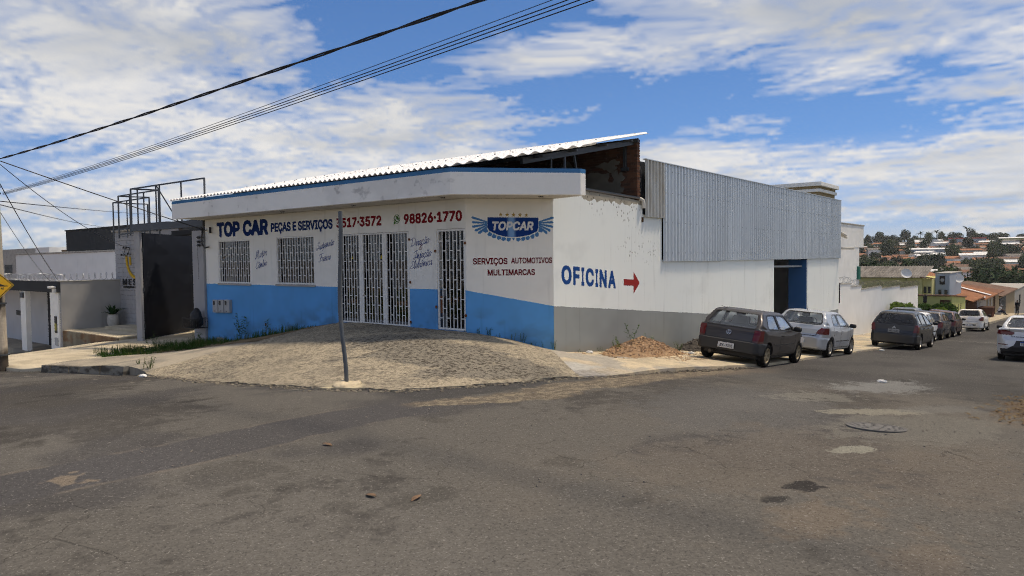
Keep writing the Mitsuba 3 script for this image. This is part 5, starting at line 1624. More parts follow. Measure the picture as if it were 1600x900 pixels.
G = {  # old two door hatchback
    'L': 3.81, 'W': 1.645, 'H': 1.41, 'axles': (.63, 3.10), 'wheel': .285, 'iters': 8,
    'lower': rnd(Polygon([(.06, .30), (.02, .42), (.03, .62), (.075, .80), (.13, .955), (.6, .95), (2.75, .925), (3.35, .86), (3.66, .76), (3.78, .60), (3.79, .36), (3.70, .26), (.25, .28)]), .03),
    'front_low': [(.74, .22), (.80, .36), (.8225, .55), (.815, .78), (.765, .99)],
    'plan': arc_plan(1.645, 3.81, .10, .15, .14),
    'cabin': rnd(Polygon([(.10, .90), (.145, .97), (.49, 1.325), (.60, 1.385), (1.25, 1.412), (1.85, 1.395), (2.05, 1.355), (2.78, .915), (2.78, .85), (.10, .85)]), .03),
    'front_cab': [(.775, .84), (.762, .96), (.60, 1.34), (.53, 1.405), (.40, 1.43)],
    'plan_cab': arc_plan(1.56, 2.85, .10, .05, .12, .08, 2.80),
    'windows': [Polygon([(.60, .985), (1.37, .965), (1.29, 1.305), (.86, 1.315), (.74, 1.28)]).buffer(-.03).buffer(.03), Polygon([(1.47, .965), (2.50, .945), (2.03, 1.285), (1.93, 1.305), (1.39, 1.308)]).buffer(-.025).buffer(.025)],
    'rear_window': Polygon([(-.615, .965), (.615, .965), (.505, 1.315), (-.505, 1.315)]).buffer(-.05).buffer(.05),
    'windscreen': Polygon([(-.64, .97), (.64, .97), (.52, 1.32), (-.52, 1.32)]).buffer(-.05).buffer(.05),
    'rear_lights': [('tail_lamp', Polygon([(.595, .665), (.90, .665), (.90, .925), (.60, .925)]), M_LAMP), ('reverse_lamp', Polygon([(.60, .610), (.90, .610), (.90, .660), (.60, .660)]), mat('lamp_smoke', (0.10, 0.035, 0.03), 0.1, 0.6))],
    'front_lights': [Polygon([(.40, .56), (.75, .56), (.75, .72), (.40, .72)])],
    'lamp_depth': .26,
    'bumpers': [('rear_bumper', Polygon([(-.02, .33), (-.055, .42), (-.045, .58), (.02, .62), (.62, .60), (.62, .30), (.1, .29)]), -.2, .48, M_BUMPER, .022), ('front_bumper', Polygon([(3.3, .24), (3.3, .52), (3.80, .52), (3.86, .40), (3.80, .24)]), 3.35, 4.0, M_BUMPER, .02)],
    'seams': [[(1.42, .30), (1.43, .95)], [(2.62, .36), (2.66, .93)], [(.62, .945), (2.66, .92)], [(1.42, .30), (2.62, .30)], [(.66, .73), (.68, .73)]],
    'rear_seams': [[(-.585, .62), (.585, .62)], [(.585, .62), (.60, .95)], [(-.585, .62), (-.60, .95)]],
    'mouldings': [Polygon([(1.0, .555), (2.55, .555), (2.55, .585), (1.0, .585)])],
    'mirror': (.80, 2.42, .985), 'handles': [(1.58, .80)], 'plate': (-.062, .455, -.10), 'plate_text': 'JEX-9305', 'badge': (.045, .80, 'ring', -.25, .062),
    'seat_y': 1.75, 'bench': .95, 'exhaust': -.40, 'spokes': 6, 'rim': M_RIMDIRTY, 'antenna': ((-.35, .66, 1.395), (-.42, .46, 1.44)),
}
G5 = {  # newer five door hatchback
    'L': 3.90, 'W': 1.66, 'H': 1.46, 'axles': (.62, 3.085), 'wheel': .295, 'iters': 14,
    'lower': rnd(Polygon([(.05, .30), (.0, .40), (.01, .60), (.06, .72), (.075, .86), (.16, 1.0), (.6, 1.0), (2.85, .95), (3.45, .86), (3.74, .74), (3.87, .56), (3.88, .34), (3.78, .22), (.25, .22)]), .05),
    'front_low': [(.74, .18), (.81, .34), (.83, .56), (.825, .80), (.76, 1.03)],
    'plan': arc_plan(1.66, 3.90, .17, .22, .20),
    'cabin': rnd(Polygon([(.13, .90), (.20, 1.03), (.47, 1.36), (.60, 1.425), (1.25, 1.463), (1.85, 1.45), (2.1, 1.405), (2.92, .95), (2.92, .85), (.13, .85)]), .05),
    'front_cab': [(.785, .84), (.770, .98), (.60, 1.38), (.52, 1.45), (.38, 1.48)],
    'plan_cab': arc_plan(1.58, 2.98, .16, .06, .18, .10, 2.95),
    'windows': [Polygon([(.88, 1.03), (1.50, 1.01), (1.44, 1.36), (1.10, 1.345), (.96, 1.24)]).buffer(-.04).buffer(.04), Polygon([(1.60, 1.01), (2.60, .98), (2.12, 1.325), (1.95, 1.36), (1.54, 1.365)]).buffer(-.03).buffer(.03)],
    'rear_window': Polygon([(-.60, 1.04), (.60, 1.04), (.49, 1.375), (-.49, 1.375)]).buffer(-.06).buffer(.06),
    'windscreen': Polygon([(-.64, 1.0), (.64, 1.0), (.50, 1.37), (-.50, 1.37)]).buffer(-.05).buffer(.05),
    'rear_lights': [('tail_lamp', Polygon([(.49, .745), (.60, .72), (.95, .73), (.95, .93), (.62, .925), (.56, .87)]), M_LAMP)],
    'front_lights': [Polygon([(.35, .56), (.76, .60), (.76, .76), (.40, .70)])],
    'lamp_depth': .34,
    'bumpers': [('rear_bumper', Polygon([(-.01, .27), (-.035, .40), (-.03, .58), (.03, .63), (.62, .60), (.62, .24), (.1, .22)]), -.2, .42, None, .010), ('front_bumper', Polygon([(3.45, .22), (3.45, .50), (3.86, .50), (3.92, .38), (3.84, .22)]), 3.45, 4.0, None, .01)],
    'seams': [[(1.55, .30), (1.56, 1.0)], [(2.70, .36), (2.76, .95)], [(.84, 1.02), (2.76, .965)], [(1.0, .30), (2.70, .30)], [(.86, .66), (.84, 1.0)]],
    'rear_seams': [[(-.48, .66), (.48, .66)], [(.48, .66), (.62, .93)], [(-.48, .66), (-.62, .93)]],
    'mouldings': [Polygon([(1.05, .50), (2.62, .50), (2.62, .525), (1.05, .525)])],
    'mirror': (.82, 2.50, 1.02), 'handles': [(1.05, .845), (1.72, .835)], 'handle_mat': 'paint', 'plate': (-.046, .47, -.08), 'plate_text': 'HHZ-4814', 'badge': (.035, .80, 'ring', -.18, .055),
    'seat_y': 1.85, 'bench': 1.0, 'spokes': 5, 'antenna': ((-.0, .72, 1.44), (-.02, .66, 1.58)), 'wiper': ((-.02, .16, 1.05), (.38, .17, 1.06)),
}
V = {  # rounded minivan
    'L': 4.28, 'W': 1.75, 'H': 1.64, 'axles': (.70, 3.46), 'wheel': .31, 'iters': 14, 'glass': 'mat_dark_glass',
    'lower': rnd(Polygon([(.04, .30), (.0, .42), (.02, .62), (.07, .80), (.09, 1.02), (.5, 1.04), (3.3, 1.0), (3.85, .86), (4.14, .70), (4.25, .52), (4.26, .32), (4.14, .22), (.25, .22)]), .05),
    'front_low': [(.78, .18), (.85, .34), (.875, .60), (.865, .85), (.80, 1.06)],
    'plan': arc_plan(1.75, 4.28, .09, .24, .16),
    'cabin': rnd(Polygon([(.08, .90), (.12, 1.05), (.38, 1.47), (.58, 1.58), (1.3, 1.64), (2.1, 1.63), (2.5, 1.57), (3.55, .98), (3.55, .9), (.08, .9)]), .05),
    'front_cab': [(.83, .88), (.82, 1.02), (.61, 1.52), (.50, 1.61), (.30, 1.66)],
    'plan_cab': arc_plan(1.69, 3.6, .09, .06, .16, .06, 3.6),
    'windows': [Polygon([(.42, 1.12), (.95, 1.09), (.95, 1.50), (.55, 1.47)]).buffer(-.03).buffer(.03), Polygon([(1.03, 1.09), (1.95, 1.07), (1.95, 1.53), (1.03, 1.52)]).buffer(-.03).buffer(.03), Polygon([(2.05, 1.07), (3.15, 1.04), (2.5, 1.48), (2.05, 1.53)]).buffer(-.03).buffer(.03)],
    'rear_window': Polygon([(-.69, 1.06), (.69, 1.06), (.52, 1.50), (-.52, 1.50)]).buffer(-.07).buffer(.07),
    'windscreen': Polygon([(-.68, 1.06), (.68, 1.06), (.54, 1.53), (-.54, 1.53)]).buffer(-.05).buffer(.05),
    'rear_lights': [('tail_lamp', Polygon([(.66, .72), (.95, .72), (.95, 1.05), (.70, 1.05)]), M_LAMP)],
    'front_lights': [Polygon([(.35, .60), (.80, .62), (.80, .80), (.40, .74)])],
    'lamp_depth': .26,
    'bumpers': [('rear_bumper', Polygon([(-.05, .26), (-.07, .40), (-.055, .58), (.02, .62), (.70, .60), (.70, .24), (.1, .22)]), -.2, .50, None, .016), ('front_bumper', Polygon([(3.8, .22), (3.8, .50), (4.26, .50), (4.30, .38), (4.2, .22)]), 3.8, 4.5, None, .01)],
    'seams': [[(1.0, .66), (.99, 1.08)], [(2.0, .30), (2.0, 1.06)], [(3.1, .36), (3.2, 1.02)], [(1.05, .30), (3.1, .30)]],
    'rear_seams': [[(-.64, .66), (.64, .66)], [(.64, .66), (.66, 1.05)], [(-.64, .66), (-.66, 1.05)]],
    'mirror': (.88, 2.9, 1.12), 'handles': [(1.2, .92), (2.12, .91)], 'plate': (-.01, .75, -.10), 'plate_text': 'NHU-1150', 'plate_mat': M_PLATEGREY, 'badge': (.055, .90, 'chevrons', -.1, .05),
    'seat_y': 2.2, 'bench': 1.05, 'spokes': 7, 'wiper': ((-.0, .10, 1.09), (.42, .11, 1.10)), 'antenna': ((0, .5, 1.60), (0, .40, 1.76)),
}
H = {**G, 'L': 3.70, 'H': 1.44, 'axles': (.60, 2.98), 'rim': M_RIM, 'plate_text': 'JVL-2204', 'badge': None, 'windows': [Polygon([(.50, .985), (1.05, .975), (1.05, 1.31), (.76, 1.30), (.62, 1.22)]).buffer(-.03).buffer(.03), Polygon([(1.13, .975), (1.78, .965), (1.78, 1.305), (1.13, 1.31)]).buffer(-.03).buffer(.03), Polygon([(1.86, .965), (2.55, .945), (2.06, 1.28), (1.86, 1.30)]).buffer(-.02).buffer(.02)],
     'handles': [(1.2, .86), (1.95, .85)], 'exhaust': None, 'seams': G['seams'] + [[(1.82, .30), (1.82, .95)]], 'mouldings': [Polygon([(.95, .50), (2.6, .50), (2.6, .56), (.95, .56)])]}
K = {**G5, 'L': 3.94, 'W': 1.70, 'H': 1.525, 'axles': (.66, 3.15), 'plate_text': 'QPR-7C31', 'badge': (.03, .86, 'oval', -.15, .07), 'plate': (-.046, .42, -.08),
     'rear_panels': [(Polygon([(-.42, .33), (.42, .33), (.34, .50), (-.34, .50)]), .2, M_TRIM)], 'rear_lights': [('tail_lamp', Polygon([(.55, .74), (.62, .70), (.95, .74), (.95, .98), (.70, .96), (.60, .86)]), M_LAMP)], 'antenna': None, 'glass': 'mat_dark_glass'}
N = {  # sedan
    'L': 4.47, 'W': 1.73, 'H': 1.47, 'axles': (.90, 3.50), 'wheel': .315, 'iters': 14, 'glass': 'mat_dark_glass',
    'lower': rnd(Polygon([(.06, .32), (.0, .46), (.02, .66), (.09, .80), (.10, .94), (.04, 1.03), (.10, 1.055), (.65, 1.04), (3.3, .97), (3.95, .86), (4.28, .72), (4.43, .54), (4.44, .34), (4.34, .22), (.3, .22)]), .025),
    'front_low': [(.76, .18), (.84, .34), (.865, .58), (.855, .84), (.78, 1.08)],
    'plan': arc_plan(1.73, 4.47, .20, .26, .24),
    'cabin': rnd(Polygon([(.50, .90), (.56, 1.04), (1.18, 1.36), (1.40, 1.43), (1.95, 1.47), (2.45, 1.445), (2.65, 1.40), (3.45, .95), (3.45, .9), (.50, .9)]), .05),
    'front_cab': [(.80, .88), (.785, 1.0), (.61, 1.37), (.54, 1.45), (.40, 1.49)],
    'plan_cab': arc_plan(1.62, 3.5, .22, .06, .18, .48, 3.5),
    'windows': [Polygon([(1.05, 1.06), (1.95, 1.04), (1.95, 1.38), (1.42, 1.36)]).buffer(-.03).buffer(.03), Polygon([(2.03, 1.04), (3.1, 1.0), (2.62, 1.33), (2.03, 1.38)]).buffer(-.03).buffer(.03)],
    'rear_window': Polygon([(-.60, 1.085), (.60, 1.085), (.50, 1.375), (-.50, 1.375)]).buffer(-.05).buffer(.05),
    'windscreen': Polygon([(-.66, 1.02), (.66, 1.02), (.50, 1.38), (-.50, 1.38)]).buffer(-.05).buffer(.05),
    'rear_lights': [('tail_lamp', Polygon([(.36, .86), (.45, .83), (.95, .86), (.95, 1.0), (.60, .99), (.36, .93)]), M_LAMP), ('reflector', Polygon([(.52, .515), (.80, .525), (.80, .55), (.52, .54)]), M_LAMP)],
    'lamp_depth': .40,
    'bumpers': [('front_bumper', Polygon([(4.0, .22), (4.0, .50), (4.45, .50), (4.50, .38), (4.4, .22)]), 4.0, 4.6, None, .01)],
    'rear_panels': [(Polygon([(-.62, .34), (.62, .34), (.36, .52), (.30, .66), (-.30, .66), (-.36, .52)]), .3, M_BUMPER), (Polygon([(-.70, .20), (.70, .20), (.74, .40), (-.74, .40)]), .3, M_BUMPER)],
    'seams': [[(2.0, .30), (2.0, 1.03)], [(3.1, .36), (3.16, .98)], [(1.15, .62), (1.02, 1.04)], [(1.3, .30), (3.1, .30)]],
    'rear_seams': [[(-.42, .78), (.42, .78)], [(.42, .78), (.50, 1.03)], [(-.42, .78), (-.50, 1.03)]],
    'mirror': (.86, 2.85, 1.05), 'handles': [(1.4, .90), (2.2, .89)], 'plate': (-.018, .565, -.10), 'plate_text': 'RSA-5D28', 'plate_band': True, 'badge': (.085, .92, 'cross', -.05, .075),
    'seat_y': 2.2, 'bench': 1.0, 'spokes': 5,
}
P_BROWN = paint('brown', (0.044, 0.040, 0.041), 0.32, 0.4, .25, (0.085, 0.070, 0.062))
P_SILVER = paint('silver', (0.46, 0.48, 0.50), 0.30, 0.5)
P_DARK = paint('dark_grey', (0.020, 0.022, 0.026), 0.28, 0.2)
P_WHITE = paint('white', (0.72, 0.72, 0.70), 0.32, 0.0)
P_NAVY = paint('navy', (0.030, 0.034, 0.050), 0.3, 0.3, .3)
P_MAROON = paint('maroon', (0.060, 0.018, 0.022), 0.3, 0.3, .2)
P_DUSTWHITE = paint('dusty_white', (0.70, 0.69, 0.65), 0.35, 0.0, .55, (0.52, 0.40, 0.22))
P_SEDAN = paint('pale_silver', (0.60, 0.61, 0.62), 0.32, 0.25)
G5['handle_mat'] = K['handle_mat'] = P_SILVER
K['handle_mat'] = P_DUSTWHITE
ROW = 'cars parked along the kerb'
G['seat_mat'] = matte('seat_grey', (0.20, 0.20, 0.21))
bars = []
build_car('parked_car', 'brown two door hatchback with black bumper, nearest car beside the grey wall foot', ROW, zs(G, .93), -6.80, 16.62, P_BROWN, surf, 0.01, .055)
build_car('parked_car', 'silver hatchback parked in front of the workshop opening', ROW, zs(G5, .925), -6.82, 22.15, P_SILVER, surf, 0.0, .06)
build_car('parked_car', 'dark grey minivan parked beside the white stepped wall', ROW, zs({**V, 'iters': 60}, .885), -5.88, 30.95, P_DARK, surf, 0.0, .07)
build_car('parked_car', 'white hatchback half hidden behind the dark minivan', ROW, H, -6.55, 37.4, P_WHITE, surf, 0.0, .09)
build_car('parked_car', 'navy hatchback parked between a white and a maroon car', ROW, {**H, 'rim': M_RIMDIRTY, 'plate_text': 'KDT-3318'}, -6.50, 41.6, P_NAVY, surf, 0.0, .09)
build_car('parked_car', 'maroon hatchback at the far end of the parked row', ROW, {**H, 'plate_text': 'MXB-6120'}, -6.50, 45.9, P_MAROON, surf, 0.0, .09)
build_car('parked_car', 'steel grey car on the footway, only its roof showing above the dark minivan', ROW, {**G5, 'plate_text': 'NGT-4402'}, -7.85, 43.6, paint('steel_grey', (0.16, 0.17, 0.18), .3, .4), lambda a, b: surf(min(a, -6.3), b), 0.0, .09)
build_car('driving_car', 'dusty white hatchback driving away down the street', None, K, -6.05, 55.8, P_DUSTWHITE, lambda a, b: float(road_z(a, b)), 0.0, .08)
build_car('parked_sedan', 'pale silver sedan cut off by the right edge of the picture', None, N, -1.42, 27.6, P_SEDAN, lambda a, b: float(road_z(a, b)), 0.0, .07)
# ------------------------------------------------------------------ along the side street beyond the shop
sw = thing('boundary_wall', 'white boundary wall descending the street in steps, topped with razor wire', 'wall')
steps = [(36.2, 38.5, .27, .20), (38.5, 40.63, .05, .02), (40.63, 45.4, -.17, -.17), (45.4, 50.5, -.32, -.34), (50.5, 56.7, -.48, -.55)]
M_COIL = mat('old_wire', (0.20, 0.19, 0.13), 0.5, 0.4, 0.4)
for i, (y0, y1, z0, z1) in enumerate(steps):
    pg = Polygon([(y0, -4.2), (y1, -4.2), (y1, z1), (y0, z0)])
    m = extrude(pg, .16)
    m.apply_transform(frame((-9.36, 0, 0), UY, UZ))
    part(sw, 'panel', m, M_WHITEWALL)
    part(sw, 'capping', bar((-9.28, y0 - .05, z0 + .02), (-9.28, y1, z1 + .02), .22, .045), M_CONC)
    part(sw, 'razor_wire', coil((-9.28, y0, z0 + .03), (-9.28, y1 + .1, z1 + .03), .19 if i > 1 else .17, int((y1 - y0) * (5 if i > 1 else 3)), .009, i), M_COIL if i > 1 else M_RAZOR)
tw = thing('white_tower_house', 'plain white two storey house end jutting out above the boundary wall', 'house')
part(tw, 'wall', box(-14, -9.42, 36.35, 41.05, -3, 2.05), M_WHITEWALL)
part(tw, 'upper_wall', box(-14, -9.40, 36.35, 41.9, 2.05, 3.18), M_WHITEWALL)
part(tw, 'parapet', rbox(-14.05, -9.36, 36.3, 41.95, 3.18, 3.25, .015), M_CONC)
part(tw, 'shutter', box(-9.42, -9.34, 40.6, 41.05, .35, 1.05), matte('green_shutter', (0.05, 0.16, 0.13)))
bt = thing('beige_tower', 'beige house top with two white cornice bands behind the metal cladding', 'house')
M_BEIGE = matte('beige_paint', mikit.proc(f_plain((0.30, 0.235, 0.14), amt=.15)))
part(bt, 'wall', box(-24, -13.5, 48.2, 52, -3, 6.1), M_BEIGE)
for z0, z1, o in ((5.72, 5.92, .12), (6.10, 6.36, .22)):
    part(bt, 'cornice', rbox(-24.2, -13.5 + o, 48.2 - o, 52 + o, z0, z1, .02), M_WHITEWALL)
part(bt, 'wall_band', box(-24, -13.47, 48.17, 52.03, 5.92, 6.10), M_BEIGE)

M_TILE = [matte(f'roof_tile_{i}', mikit.proc(lambda p, n, uv, c=c: C(*c) * (0.65 + 0.7 * fbm(p.x * 2.5, p.y * 2.5, p.z * 4, 4)))) for i, c in enumerate([(0.33, 0.165, 0.098), (0.23, 0.130, 0.09), (0.195, 0.135, 0.105)])]
M_FIBRE = matte('fibre_cement', mikit.proc(lambda p, n, uv: C(0.21, 0.195, 0.175) * (0.55 + 0.9 * fbm(p.x * 3.2, p.y * 1.0, 0, 4))))
M_WMETAL = matte('far_white_roof', (0.74, 0.74, 0.72))
M_GLASSFAR = mat('far_window', (0.03, 0.035, 0.04), 0.2, 0.5)
M_YELLOW = matte('pale_yellow_paint', mikit.proc(f_plain((0.60, 0.56, 0.27), amt=.15)))
M_LIME = matte('pale_green_paint', mikit.proc(f_plain((0.46, 0.48, 0.20), amt=.2)))
M_BLUEGREY = matte('blue_grey_paint', mikit.proc(f_plain((0.36, 0.41, 0.47), amt=.15)))
M_TAN = matte('tan_paint', mikit.proc(f_plain((0.34, 0.28, 0.19), amt=.2)))
M_STONEGREY = matte('old_grey_paint', mikit.proc(f_plain((0.38, 0.37, 0.34), amt=.25)))
M_BROWNDOOR = matte('brown_door', (0.075, 0.045, 0.032))


def tiles(x0, x1, y0, y1, z0, z1, along='y', pitch=.22):
    """A tiled roof slope as ridged strips: height goes from z0 (at x1) to z1 (at x0), ridges running down the slope."""
    n = max(2, int(abs(y1 - y0) / pitch))
    ys = np.linspace(y0, y1, n * 2 + 1)
    dz = np.where(np.arange(len(ys)) % 2 == 0, 0, .07)
    v = np.vstack([np.column_stack([np.full(len(ys), x1), ys, z0 + dz]), np.column_stack([np.full(len(ys), x0), ys, z1 + dz]), np.column_stack([np.full(len(ys), x1), ys, z0 - .08 + 0 * dz]), np.column_stack([np.full(len(ys), x0), ys, z1 - .08 + 0 * dz])])
    k = len(ys)
    f = []
    for i in range(k - 1):
        f += [[i, i + 1, k + i + 1], [i, k + i + 1, k + i], [2 * k + i, 3 * k + i + 1, 2 * k + i + 1], [2 * k + i, 3 * k + i, 3 * k + i + 1], [i, 2 * k + i + 1, i + 1], [i, 2 * k + i, 2 * k + i + 1]]
    return trimesh.Trimesh(v, f, process=False)


yh = thing('yellow_house', 'pale yellow house with a long grey corrugated roof and satellite dish', 'house')
part(yh, 'wall', box(-18.5, -12.0, 76, 84, -5.5, -.55), M_YELLOW)
part(yh, 'wall', box(-11.98, -11.25, 76.3, 84, -5.5, -.62), M_YELLOW)
sl = tiles(0, 7.6, 0, 4.6, 0, 0, pitch=.5)
rp_ = [(-19, 75.6, -.50), (-11.7, 75.6, -.50), (-11.7, 80.5, .55), (-19, 80.5, .55)]
n_ = 30
vv, ff = [], []
for i in range(n_ * 2 + 1):
    xx = -19 + 7.3 * i / (n_ * 2)
    dz = .06 * (i % 2)
    vv += [(xx, 75.6, -.52 + dz), (xx, 80.5, .50 + dz)]
    if i:
        ff += [[2 * i - 2, 2 * i, 2 * i + 1], [2 * i - 2, 2 * i + 1, 2 * i - 1]]
part(yh, 'roof', trimesh.Trimesh(np.array(vv), ff, process=False), M_FIBRE)
part(yh, 'roof__edge', bar((-12.1, 75.6, -.45), (-11.1, 76.2, -.60), .25, .08), M_TILE[1])
for x0 in (-11.9, -11.55):
    part(yh, 'window', box(x0, x0 + .22, 76.24, 76.32, -1.95, -1.35), M_GLASSFAR)
dish = lathe([(.02, 0), (.2, .02), (.38, .08), (.48, .14), (.485, .13), (.38, .06), (.2, 0), (.02, -.02)], 20)
for (dx, dy, dzz, owner) in ((-13.3, 75.7, -.15, yh),):
    q = dish.copy()
    q.apply_transform(trimesh.transformations.rotation_matrix(1.15, (1, 0.55, 0)))
    q.apply_translation((dx, dy, dzz))
    part(owner, 'satellite_dish', q, M_WHITEPRINT, 40)
    part(owner, 'satellite_dish__mast', cylinder((dx, dy + .1, dzz - .7), (dx, dy + .1, dzz), .03, 6), M_STEEL)
bh = thing('blue_grey_house', 'narrow blue grey house with a framed picture high on its front', 'house')
part(bh, 'wall', box(-11.22, -10.05, 78, 86, -6, -.18), M_BLUEGREY)
part(bh, 'parapet', rbox(-11.27, -10.0, 77.95, 86, -.18, -.10, .015), M_STONEGREY)
part(bh, 'picture', box(-10.85, -10.42, 77.95, 77.985, -1.20, -.40), M_PLASTIC)
part(bh, 'picture__print', plate(Point(-10.63, -.78).buffer(.16), (0, 77.945, 0), (1, 0, 0), (0, 0, 1), .004), M_METERBOX)
for x0 in (-10.95, -10.45):
    part(bh, 'window', box(x0, x0 + .25, 77.95, 77.985, -2.2, -1.70), M_GLASSFAR)
gw_ = thing('green_wall_house', 'pale green walled house with a terracotta coping and three slit windows', 'house')
part(gw_, 'wall', box(-11.6, -9.0, 71.5, 71.7, -5, -1.98), M_LIME, label='green wall facing up the street')
m = extrude(Polygon([(71.7, -6), (80, -6), (80, -2.46), (71.7, -1.98)]), .2)
m.apply_transform(frame((-9.2, 0, 0), UY, UZ))
part(gw_, 'wall', m, M_LIME, label='green wall along the footway')
for i in range(12):
    part(gw_, 'coping_tile', rbox(-11.6 + i * .216, -11.40 + i * .216, 71.35, 71.85, -1.98, -1.86, .02), M_TILE[i % 2 + 1])
for i in range(20):
    y0 = 71.7 + i * .41
    part(gw_, 'coping_tile', rbox(-9.32, -8.85, y0, y0 + .39, -1.99 - i * .0236, -1.88 - i * .0236, .02), M_TILE[i % 2 + 1])
for y0 in (73.3, 75.0, 76.7):
    part(gw_, 'slit_window', box(-9.02, -8.985, y0, y0 + .4, -3.55, -2.85), M_GLASSFAR)
part(gw_, 'door', box(-9.9, -9.12, 71.44, 71.495, -4.4, -2.3), M_BROWNDOOR)
ghh = thing('tiled_house', 'house with a wavy orange tile roof and a wide brown garage door', 'house')
part(ghh, 'wall', box(-16, -9.0, 80.1, 98, -7, -3.0), M_STONEGREY)
part(ghh, 'garage_door', box(-9.02, -8.96, 80.5, 88.8, -5.4, -2.98), M_BROWNDOOR)
for i in range(9):
    part(ghh, 'garage_door__slat', box(-8.965, -8.945, 80.6, 88.7, -5.35 + i * .26, -5.35 + i * .26 + .23), M_BROWNDOOR)
part(ghh, 'roof', tiles(-16, -8.4, 80, 89.5, -2.85, -.75, pitch=.4), M_TILE[0], label='orange tile roof')
part(ghh, 'roof', tiles(-15, -8.3, 89.5, 103, -3.15, -1.25, pitch=.4), M_TILE[0], label='orange tile roof patched with white sheets')
for y0, y1 in ((89.6, 90.6), (95.2, 96.4)):
    part(ghh, 'roof__white_sheet', bar((-12.5, (y0 + y1) / 2, -1.75), (-8.35, (y0 + y1) / 2, -2.95), y1 - y0, .05, (0, 0, 1)), M_WMETAL)
fh = thing('tan_house', 'tan fronted house with narrow doors beyond the brown garage', 'house')
part(fh, 'wall', box(-15, -9.02, 98, 113, -8, -3.05), M_TAN)
for y0 in (91.5, 99.5, 103, 106.5):
    part(fh, 'door', box(-9.0, -8.95, y0, y0 + 1.5, -6.2, -3.6), (M_BROWNDOOR, M_STONEGREY)[int(y0) % 2])
part(fh, 'roof', tiles(-15.5, -8.4, 103, 113.5, -3.2, -1.9, pitch=.5), M_TILE[1])
gh2 = thing('gated_house', 'low house with a tall black gate behind the sitting person', 'house')
part(gh2, 'wall', box(-15, -9.02, 113.2, 140, -9.5, -3.95), M_TAN)
part(gh2, 'gate', box(-9.0, -8.94, 114, 123, -7.4, -4.35), M_PLASTIC)
part(gh2, 'roof', tiles(-15.5, -8.6, 113.5, 140, -3.95, -2.8, pitch=.7), M_TILE[2])
gh3 = thing('grey_wall_house', 'grey walled house with a dark slot window at the right edge', 'house')
part(gh3, 'wall', box(-15, -9.05, 140.2, 175, -11, -4.4), M_STONEGREY)
part(gh3, 'window', box(-9.03, -8.98, 150, 152.5, -7.0, -5.4), M_PLASTIC)
part(gh3, 'parapet', rbox(-15, -8.98, 140.2, 175, -4.4, -4.25, .03), M_CONC)
for nm, lab, x0, x1, y0, y1, zb, ze, zr, mt, wm in (('roofed_house', 'house roof of weathered tiles rising behind the orange one', -24, -15.5, 84, 96, -6, -1.7, -.3, M_TILE[1], M_STONEGREY),
                                            ('roofed_house', 'house with grey corrugated roof behind the satellite dish', -23, -14.5, 97, 108, -7, -2.2, -.9, M_FIBRE, M_WHITEWALL),
                                            ('roofed_house', 'white gabled house with faded orange roof down the street', -26, -16, 118, 132, -8, -2.6, -.8, M_TILE[0], M_WHITEWALL),
                                            ('roofed_house', 'brick coloured house with dark tile roof far down the street', -25, -15.5, 134, 150, -9, -4.0, -2.6, M_TILE[2], M_TILE[1]),
                                            ('roofed_house', 'long white walled house near the valley floor', -34, -15.6, 160, 176, -11, -4.8, -3.9, M_FIBRE, M_WHITEWALL)):
    hh = thing(nm, lab, 'house')
    part(hh, 'wall', box(x0, x1, y0, y1, zb, ze), wm)
    xm = (x0 + x1) / 2
    gm_ = extrude(Polygon([(x0, ze), (x1, ze), (xm, zr - .06)]), y1 - y0 - .02)
    gm_.apply_transform(np.array([[1, 0, 0, 0], [0, 0, -1, y1 - .01], [0, 1, 0, 0], [0, 0, 0, 1.0]]))
    part(hh, 'gable', gm_, wm)
    part(hh, 'roof', tiles(xm, x1 + .5, y0 - .4, y1 + .4, ze - .05, zr, pitch=.5), mt)
    part(hh, 'roof', tiles(xm, x0 - .5, y1 + .4, y0 - .4, ze - .05, zr, pitch=.5), mt)
    for q in range(2):
        part(hh, 'window', box(x0 + 1.5 + q * (x1 - x0) * .45, x0 + 2.8 + q * (x1 - x0) * .45, y0 - .04, y0 + .02, ze - 1.6, ze - .5), M_GLASSFAR)
q = dish.copy()
q.apply_transform(trimesh.transformations.rotation_matrix(1.15, (1, 0.6, 0)))
q.apply_translation((-9.9, 82.5, -.75))
part(ghh, 'satellite_dish', q, M_WHITEPRINT, 40)
bx_ = thing('brick_bin', 'low brick bin at the edge of the footway', 'bin')
part(bx_, 'box', box(-8.7, -7.6, 88.6, 90.6, -5.2, -4.05), M_BRICK[1])
part(bx_, 'cap', rbox(-8.8, -7.5, 88.5, 90.7, -4.05, -3.9, .03), M_BRICK[3])
for (xx, yy, hgt, lab) in ((-12.6, 79.0, 5.2, 'thin wooden pole beside the blue grey house'), (-7.0, 128.0, 7.5, 'thin dark pole far down the street'), (-7.2, 152.0, 8.0, 'thin pole at the right edge far down the street'), (-10.9, 70.6, 3.4, 'short post with a dark box behind the hedge')):
    k = thing('wooden_pole', lab, 'pole')
    z = float(ground_z(xx, yy))
    part(k, 'shaft', tube([(xx, yy, z - .3), (xx, yy, z + hgt)], (.10, .07), 8), M_BARK)
    part(k, 'top_box', rbox(xx - .14, xx + .14, yy - .12, yy + .12, z + hgt - .7, z + hgt - .1, .03), M_PLASTIC)


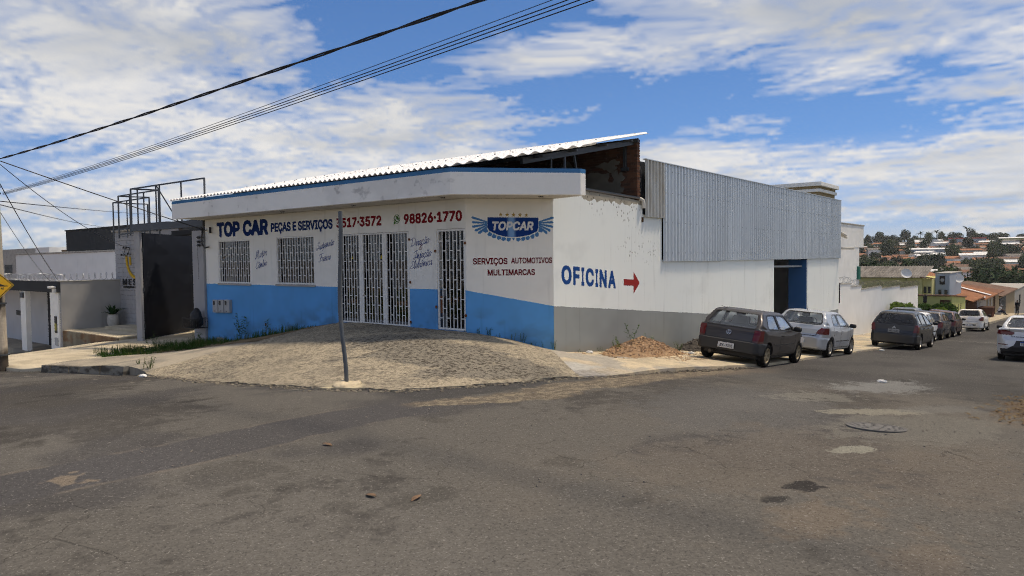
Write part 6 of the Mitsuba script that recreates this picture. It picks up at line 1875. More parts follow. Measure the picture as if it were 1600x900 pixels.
# ------------------------------------------------------------------ foliage
def foliage(clumps, n, size, seed, flat=0.35):
    """Leaf sprays scattered over the shells of ellipsoid clumps (x, y, z, rx, ry, rz)."""
    r = np.random.default_rng(seed)
    vol = np.array([c[3] * c[4] + c[3] * c[5] + c[4] * c[5] for c in clumps])
    pick = r.choice(len(clumps), n, p=vol / vol.sum())
    cl = np.array(clumps)[pick]
    d = r.normal(size=(n, 3))
    d /= np.linalg.norm(d, axis=1, keepdims=True)
    rad = r.uniform(.55, 1.06, n) ** .6
    p = cl[:, :3] + d * cl[:, 3:] * rad[:, None]
    nrm = d * .8 + r.normal(size=(n, 3)) * .6 + [0, 0, flat]
    nrm /= np.linalg.norm(nrm, axis=1, keepdims=True)
    a = np.cross(nrm, r.normal(size=(n, 3)))
    a /= np.linalg.norm(a, axis=1, keepdims=True)
    b = np.cross(nrm, a)
    s = size * r.uniform(.6, 1.4, n)[:, None]
    v = np.stack([p - a * s, p - b * s * .45 + nrm * s * .12, p + a * s, p + b * s * .45 + nrm * s * .12], 1).reshape(-1, 3)
    i = np.arange(n) * 4
    return trimesh.Trimesh(v, np.vstack([np.column_stack([i, i + 1, i + 2]), np.column_stack([i, i + 2, i + 3])]), process=False)


def crown_clumps(seed, w, h, n):
    r = np.random.default_rng(seed)
    out = []
    for _ in range(n):
        a, q = r.uniform(0, 2 * math.pi), r.uniform(0, 1) ** .6
        zz = r.uniform(.25, 1.0)
        lim = math.sqrt(max(0.05, 1 - (zz * 1.05 - .35) ** 2 * 1.3))
        s = r.uniform(.26, .46)
        out.append((w * .62 * q * lim * math.cos(a), w * .62 * q * lim * math.sin(a), h * (.32 + .55 * zz), w * s, w * s, h * s * .62))
    return out


def limbs(seed, w, h):
    r = np.random.default_rng(seed + 99)
    ms = [tube([(0, 0, -.4), (.03 * w, 0, h * .22), (-.02 * w, .02 * w, h * .42)], (.045 * h, .034 * h, .026 * h), 7)]
    for _ in range(5):
        a = r.uniform(0, 2 * math.pi)
        ms.append(tube([(-.01 * w, 0, h * .36), (w * .22 * math.cos(a), w * .22 * math.sin(a), h * .56), (w * .42 * math.cos(a), w * .42 * math.sin(a), h * .74)], (.022 * h, .014 * h, .006 * h), 5))
    return cat(ms)


M_CROWN = [matte(f'crown_{i}', mikit.proc(lambda p, n, uv, c=c: C(*c) * (0.45 + 1.1 * fbm(p.x * .45, p.y * .45, p.z * .45, 3)))) for i, c in enumerate([(0.052, 0.074, 0.040), (0.068, 0.092, 0.042), (0.044, 0.062, 0.040), (0.085, 0.108, 0.048)])]
SHAPES_T = []
for i, (w, h, nc, nl) in enumerate([(4.2, 7.0, 16, 1500), (5.2, 6.2, 20, 1700), (3.2, 8.0, 14, 1300), (4.6, 5.0, 18, 1400), (6.5, 6.5, 24, 2000)]):
    SHAPES_T.append((mikit.ply(foliage(crown_clumps(40 + i, w, h, nc), nl, .40, 60 + i), M_CROWN[0]), mikit.ply(limbs(70 + i, w, h), M_BARK), w, h))


def far_tree(x, y, kind, scale, colour, label, group, turn, sz=1.0, name='far_tree'):
    k = thing(name, label, 'tree', group)
    z = float(ground_z(x, y))
    tw_ = T().translate((x, y, z)).rotate((0, 0, 1), turn).scale((scale, scale, scale * sz))
    crown, trunk = SHAPES_T[kind][0], SHAPES_T[kind][1]
    scene[k + '__crown'] = {**crown, 'to_world': tw_, 'bsdf': {'type': 'ref', 'id': M_CROWN[colour]}}
    scene[k + '__trunk'] = {**trunk, 'to_world': tw_}
    return k


ORD = ['first', 'second', 'third', 'fourth', 'fifth', 'sixth', 'seventh', 'eighth', 'ninth', 'tenth', 'eleventh', 'twelfth', 'thirteenth', 'fourteenth', 'fifteenth', 'sixteenth', 'seventeenth', 'eighteenth', 'nineteenth', 'twentieth']
for tens, tenth in (('twenty', 'twentieth'), ('thirty', 'thirtieth'), ('forty', 'fortieth'), ('fifty', 'fiftieth'), ('sixty', 'sixtieth'), ('seventy', 'seventieth'), ('eighty', 'eightieth'), ('ninety', 'ninetieth')):
    ORD += ([tenth] if tens != 'twenty' else []) + [tens + '-' + o for o in ORD[:9]]

# the town on the far slope: houses and trees in a wedge that the street opens onto
trng = random.Random(21)
sites = []


def free(x, y, r):
    return all((x - a) ** 2 + (y - b) ** 2 > (r + c) ** 2 for a, b, c in sites)


BIG = [(-150, 640, 34, 10, 4, 'long white roofed shed', M_WMETAL, M_WHITEWALL, .25), (-81, 548, 26, 9, 5.5, 'long pale blue shed with a white roof', M_WMETAL, M_BLUEGREY, .15),
       (-75, 672, 25, 12, 8, 'grey building with a dark red roof on the ridge', matte('dark_red_roof', (0.12, 0.03, 0.03)), M_BLUEGREY, .1), (-50, 690, 24, 10, 7, 'yellow and white building on the ridge', M_WMETAL, M_YELLOW, .1),
       (-68, 600, 22, 9, 4, 'long low beige building with a pale roof', M_FIBRE, M_BEIGE, .15), (-30, 240, 24, 12, 5, 'white sheet roofed hall near the valley floor', M_WMETAL, M_WHITEWALL, .1), (-17, 330, 26, 12, 4.6, 'white roofed hall low on the right', M_WMETAL, M_STONEGREY, .1)]
HOUSES = []
for b in BIG:
    HOUSES.append(b)
    sites.append((b[0], b[1], b[2] * .5))
PAL = [(M_TILE[0], 'orange tile'), (M_TILE[1], 'brown tile'), (M_TILE[2], 'weathered tile'), (M_FIBRE, 'grey sheet'), (M_WMETAL, 'white sheet')]
WPAL = [(M_WHITEWALL, 'white'), (M_STONEGREY, 'grey'), (M_TAN, 'tan'), (M_YELLOW, 'yellow'), (M_BLUEGREY, 'blue grey'), (M_TILE[1], 'bare brick')]
tries = 0
while len(HOUSES) < 250 and tries < 9000:
    tries += 1
    y = 205 + 515 * trng.random() ** .85
    az = math.radians(trng.uniform(-17.0, -2.2))
    x = y * math.tan(az)
    if not free(x, y, 5.8):
        continue
    sites.append((x, y, 5.8))
    r_ = trng.choices(PAL, (5, 3, 4, 3, 3))[0]
    w_ = trng.choices(WPAL, (6, 3, 3, 1, 1, 2))[0]
    HOUSES.append((x, y, trng.uniform(7, 12.5), trng.uniform(6, 9), trng.uniform(2.8, 5.5), f'{w_[1]} house with {r_[1]} roof', r_[0], w_[0], trng.uniform(-.5, .5)))
bands = [(0, 290, 'in the lowest far row'), (290, 390, 'in the second far row'), (390, 490, 'in the third far row'), (490, 580, 'in the fourth far row'), (580, 660, 'in the fifth far row'), (660, 9999, 'on the far ridge')]
for lo, hi, where in bands:
    row = sorted([h for h in HOUSES if lo <= h[1] < hi], key=lambda h: h[0] / h[1])
    for i, (x, y, w, d, h, lab, rm, wm, yaw) in enumerate(row):
        big = w >= 20 and (x, y) in [(b[0], b[1]) for b in BIG]
        k = thing('far_house', f'{lab} {where}' if big else f'{lab}, {ORD[i]} from left {where}', 'house', None if big else 'far houses ' + where)
        z = float(ground_z(x, y))
        R = trimesh.transformations.rotation_matrix(yaw - math.atan2(x, y) * .4, (0, 0, 1))
        R[:3, 3] = (x, y, z)

        def pt(nm, m, mt):
            m.apply_transform(R)
            part(k, nm, m, mt)
        pt('wall', box(-w / 2, w / 2, -d / 2, d / 2, -2.0, h), wm)
        rise = .9 if big else min(1.5, d * .12 + .2)
        gable = Polygon([(-d / 2 - .5, h - .02), (d / 2 + .5, h - .02), (0, h + rise)])
        m = extrude(gable, w + 1)
        m.apply_transform(np.array([[0, 0, 1, -w / 2 - .5], [1, 0, 0, 0], [0, 1, 0, 0], [0, 0, 0, 1.0]]))
        pt('roof', m, rm)
        nw = max(2, int(w / 4.5))
        for q in range(nw):
            xx = -w / 2 + (q + .5) * w / nw
            pt('door' if q == nw // 2 else 'window', box(xx - .6, xx + .6, -d / 2 - .05, -d / 2 + .02, .05 if q == nw // 2 else h * .35, h * .72), M_GLASSFAR)
TREES = []
tries = 0
while len(TREES) < 240 and tries < 40000:
    tries += 1
    y = 190 + 545 * trng.random() ** .75
    az = math.radians(trng.uniform(-17.2, -2.0))
    x = y * math.tan(az)
    sc = trng.choice((.8, 1.0, 1.1, 1.35, 1.6)) * (1.12 if y < 330 else 1.0)
    if not free(x, y, 1.9 * sc):
        continue
    sites.append((x, y, 1.6 * sc))
    TREES.append((x, y, sc))
for i in range(14):      # the ridge line
    az = math.radians(-17 + i * 1.12 + trng.uniform(-.3, .3))
    y = trng.uniform(715, 760)
    TREES.append((y * math.tan(az), y, trng.uniform(1.0, 1.9)))
for lo, hi, where in bands:
    row = sorted([t for t in TREES if lo <= t[1] < hi], key=lambda t: t[0] / t[1])
    for i, (x, y, sc) in enumerate(row):
        kd = trng.randrange(5)
        col = trng.choices((0, 1, 2, 3), (4, 3, 4, 1))[0]
        lab = ('broad', 'spreading', 'tall', 'low', 'wide')[kd] + ' ' + ('dark green', 'mid green', 'blackish green', 'yellow green')[col] + ' tree'
        far_tree(x, y, kd, sc, col, f'{lab}, {ORD[i]} from left {where}', 'trees ' + where, trng.uniform(0, 360))
for i, (x, y, sc, kd, lab) in enumerate(((-33, 150, 1.5, 4, 'leftmost big dark tree rising behind the yellow house roof'), (-27, 158, 1.35, 1, 'second big dark tree behind the yellow house roof'), (-40, 172, 1.6, 4, 'big dark tree beside the white tower house'),
                                  (-21, 165, 1.35, 0, 'rounded dark tree behind the blue grey house'), (-14.5, 186, 1.6, 4, 'wide dark tree above the orange roofs'), (-19.5, 196, 1.4, 1, 'dark tree left of the wide one above the orange roofs'),
                                  (-10.5, 178, 1.2, 0, 'dark tree near the right edge above the grey wall'), (-48, 185, 1.5, 1, 'dark tree peeping out right of the white tower'))):
    far_tree(x, y, kd, sc, (0, 2, 0, 1)[i % 4], lab, None, i * 67.0, 1.0, 'big_tree')
for i, (x, y, sc) in enumerate(((-84, 44, 1.2), (-80, 45, 1.35), (-76, 44, 1.3))):
    far_tree(x, y, i, sc, 0, ('left', 'middle', 'right')[i] + ' one of three treetops above the black gate beam', 'treetops behind the gateway', i * 50.0, 1.1, 'garden_tree')


def palm(x, y, h, label):
    k = thing('palm_tree', label, 'palm', 'palms on the ridge')
    z = float(ground_z(x, y))
    part(k, 'trunk', tube([(x, y, z), (x + .3, y, z + h * .5), (x, y, z + h)], (.35, .28, .22), 7), M_BARK)
    r = np.random.default_rng(int(x * -10))
    for i in range(15):
        a, e = i * 2.399, r.uniform(-.3, .9)
        L = h * .34
        part(k, 'frond', leaf_mesh((x, y, z + h), (x + L * math.cos(a) * math.cos(e), y + L * math.sin(a) * math.cos(e), z + h + L * math.sin(e) - .3), h * .10, h * .06), M_CROWN[2])


for x, y, h, lab in ((-104, 690, 11, 'left palm of the group on the ridge'), (-100, 700, 12, 'middle palm of the group on the ridge'), (-95, 690, 10.5, 'right palm of the group on the ridge'), (-78, 700, 14, 'tall lone palm on the ridge'), (-113, 705, 11, 'slim palm left of the palm group')):
    palm(x, y, h, lab)


def shrub(name, label, x, y, z, clumps, n, size, seed, mt):
    k = thing(name, label, 'shrub')
    m = foliage(clumps, n, size, seed)
    m.apply_translation((x, y, z))
    part(k, 'leaves', m, mt)
    st = cat([tube([(x + c[0] * .2, y + c[1] * .2, z - .1), (x + c[0] * .8, y + c[1] * .8, z + c[2])], (.035, .012), 5) for c in clumps])
    part(k, 'stem', st, M_BARK)


hr_ = np.random.default_rng(3)
hz = float(walk_z(np.array([-9.0]), np.array([68.0]))[0])
shrub('hedge', 'clipped bright green hedge at the end of the white wall', -9.9, 68.0, hz, [(a, hr_.uniform(-.4, .4), .75 + hr_.uniform(-.1, .3), .55, .6, .6) for a in np.linspace(-1.0, 1.2, 9)], 2600, .13, 5, M_LEAF)
shrub('bush', 'light green bush showing above the dark minivan', -8.6, 47.5, float(walk_z(np.array([-8.6]), np.array([47.5]))[0]), [(hr_.uniform(-.5, .5), hr_.uniform(-.8, .8), 1.1 + hr_.uniform(0, .35), .4, .5, .35) for _ in range(8)], 1200, .10, 6, M_LEAF_LT)
shrub('bush', 'small yellow green bush between the parked cars and the hedge', -8.4, 60.5, float(walk_z(np.array([-8.4]), np.array([60.5]))[0]), [(hr_.uniform(-.3, .3), hr_.uniform(-.4, .4), .7 + hr_.uniform(0, .3), .35, .4, .4) for _ in range(5)], 700, .09, 7, M_LEAF_LT)
shrub('bush', 'dark low bush left of the white moving car', -8.2, 70.4, float(walk_z(np.array([-8.2]), np.array([70.4]))[0]), [(hr_.uniform(-.3, .3), hr_.uniform(-.5, .5), .4, .4, .5, .4) for _ in range(5)], 600, .10, 8, M_LEAF_DK)
# ------------------------------------------------------------------ small things on the ground
def scatter(n, pts, zf, size, seed, squash=.55):
    """Little irregular stones at the points."""
    r = np.random.default_rng(seed)
    base = trimesh.creation.icosahedron()
    bv, bf = np.array(base.vertices), np.array(base.faces)
    V, F = [], []
    for i, (x, y) in enumerate(pts):
        s = size * r.uniform(.4, 1.3)
        v = bv * (1 + r.uniform(-.35, .35, (len(bv), 1))) * s * np.array([1, r.uniform(.5, 1), squash * r.uniform(.6, 1.3)])
        a = r.uniform(0, 6.28)
        c_, s_ = math.cos(a), math.sin(a)
        v = v @ np.array([[c_, -s_, 0], [s_, c_, 0], [0, 0, 1]])
        V.append(v + [x, y, zf[i] + s * .15])
        F.append(bf + 12 * i)
    return trimesh.Trimesh(np.vstack(V), np.vstack(F), process=False)


def mound(cx, cy, rx, ry, h, seed, n=46, rough=.05, power=1.3):
    a = np.linspace(-1.25, 1.25, n)
    X, Y = np.meshgrid(a, a)
    R = np.sqrt(X * X + Y * Y)
    wob = 1 + .35 * (meshkit.fbm(np.stack([X * 1.5 + 5, Y * 1.5, 0 * X], -1), 3, seed) - .5)
    prof = np.clip(1 - (R / wob), 0, 1) ** power
    px, py = cx + X * rx, cy + Y * ry
    z = walk_z(px, py) - .03 + h * prof + rough * (meshkit.fbm(np.stack([px * 9, py * 9, 0 * px], -1), 4, seed) - .5) * np.clip(prof * 6, 0, 1) * 2
    z = np.where(prof <= 0, walk_z(px, py) - .08, z)
    v = np.column_stack([px.ravel(), py.ravel(), z.ravel()])
    i = (np.arange(n - 1)[:, None] * n + np.arange(n - 1)).ravel()
    return trimesh.Trimesh(v, np.vstack([np.column_stack([i, i + 1, i + n + 1]), np.column_stack([i, i + n + 1, i + n])]), process=False), (px, py, z, prof)


M_CHIPS = matte('clay_chips', mikit.proc(lambda p, n, uv: mix(C(0.30, 0.190, 0.110), mix(C(0.46, 0.33, 0.20), C(0.20, 0.13, 0.085), noise(p.x * 37, p.y * 37, p.z * 37)), sstep(.35, .65, fbm(p.x * 26, p.y * 26, p.z * 26, 3)))))
M_CHIP = [matte(f'chip_{i}', c) for i, c in enumerate([(0.38, 0.24, 0.14), (0.48, 0.34, 0.22), (0.20, 0.135, 0.09)])]
m, (px, py, pz, pp_) = mound(-8.52, 15.75, .62, 1.85, .46, 4, power=0.85)
pile = thing('sand_pile', 'heap of orange brown clay chips against the grey wall foot', 'pile')
part(pile, 'heap', m, M_CHIPS)
pr = np.random.default_rng(14)
idx = pr.choice(px.size, 1500, p=(np.clip(pp_, 0, 1).ravel() + .02) / (np.clip(pp_, 0, 1) + .02).sum())
pts = np.column_stack([px.ravel()[idx] + pr.normal(0, .05, 1500), py.ravel()[idx] + pr.normal(0, .10, 1500)])
pts[:, 0] = np.maximum(pts[:, 0], -9.10)
from scipy.interpolate import RegularGridInterpolator
gi = RegularGridInterpolator((py[:, 0], px[0]), pz, bounds_error=False, fill_value=None)
zz = np.maximum(gi(pts[:, ::-1]), walk_z(pts[:, 0], pts[:, 1]))
for j in range(3):
    part(pile, 'chip', scatter(0, pts[j::3], zz[j::3], .030, 20 + j), M_CHIP[j], kind='stuff')
flat = np.column_stack([pr.uniform(-8.9, -7.1, 600), pr.uniform(14.3, 18.6, 600)])
keep = pr.random(600) < np.exp(-((flat[:, 1] - 16.3) / 1.3) ** 2)
flat = flat[keep]
part(pile, 'chip', scatter(0, flat, walk_z(flat[:, 0], flat[:, 1]), .025, 31), M_CHIP[1], kind='stuff')
m, (qx, qy, qz, qp) = mound(-8.72, 19.3, .42, 1.25, .36, 9, power=1.0)
dpile = thing('rubble_pile', 'low heap of dark grey rubble behind the brown car', 'pile')
part(dpile, 'heap', m, matte('dark_rubble', mikit.proc(lambda p, n, uv: C(0.075, 0.068, 0.06) * (.5 + fbm(p.x * 22, p.y * 22, p.z * 22, 3)))))
dp = np.column_stack([pr.uniform(-9.05, -8.35, 240), pr.uniform(18.2, 20.5, 240)])
gi2 = RegularGridInterpolator((qy[:, 0], qx[0]), qz, bounds_error=False, fill_value=None)
part(dpile, 'stone', scatter(0, dp, np.maximum(gi2(dp[:, ::-1]), walk_z(dp[:, 0], dp[:, 1])), .045, 33), matte('rubble_stone', (0.11, 0.10, 0.09)), kind='stuff')


# grass and weeds
def blades(pts, zf, hmin, hmax, w, seed, lean=.35, per=4):
    r = np.random.default_rng(seed)
    n = len(pts) * per
    p = np.repeat(np.column_stack([pts, zf]), per, 0) + np.column_stack([r.normal(0, .03, (n, 2)), np.zeros(n)])
    h = r.uniform(hmin, hmax, n)
    a = r.uniform(0, 6.283, n)
    d = np.column_stack([np.cos(a), np.sin(a), np.zeros(n)])
    s = np.column_stack([-np.sin(a), np.cos(a), np.zeros(n)])
    le = r.uniform(.1, 1, n)[:, None] * lean * h[:, None]
    up = np.array([0, 0, 1.0])
    v = np.stack([p - s * w / 2, p + s * w / 2, p + d * le * .35 + up * h[:, None] * .6 + s * w * .35, p + d * le * .35 + up * h[:, None] * .6 - s * w * .35, p + d * le + up * h[:, None]], 1).reshape(-1, 3)
    i = np.arange(n) * 5
    return trimesh.Trimesh(v, np.vstack([np.column_stack([i, i + 1, i + 2]), np.column_stack([i, i + 2, i + 3]), np.column_stack([i + 3, i + 2, i + 4])]), process=False)


gr_ = np.random.default_rng(11)
import shapely as _shp
strip = Polygon([(-22.0, 8.3), (-21.2, 11.2), (-17.8, 11.25), (-15.3, 11.2), (-15.0, 10.4), (-16.6, 9.2), (-18.6, 8.4), (-20.4, 8.0)])
gp = gr_.uniform((-22, 8), (-15, 11.3), (6000, 2))
gp = gp[_shp.contains_xy(strip, gp[:, 0], gp[:, 1])]
dens = meshkit.fbm(np.column_stack([gp * .9, 0 * gp[:, 0]]), 3, 2)
left = np.clip((-15.2 - gp[:, 0]) / 3.0, 0, 1)
gp = gp[gr_.random(len(gp)) < np.clip((dens - .33) * 2.4, 0, 1) * (.25 + .75 * left)]


def verge_z(x, y):
    return np.where(x < -19.9, np.maximum(drive_z(x, y), walk_z(np.maximum(x, -19.9), y) - .1), walk_z(x, y))


hh = np.clip(meshkit.fbm(np.column_stack([gp * 2.2, 0 * gp[:, 0]]), 3, 8) - .2, 0, 1)
tall = gp[hh > .33]
short = gp[hh <= .33]
gm = cat([blades(short, verge_z(short[:, 0], short[:, 1]) - .01, .03, .11, .013, 3, .6, 5), blades(tall, verge_z(tall[:, 0], tall[:, 1]) - .01, .06, .27, .014, 4, .45, 4)])
struct('grass', gm, M_WEED, 'strip of green grass and weeds along the foot of the blue wall', kind='stuff', category='grass')


def weed(x, y, zf, h, label, n, seed, mt=None):
    k = thing('weed', label, 'weed')
    r = np.random.default_rng(seed)
    z = float(zf)
    st, lv = [], []
    for i in range(n):
        a = r.uniform(0, 6.28)
        b = np.array([x + r.normal(0, .05), y + r.normal(0, .05), z - .02])
        t = b + [math.cos(a) * h * .25, math.sin(a) * h * .25, h * r.uniform(.6, 1.0)]
        st.append(tube([b, (b + t) / 2 + [0, 0, h * .08], t], (.006, .005, .003), 4))
        for q in range(7):
            f_ = .25 + .75 * q / 6
            o = b + (t - b) * f_
            a2 = r.uniform(0, 6.28)
            lv.append(leaf_mesh(o, o + np.array([math.cos(a2), math.sin(a2), .35]) * h * .20, h * .07, .01, 2))
    part(k, 'stem', cat(st), M_WEED)
    part(k, 'leaves', cat(lv), mt or M_LEAF)


def wz(x, y):
    return float(walk_z(np.array([x]), np.array([y]))[0])


for i, (x, y, h, lab, n) in enumerate(((-20.9, 9.6, .55, 'tall weed at the left end of the grass strip', 4), (-19.6, 10.2, .50, 'leafy weed in the middle of the grass strip', 5), (-18.9, 11.1, .75, 'tall leafy weed against the blue wall', 6), (-17.9, 11.2, .50, 'thin weed against the blue wall right of the tall one', 3),
                                      (-16.5, 11.2, .30, 'small weed at the blue wall foot near the gate', 3))):
    weed(x, y, verge_z(np.array([x]), np.array([y]))[0], h, lab, n, 50 + i)
weed(-14.35, 6.42, wz(-14.35, 6.42), .26, 'little weed growing at the kerb end where the ramp begins', 7, 60)
weed(-15.0, 6.55, wz(-15.0, 6.55), .12, 'tiny weed on the kerb edge', 4, 61)
weed(-8.45, 15.2, float(gi((15.2, -8.45))), .62, 'tall thin weed standing on top of the chip heap', 2, 62)
weed(-8.6, 14.7, wz(-8.6, 14.7) + .1, .35, 'yellowish weed on the left flank of the chip heap', 4, 63, M_LEAF_LT)
weed(-8.75, 16.6, float(gi((16.6, -8.75))), .32, 'light weed on the right flank of the chip heap', 5, 64, M_LEAF_LT)
weed(-8.3, 17.2, wz(-8.3, 17.2) + .05, .25, 'small weed at the right end of the chip heap', 5, 65, M_LEAF_LT)
for i in range(14):
    s = i / 13
    x, y = (XK + (XS - XK) * (s * 1.6 if s * 1.6 < 1 else 1) + .03, YF + 1.497 * (s * 1.6 if s * 1.6 < 1 else 1) - .05) if s < .62 else (XS + .05, 12.9 + (s - .62) * 12)
    weed(x, y, wz(x, y), .10 + .06 * (i % 3), ('dry' if i % 2 else 'tiny') + f' tuft at the wall foot, {ORD[i]} right of the narrow door', 3, 70 + i)

# bits of litter and loose stones
M_PAPER = matte('white_litter', (0.72, 0.72, 0.70))
for x, y, z, lab in ((-13.9, 6.12, float(road_z(-13.9, 6.12)), 'crumpled white paper lying at the end of the kerb'), (-9.0, 14.05, wz(-9.0, 14.05), 'white plastic scrap beside the chip heap'), (-3.1, 15.4, float(road_z(-3.1, 15.4)), 'small white paper on the grey road patch'),
                     (-8.1, 17.6, wz(-8.1, 17.6), 'pale greenish scrap right of the chip heap'), (-5.9, 29.2, float(road_z(-5.9, 29.2)), 'white scrap on the road behind the minivan')):
    m = trimesh.creation.icosphere(2)
    m.vertices *= np.array([.09, .06, .035]) * (1 + .9 * (meshkit.fbm(m.vertices * 3 + x, 3, 5)[:, None] - .5))
    m.apply_translation((x, y, z + .025))
    one('litter_scrap', m, M_PAPER, lab, 'litter')
one('dropped_brick', rbox(-23.6, -23.35, 10.35, 10.47, -1.10, -1.03, .01), M_PLASTIC, 'small dark block lying on the pale driveway', 'block')
n_ = 1500
rx = pr.uniform(-7.0, 1.0, n_)
ry = pr.uniform(2.5, 14, n_)
ok = (meshkit.fbm(np.column_stack([rx * .7, ry * .7, 0 * rx]), 3, 9) + .18 * np.exp(-((rx + 5.8) / .6) ** 2) > .52) & ((rx > -5.9) | (ry < 5.8))
rp2 = np.column_stack([rx, ry])[ok]
struct('loose_gravel', scatter(0, rp2, road_z(rp2[:, 0], rp2[:, 1]), .011, 41, .6), matte('gravel_stone', (0.20, 0.18, 0.155)), 'loose grit lying on the asphalt', kind='stuff', category='gravel')
ex_ = pr.uniform(0, 1, 1600)
kl = LineString(KERB + [(-6.15, 10.4), (-6.2, 13.6), (-6.2, 17)])
ep = np.array([kl.interpolate(t, normalized=True).coords[0] for t in ex_]) + pr.normal(0, .10, (1600, 2))
ez_ = np.maximum(walk_z(ep[:, 0], ep[:, 1]) - .06, road_z(ep[:, 0], ep[:, 1]))
struct('edge_rubble', scatter(0, ep, ez_, .026, 43, .6), matte('edge_stone', mikit.proc(lambda p, n, uv: mix(C(0.30, 0.26, 0.19), C(0.12, 0.11, 0.10), noise(p.x * 17, p.y * 17, 2)))), 'broken stones along the ragged edge of the ramp', kind='stuff', category='rubble')
lp = np.column_stack([pr.normal(-.55, .22, 260), pr.uniform(9.6, 15.2, 260)])
lv = []
for (x, y) in lp:
    a = pr.uniform(0, 6.28)
    z = float(road_z(x, y)) + .012
    lv.append(leaf_mesh((x, y, z), (x + .09 * math.cos(a), y + .09 * math.sin(a), z + pr.uniform(0, .03)), .04, .012, 2))
struct('dead_leaves', cat(lv), leaf_mat('dead_leaf', mikit.proc(lambda p, n, uv: mix(C(0.13, 0.085, 0.05), C(0.22, 0.17, 0.10), noise(p.x * 9, p.y * 9, 1))), .2), 'dead leaves and sweepings on the road by the right edge', kind='stuff', category='leaf litter')
for i, (x, y) in enumerate(((-3.9, 3.2), (-3.55, 3.3), (-5.2, 3.9))):
    a = i * 1.7
    z = float(road_z(x, y)) + .008
    one('fallen_leaf', leaf_mesh((x, y, z), (x + .11 * math.cos(a), y + .11 * math.sin(a), z + .01), .05, .012, 3), M_CHIP[2], ('first', 'second', 'third')[i] + ' lone dry leaf lying on the near asphalt', 'leaf')

# manhole
mh = thing('manhole_cover', 'round cast iron manhole cover set in the patched asphalt', 'manhole')
mz = float(road_z(-1.66, 8.0))
M_IRON = mat('cast_iron', mikit.proc(lambda p, n, uv: C(0.115, 0.110, 0.102) * (.7 + .6 * fbm(p.x * 20, p.y * 20, 0, 3))), 0.7, 0.25, 0.1)
slope = trimesh.transformations.rotation_matrix(-math.atan(.083), (1, 0, 0))


def on_road(m, x, y, lift):
    m.apply_transform(slope)
    m.apply_translation((x, y, float(road_z(x, y)) + lift))
    return m


part(mh, 'rim', on_road(lathe([(.25, -.06), (.285, -.06), (.285, .006), (.25, .006), (.25, -.06)], 48), -1.66, 8.0, .0), M_IRON)
part(mh, 'lid', on_road(lathe([(0, -.06), (.246, -.06), (.246, .004), (0, .004)], 48), -1.66, 8.0, .0), M_IRON, 30)
studs = []
for r_ in (.06, .115, .17, .22):
    nn = int(r_ * 60)
    for q in range(nn):
        a = q * 2 * math.pi / nn
        studs.append(box(r_ * math.cos(a) - .012, r_ * math.cos(a) + .012, r_ * math.sin(a) - .012, r_ * math.sin(a) + .012, 0.002, .008))
part(mh, 'stud', on_road(cat(studs), -1.66, 8.0, .0), M_IRON, kind='stuff')


# ------------------------------------------------------------------ two people down the street
def body_mesh(bones, r_mesh=.03, it=12):
    solid = m3.Manifold()
    for a, ra, b, rb in bones:
        solid += m3.Manifold.batch_hull([m3.Manifold.sphere(ra, 16).translate(tuple(a)), m3.Manifold.sphere(rb, 16).translate(tuple(b))])
    t = from_man(solid.refine_to_length(r_mesh))
    t.merge_vertices()
    trimesh.smoothing.filter_taubin(t, iterations=it)
    return t


M_SKIN = matte('skin', (0.16, 0.085, 0.055))
M_HAIR = matte('black_hair', (0.015, 0.012, 0.010))
M_BLACKCLOTH = matte('black_cloth', (0.020, 0.021, 0.025))
M_WHITECLOTH = matte('white_cloth', (0.66, 0.68, 0.72))
M_NAVYCLOTH = matte('navy_cloth', (0.025, 0.032, 0.055))


def hand(o, d, up, s):
    """A palm with four fingers and a thumb, o = wrist, d = along the hand, up = away from the palm."""
    d, up = np.array(d, float), np.array(up, float)
    d /= np.linalg.norm(d)
    side = np.cross(d, up)
    side /= np.linalg.norm(side)
    out = [(o, .026, o + d * .075, .028)]
    for i, L in enumerate((.062, .074, .070, .055)):
        b = o + d * .080 + side * (.030 - .020 * i)
        m_ = b + d * L * .55 - up * .008
        out += [(b, .0095, m_, .0085), (m_, .0085, m_ + d * L * .45 - up * .022, .0075)]
    tb = o + d * .025 + side * s * .030
    out += [(tb, .012, tb + d * .035 + side * s * .025 - up * .01, .010), (tb + d * .035 + side * s * .025 - up * .01, .010, tb + d * .06 + side * s * .030 - up * .02, .008)]
    return out


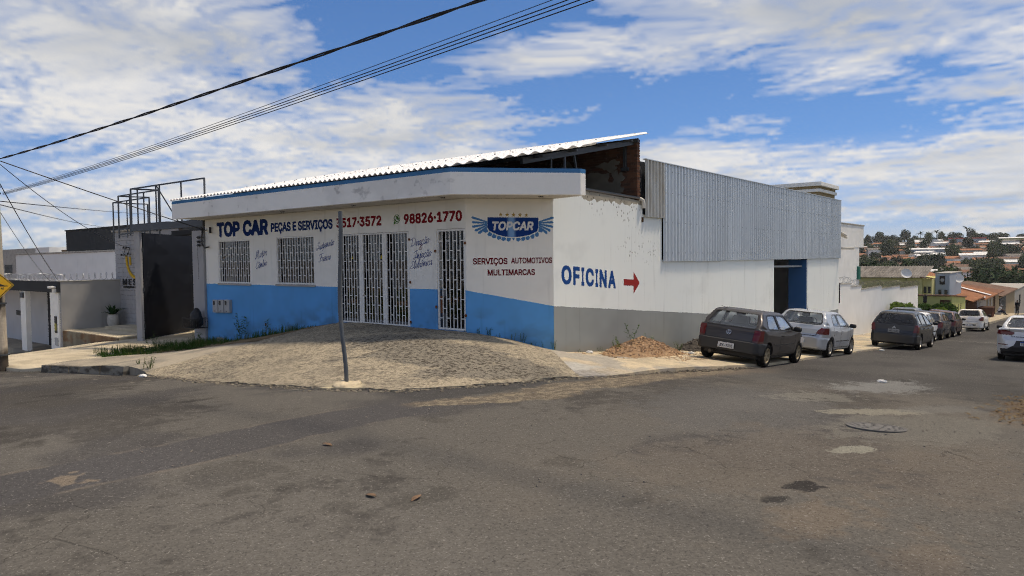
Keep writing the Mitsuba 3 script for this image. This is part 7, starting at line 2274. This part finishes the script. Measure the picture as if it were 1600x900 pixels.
def person(label, x, y, z, joints, facing, top, bottom, sleeves, cap=None):
    k = thing('person', label, 'person')
    J = {n_: np.array(v, float) for n_, v in joints.items()}
    R = trimesh.transformations.rotation_matrix(facing, (0, 0, 1))
    R[:3, 3] = (x, y, z)
    hc = J['head']
    bones = [(J['pelvis'], .135, J['waist'], .125), (J['waist'], .125, J['chest'], .145), (J['chest'], .145, J['neck'] - [0, 0, .06], .10), (J['neck'] - [0, 0, .05], .058, J['neck'] + (hc - J['neck']) * .5, .055), (hc + [0, 0, .02], .088, hc - [0, 0, .05], .070)]
    sk = []
    for s in ('l', 'r'):
        bones += [(J['chest'] + (J['sh_' + s] - J['chest']) * .3, .10, J['sh_' + s], .068), (J['sh_' + s], .060, J['el_' + s], .044), (J['el_' + s], .042, J['wr_' + s], .028),
                  (J['pelvis'] + (J['hip_' + s] - J['pelvis']) * .5, .11, J['hip_' + s], .095), (J['hip_' + s], .092, J['kn_' + s], .060), (J['kn_' + s], .058, J['an_' + s], .040), (J['an_' + s], .042, J['an_' + s] + J['toe'] * .16 - [0, 0, .035], .034)]
        d = J['wr_' + s] - J['el_' + s]
        bones += hand(J['wr_' + s], d, J['toe'] * (1 if abs(d[2]) > .1 else 0) + [0, 0, .3], 1 if s == 'l' else -1)
    fw_ = J['toe']
    bones += [(hc + fw_ * .085 - [0, 0, .005], .014, hc + fw_ * .105 - [0, 0, .03], .016), (hc + fw_ * .055 - [0, 0, .085], .035, hc + fw_ * .03 - [0, 0, .08], .04)]
    b = body_mesh(bones)
    b.apply_transform(R)
    part(k, 'body', b, M_SKIN, True)

    def wear(nm, bn, mt):
        m = body_mesh(bn, .035)
        m.apply_transform(R)
        part(k, nm, m, mt, True)
    sh = [(J['pelvis'] + [0, 0, -.02], .155, J['waist'], .145), (J['waist'], .145, J['chest'], .165), (J['chest'], .165, J['neck'] - [0, 0, .07], .105)]
    for s in ('l', 'r'):
        e = J['sh_' + s] + (J['el_' + s] - J['sh_' + s]) * sleeves
        sh += [(J['chest'] + (J['sh_' + s] - J['chest']) * .3, .115, J['sh_' + s], .082), (J['sh_' + s], .078, e, .064)]
    wear('shirt', sh, top)
    tr = [(J['pelvis'] + [0, 0, .02], .150, J['pelvis'] - [0, 0, .02], .145)]
    for s in ('l', 'r'):
        tr += [(J['pelvis'] + (J['hip_' + s] - J['pelvis']) * .5, .125, J['hip_' + s], .110), (J['hip_' + s], .108, J['kn_' + s], .078), (J['kn_' + s], .078, J['kn_' + s] + (J['an_' + s] - J['kn_' + s]) * .92, .062)]
    wear('trousers', tr, bottom)
    wear('shoes', [(J['an_' + s] - [0, 0, .03], .05, J['an_' + s] + J['toe'] * .17 - [0, 0, .045], .042) for s in ('l', 'r')], M_BLACKCLOTH)
    wear('hair', [(hc + [0, 0, .045] - fw_ * .02, .092, hc - fw_ * .045 + [0, 0, .0], .075)], cap or M_HAIR)
    if cap:
        wear('cap_brim', [(hc + fw_ * .08 + [0, 0, .045], .03, hc + fw_ * .15 + [0, 0, .035], .022)], cap)
    for sg in (-1, 1):
        e = trimesh.creation.icosphere(2, radius=.013)
        sd = np.cross(fw_, [0, 0, 1.0])
        e.apply_translation(hc + fw_ * .083 + sd * sg * .034 + np.array([0, 0, .012]))
        e.apply_transform(R)
        part(k, 'eye', e, M_WHITEPRINT, True)


STAND = {'pelvis': (0, 0, .92), 'waist': (0, .0, 1.08), 'chest': (0, 0, 1.28), 'neck': (0, 0, 1.48), 'head': (0, .02, 1.62), 'toe': (0, 1, 0),
         'sh_l': (-.18, 0, 1.41), 'el_l': (-.24, -.02, 1.13), 'wr_l': (-.25, .05, .90), 'sh_r': (.18, 0, 1.41), 'el_r': (.23, -.02, 1.13), 'wr_r': (.24, .06, .90),
         'hip_l': (-.09, 0, .90), 'kn_l': (-.10, .02, .48), 'an_l': (-.11, -.02, .085), 'hip_r': (.09, 0, .90), 'kn_r': (.11, .02, .48), 'an_r': (.13, .02, .085)}
SIT = {'pelvis': (0, 0, .40), 'waist': (0, .05, .55), 'chest': (0, .14, .74), 'neck': (0, .21, .92), 'head': (0, .29, 1.05), 'toe': (0, 1, 0),
       'sh_l': (-.18, .17, .86), 'el_l': (-.23, .28, .62), 'wr_l': (-.14, .48, .55), 'sh_r': (.18, .17, .86), 'el_r': (.23, .28, .62), 'wr_r': (.14, .48, .55),
       'hip_l': (-.10, .04, .38), 'kn_l': (-.17, .46, .46), 'an_l': (-.16, .58, .085), 'hip_r': (.10, .04, .38), 'kn_r': (.17, .48, .44), 'an_r': (.17, .72, .085)}
gz = float(road_z(-6.0, 106.0))
person('person in dark clothes standing at the roadside far down the street', -6.55, 106.0, float(walk_z(np.array([-6.55]), np.array([106.0]))[0]) + .01, STAND, math.radians(150), M_BLACKCLOTH, M_BLACKCLOTH, .95)
sx, sy = -8.0, 100.5
sz = float(walk_z(np.array([sx]), np.array([sy]))[0])
person('person in a white shirt and cap sitting bent forward at the roadside', sx, sy, sz, SIT, math.radians(-75), M_WHITECLOTH, M_NAVYCLOTH, .55, M_METERBOX)
st = thing('stone_seat', 'pale stone block on which the person in white sits', 'block')
part(st, 'block', rbox(sx - .30, sx + .22, sy - .28, sy + .28, sz - .1, sz + .27, .04), M_CONC)
# ------------------------------------------------------------------ thin air between here and the far slope
scene['air'] = {'type': 'homogeneous', 'albedo': {'type': 'rgb', 'value': [0.95, 0.96, 0.97]}, 'sigma_t': 0.00013}
scene['haze'] = {'type': 'cube', 'to_world': T().translate((0, 420, 10)).scale((960, 960, 32)), 'bsdf': {'type': 'null'}, 'interior': {'type': 'ref', 'id': 'air'}}
labels['haze'] = {'label': 'thin pale haze over the valley', 'kind': 'stuff'}
scene['camera']['medium'] = {'type': 'ref', 'id': 'air'}
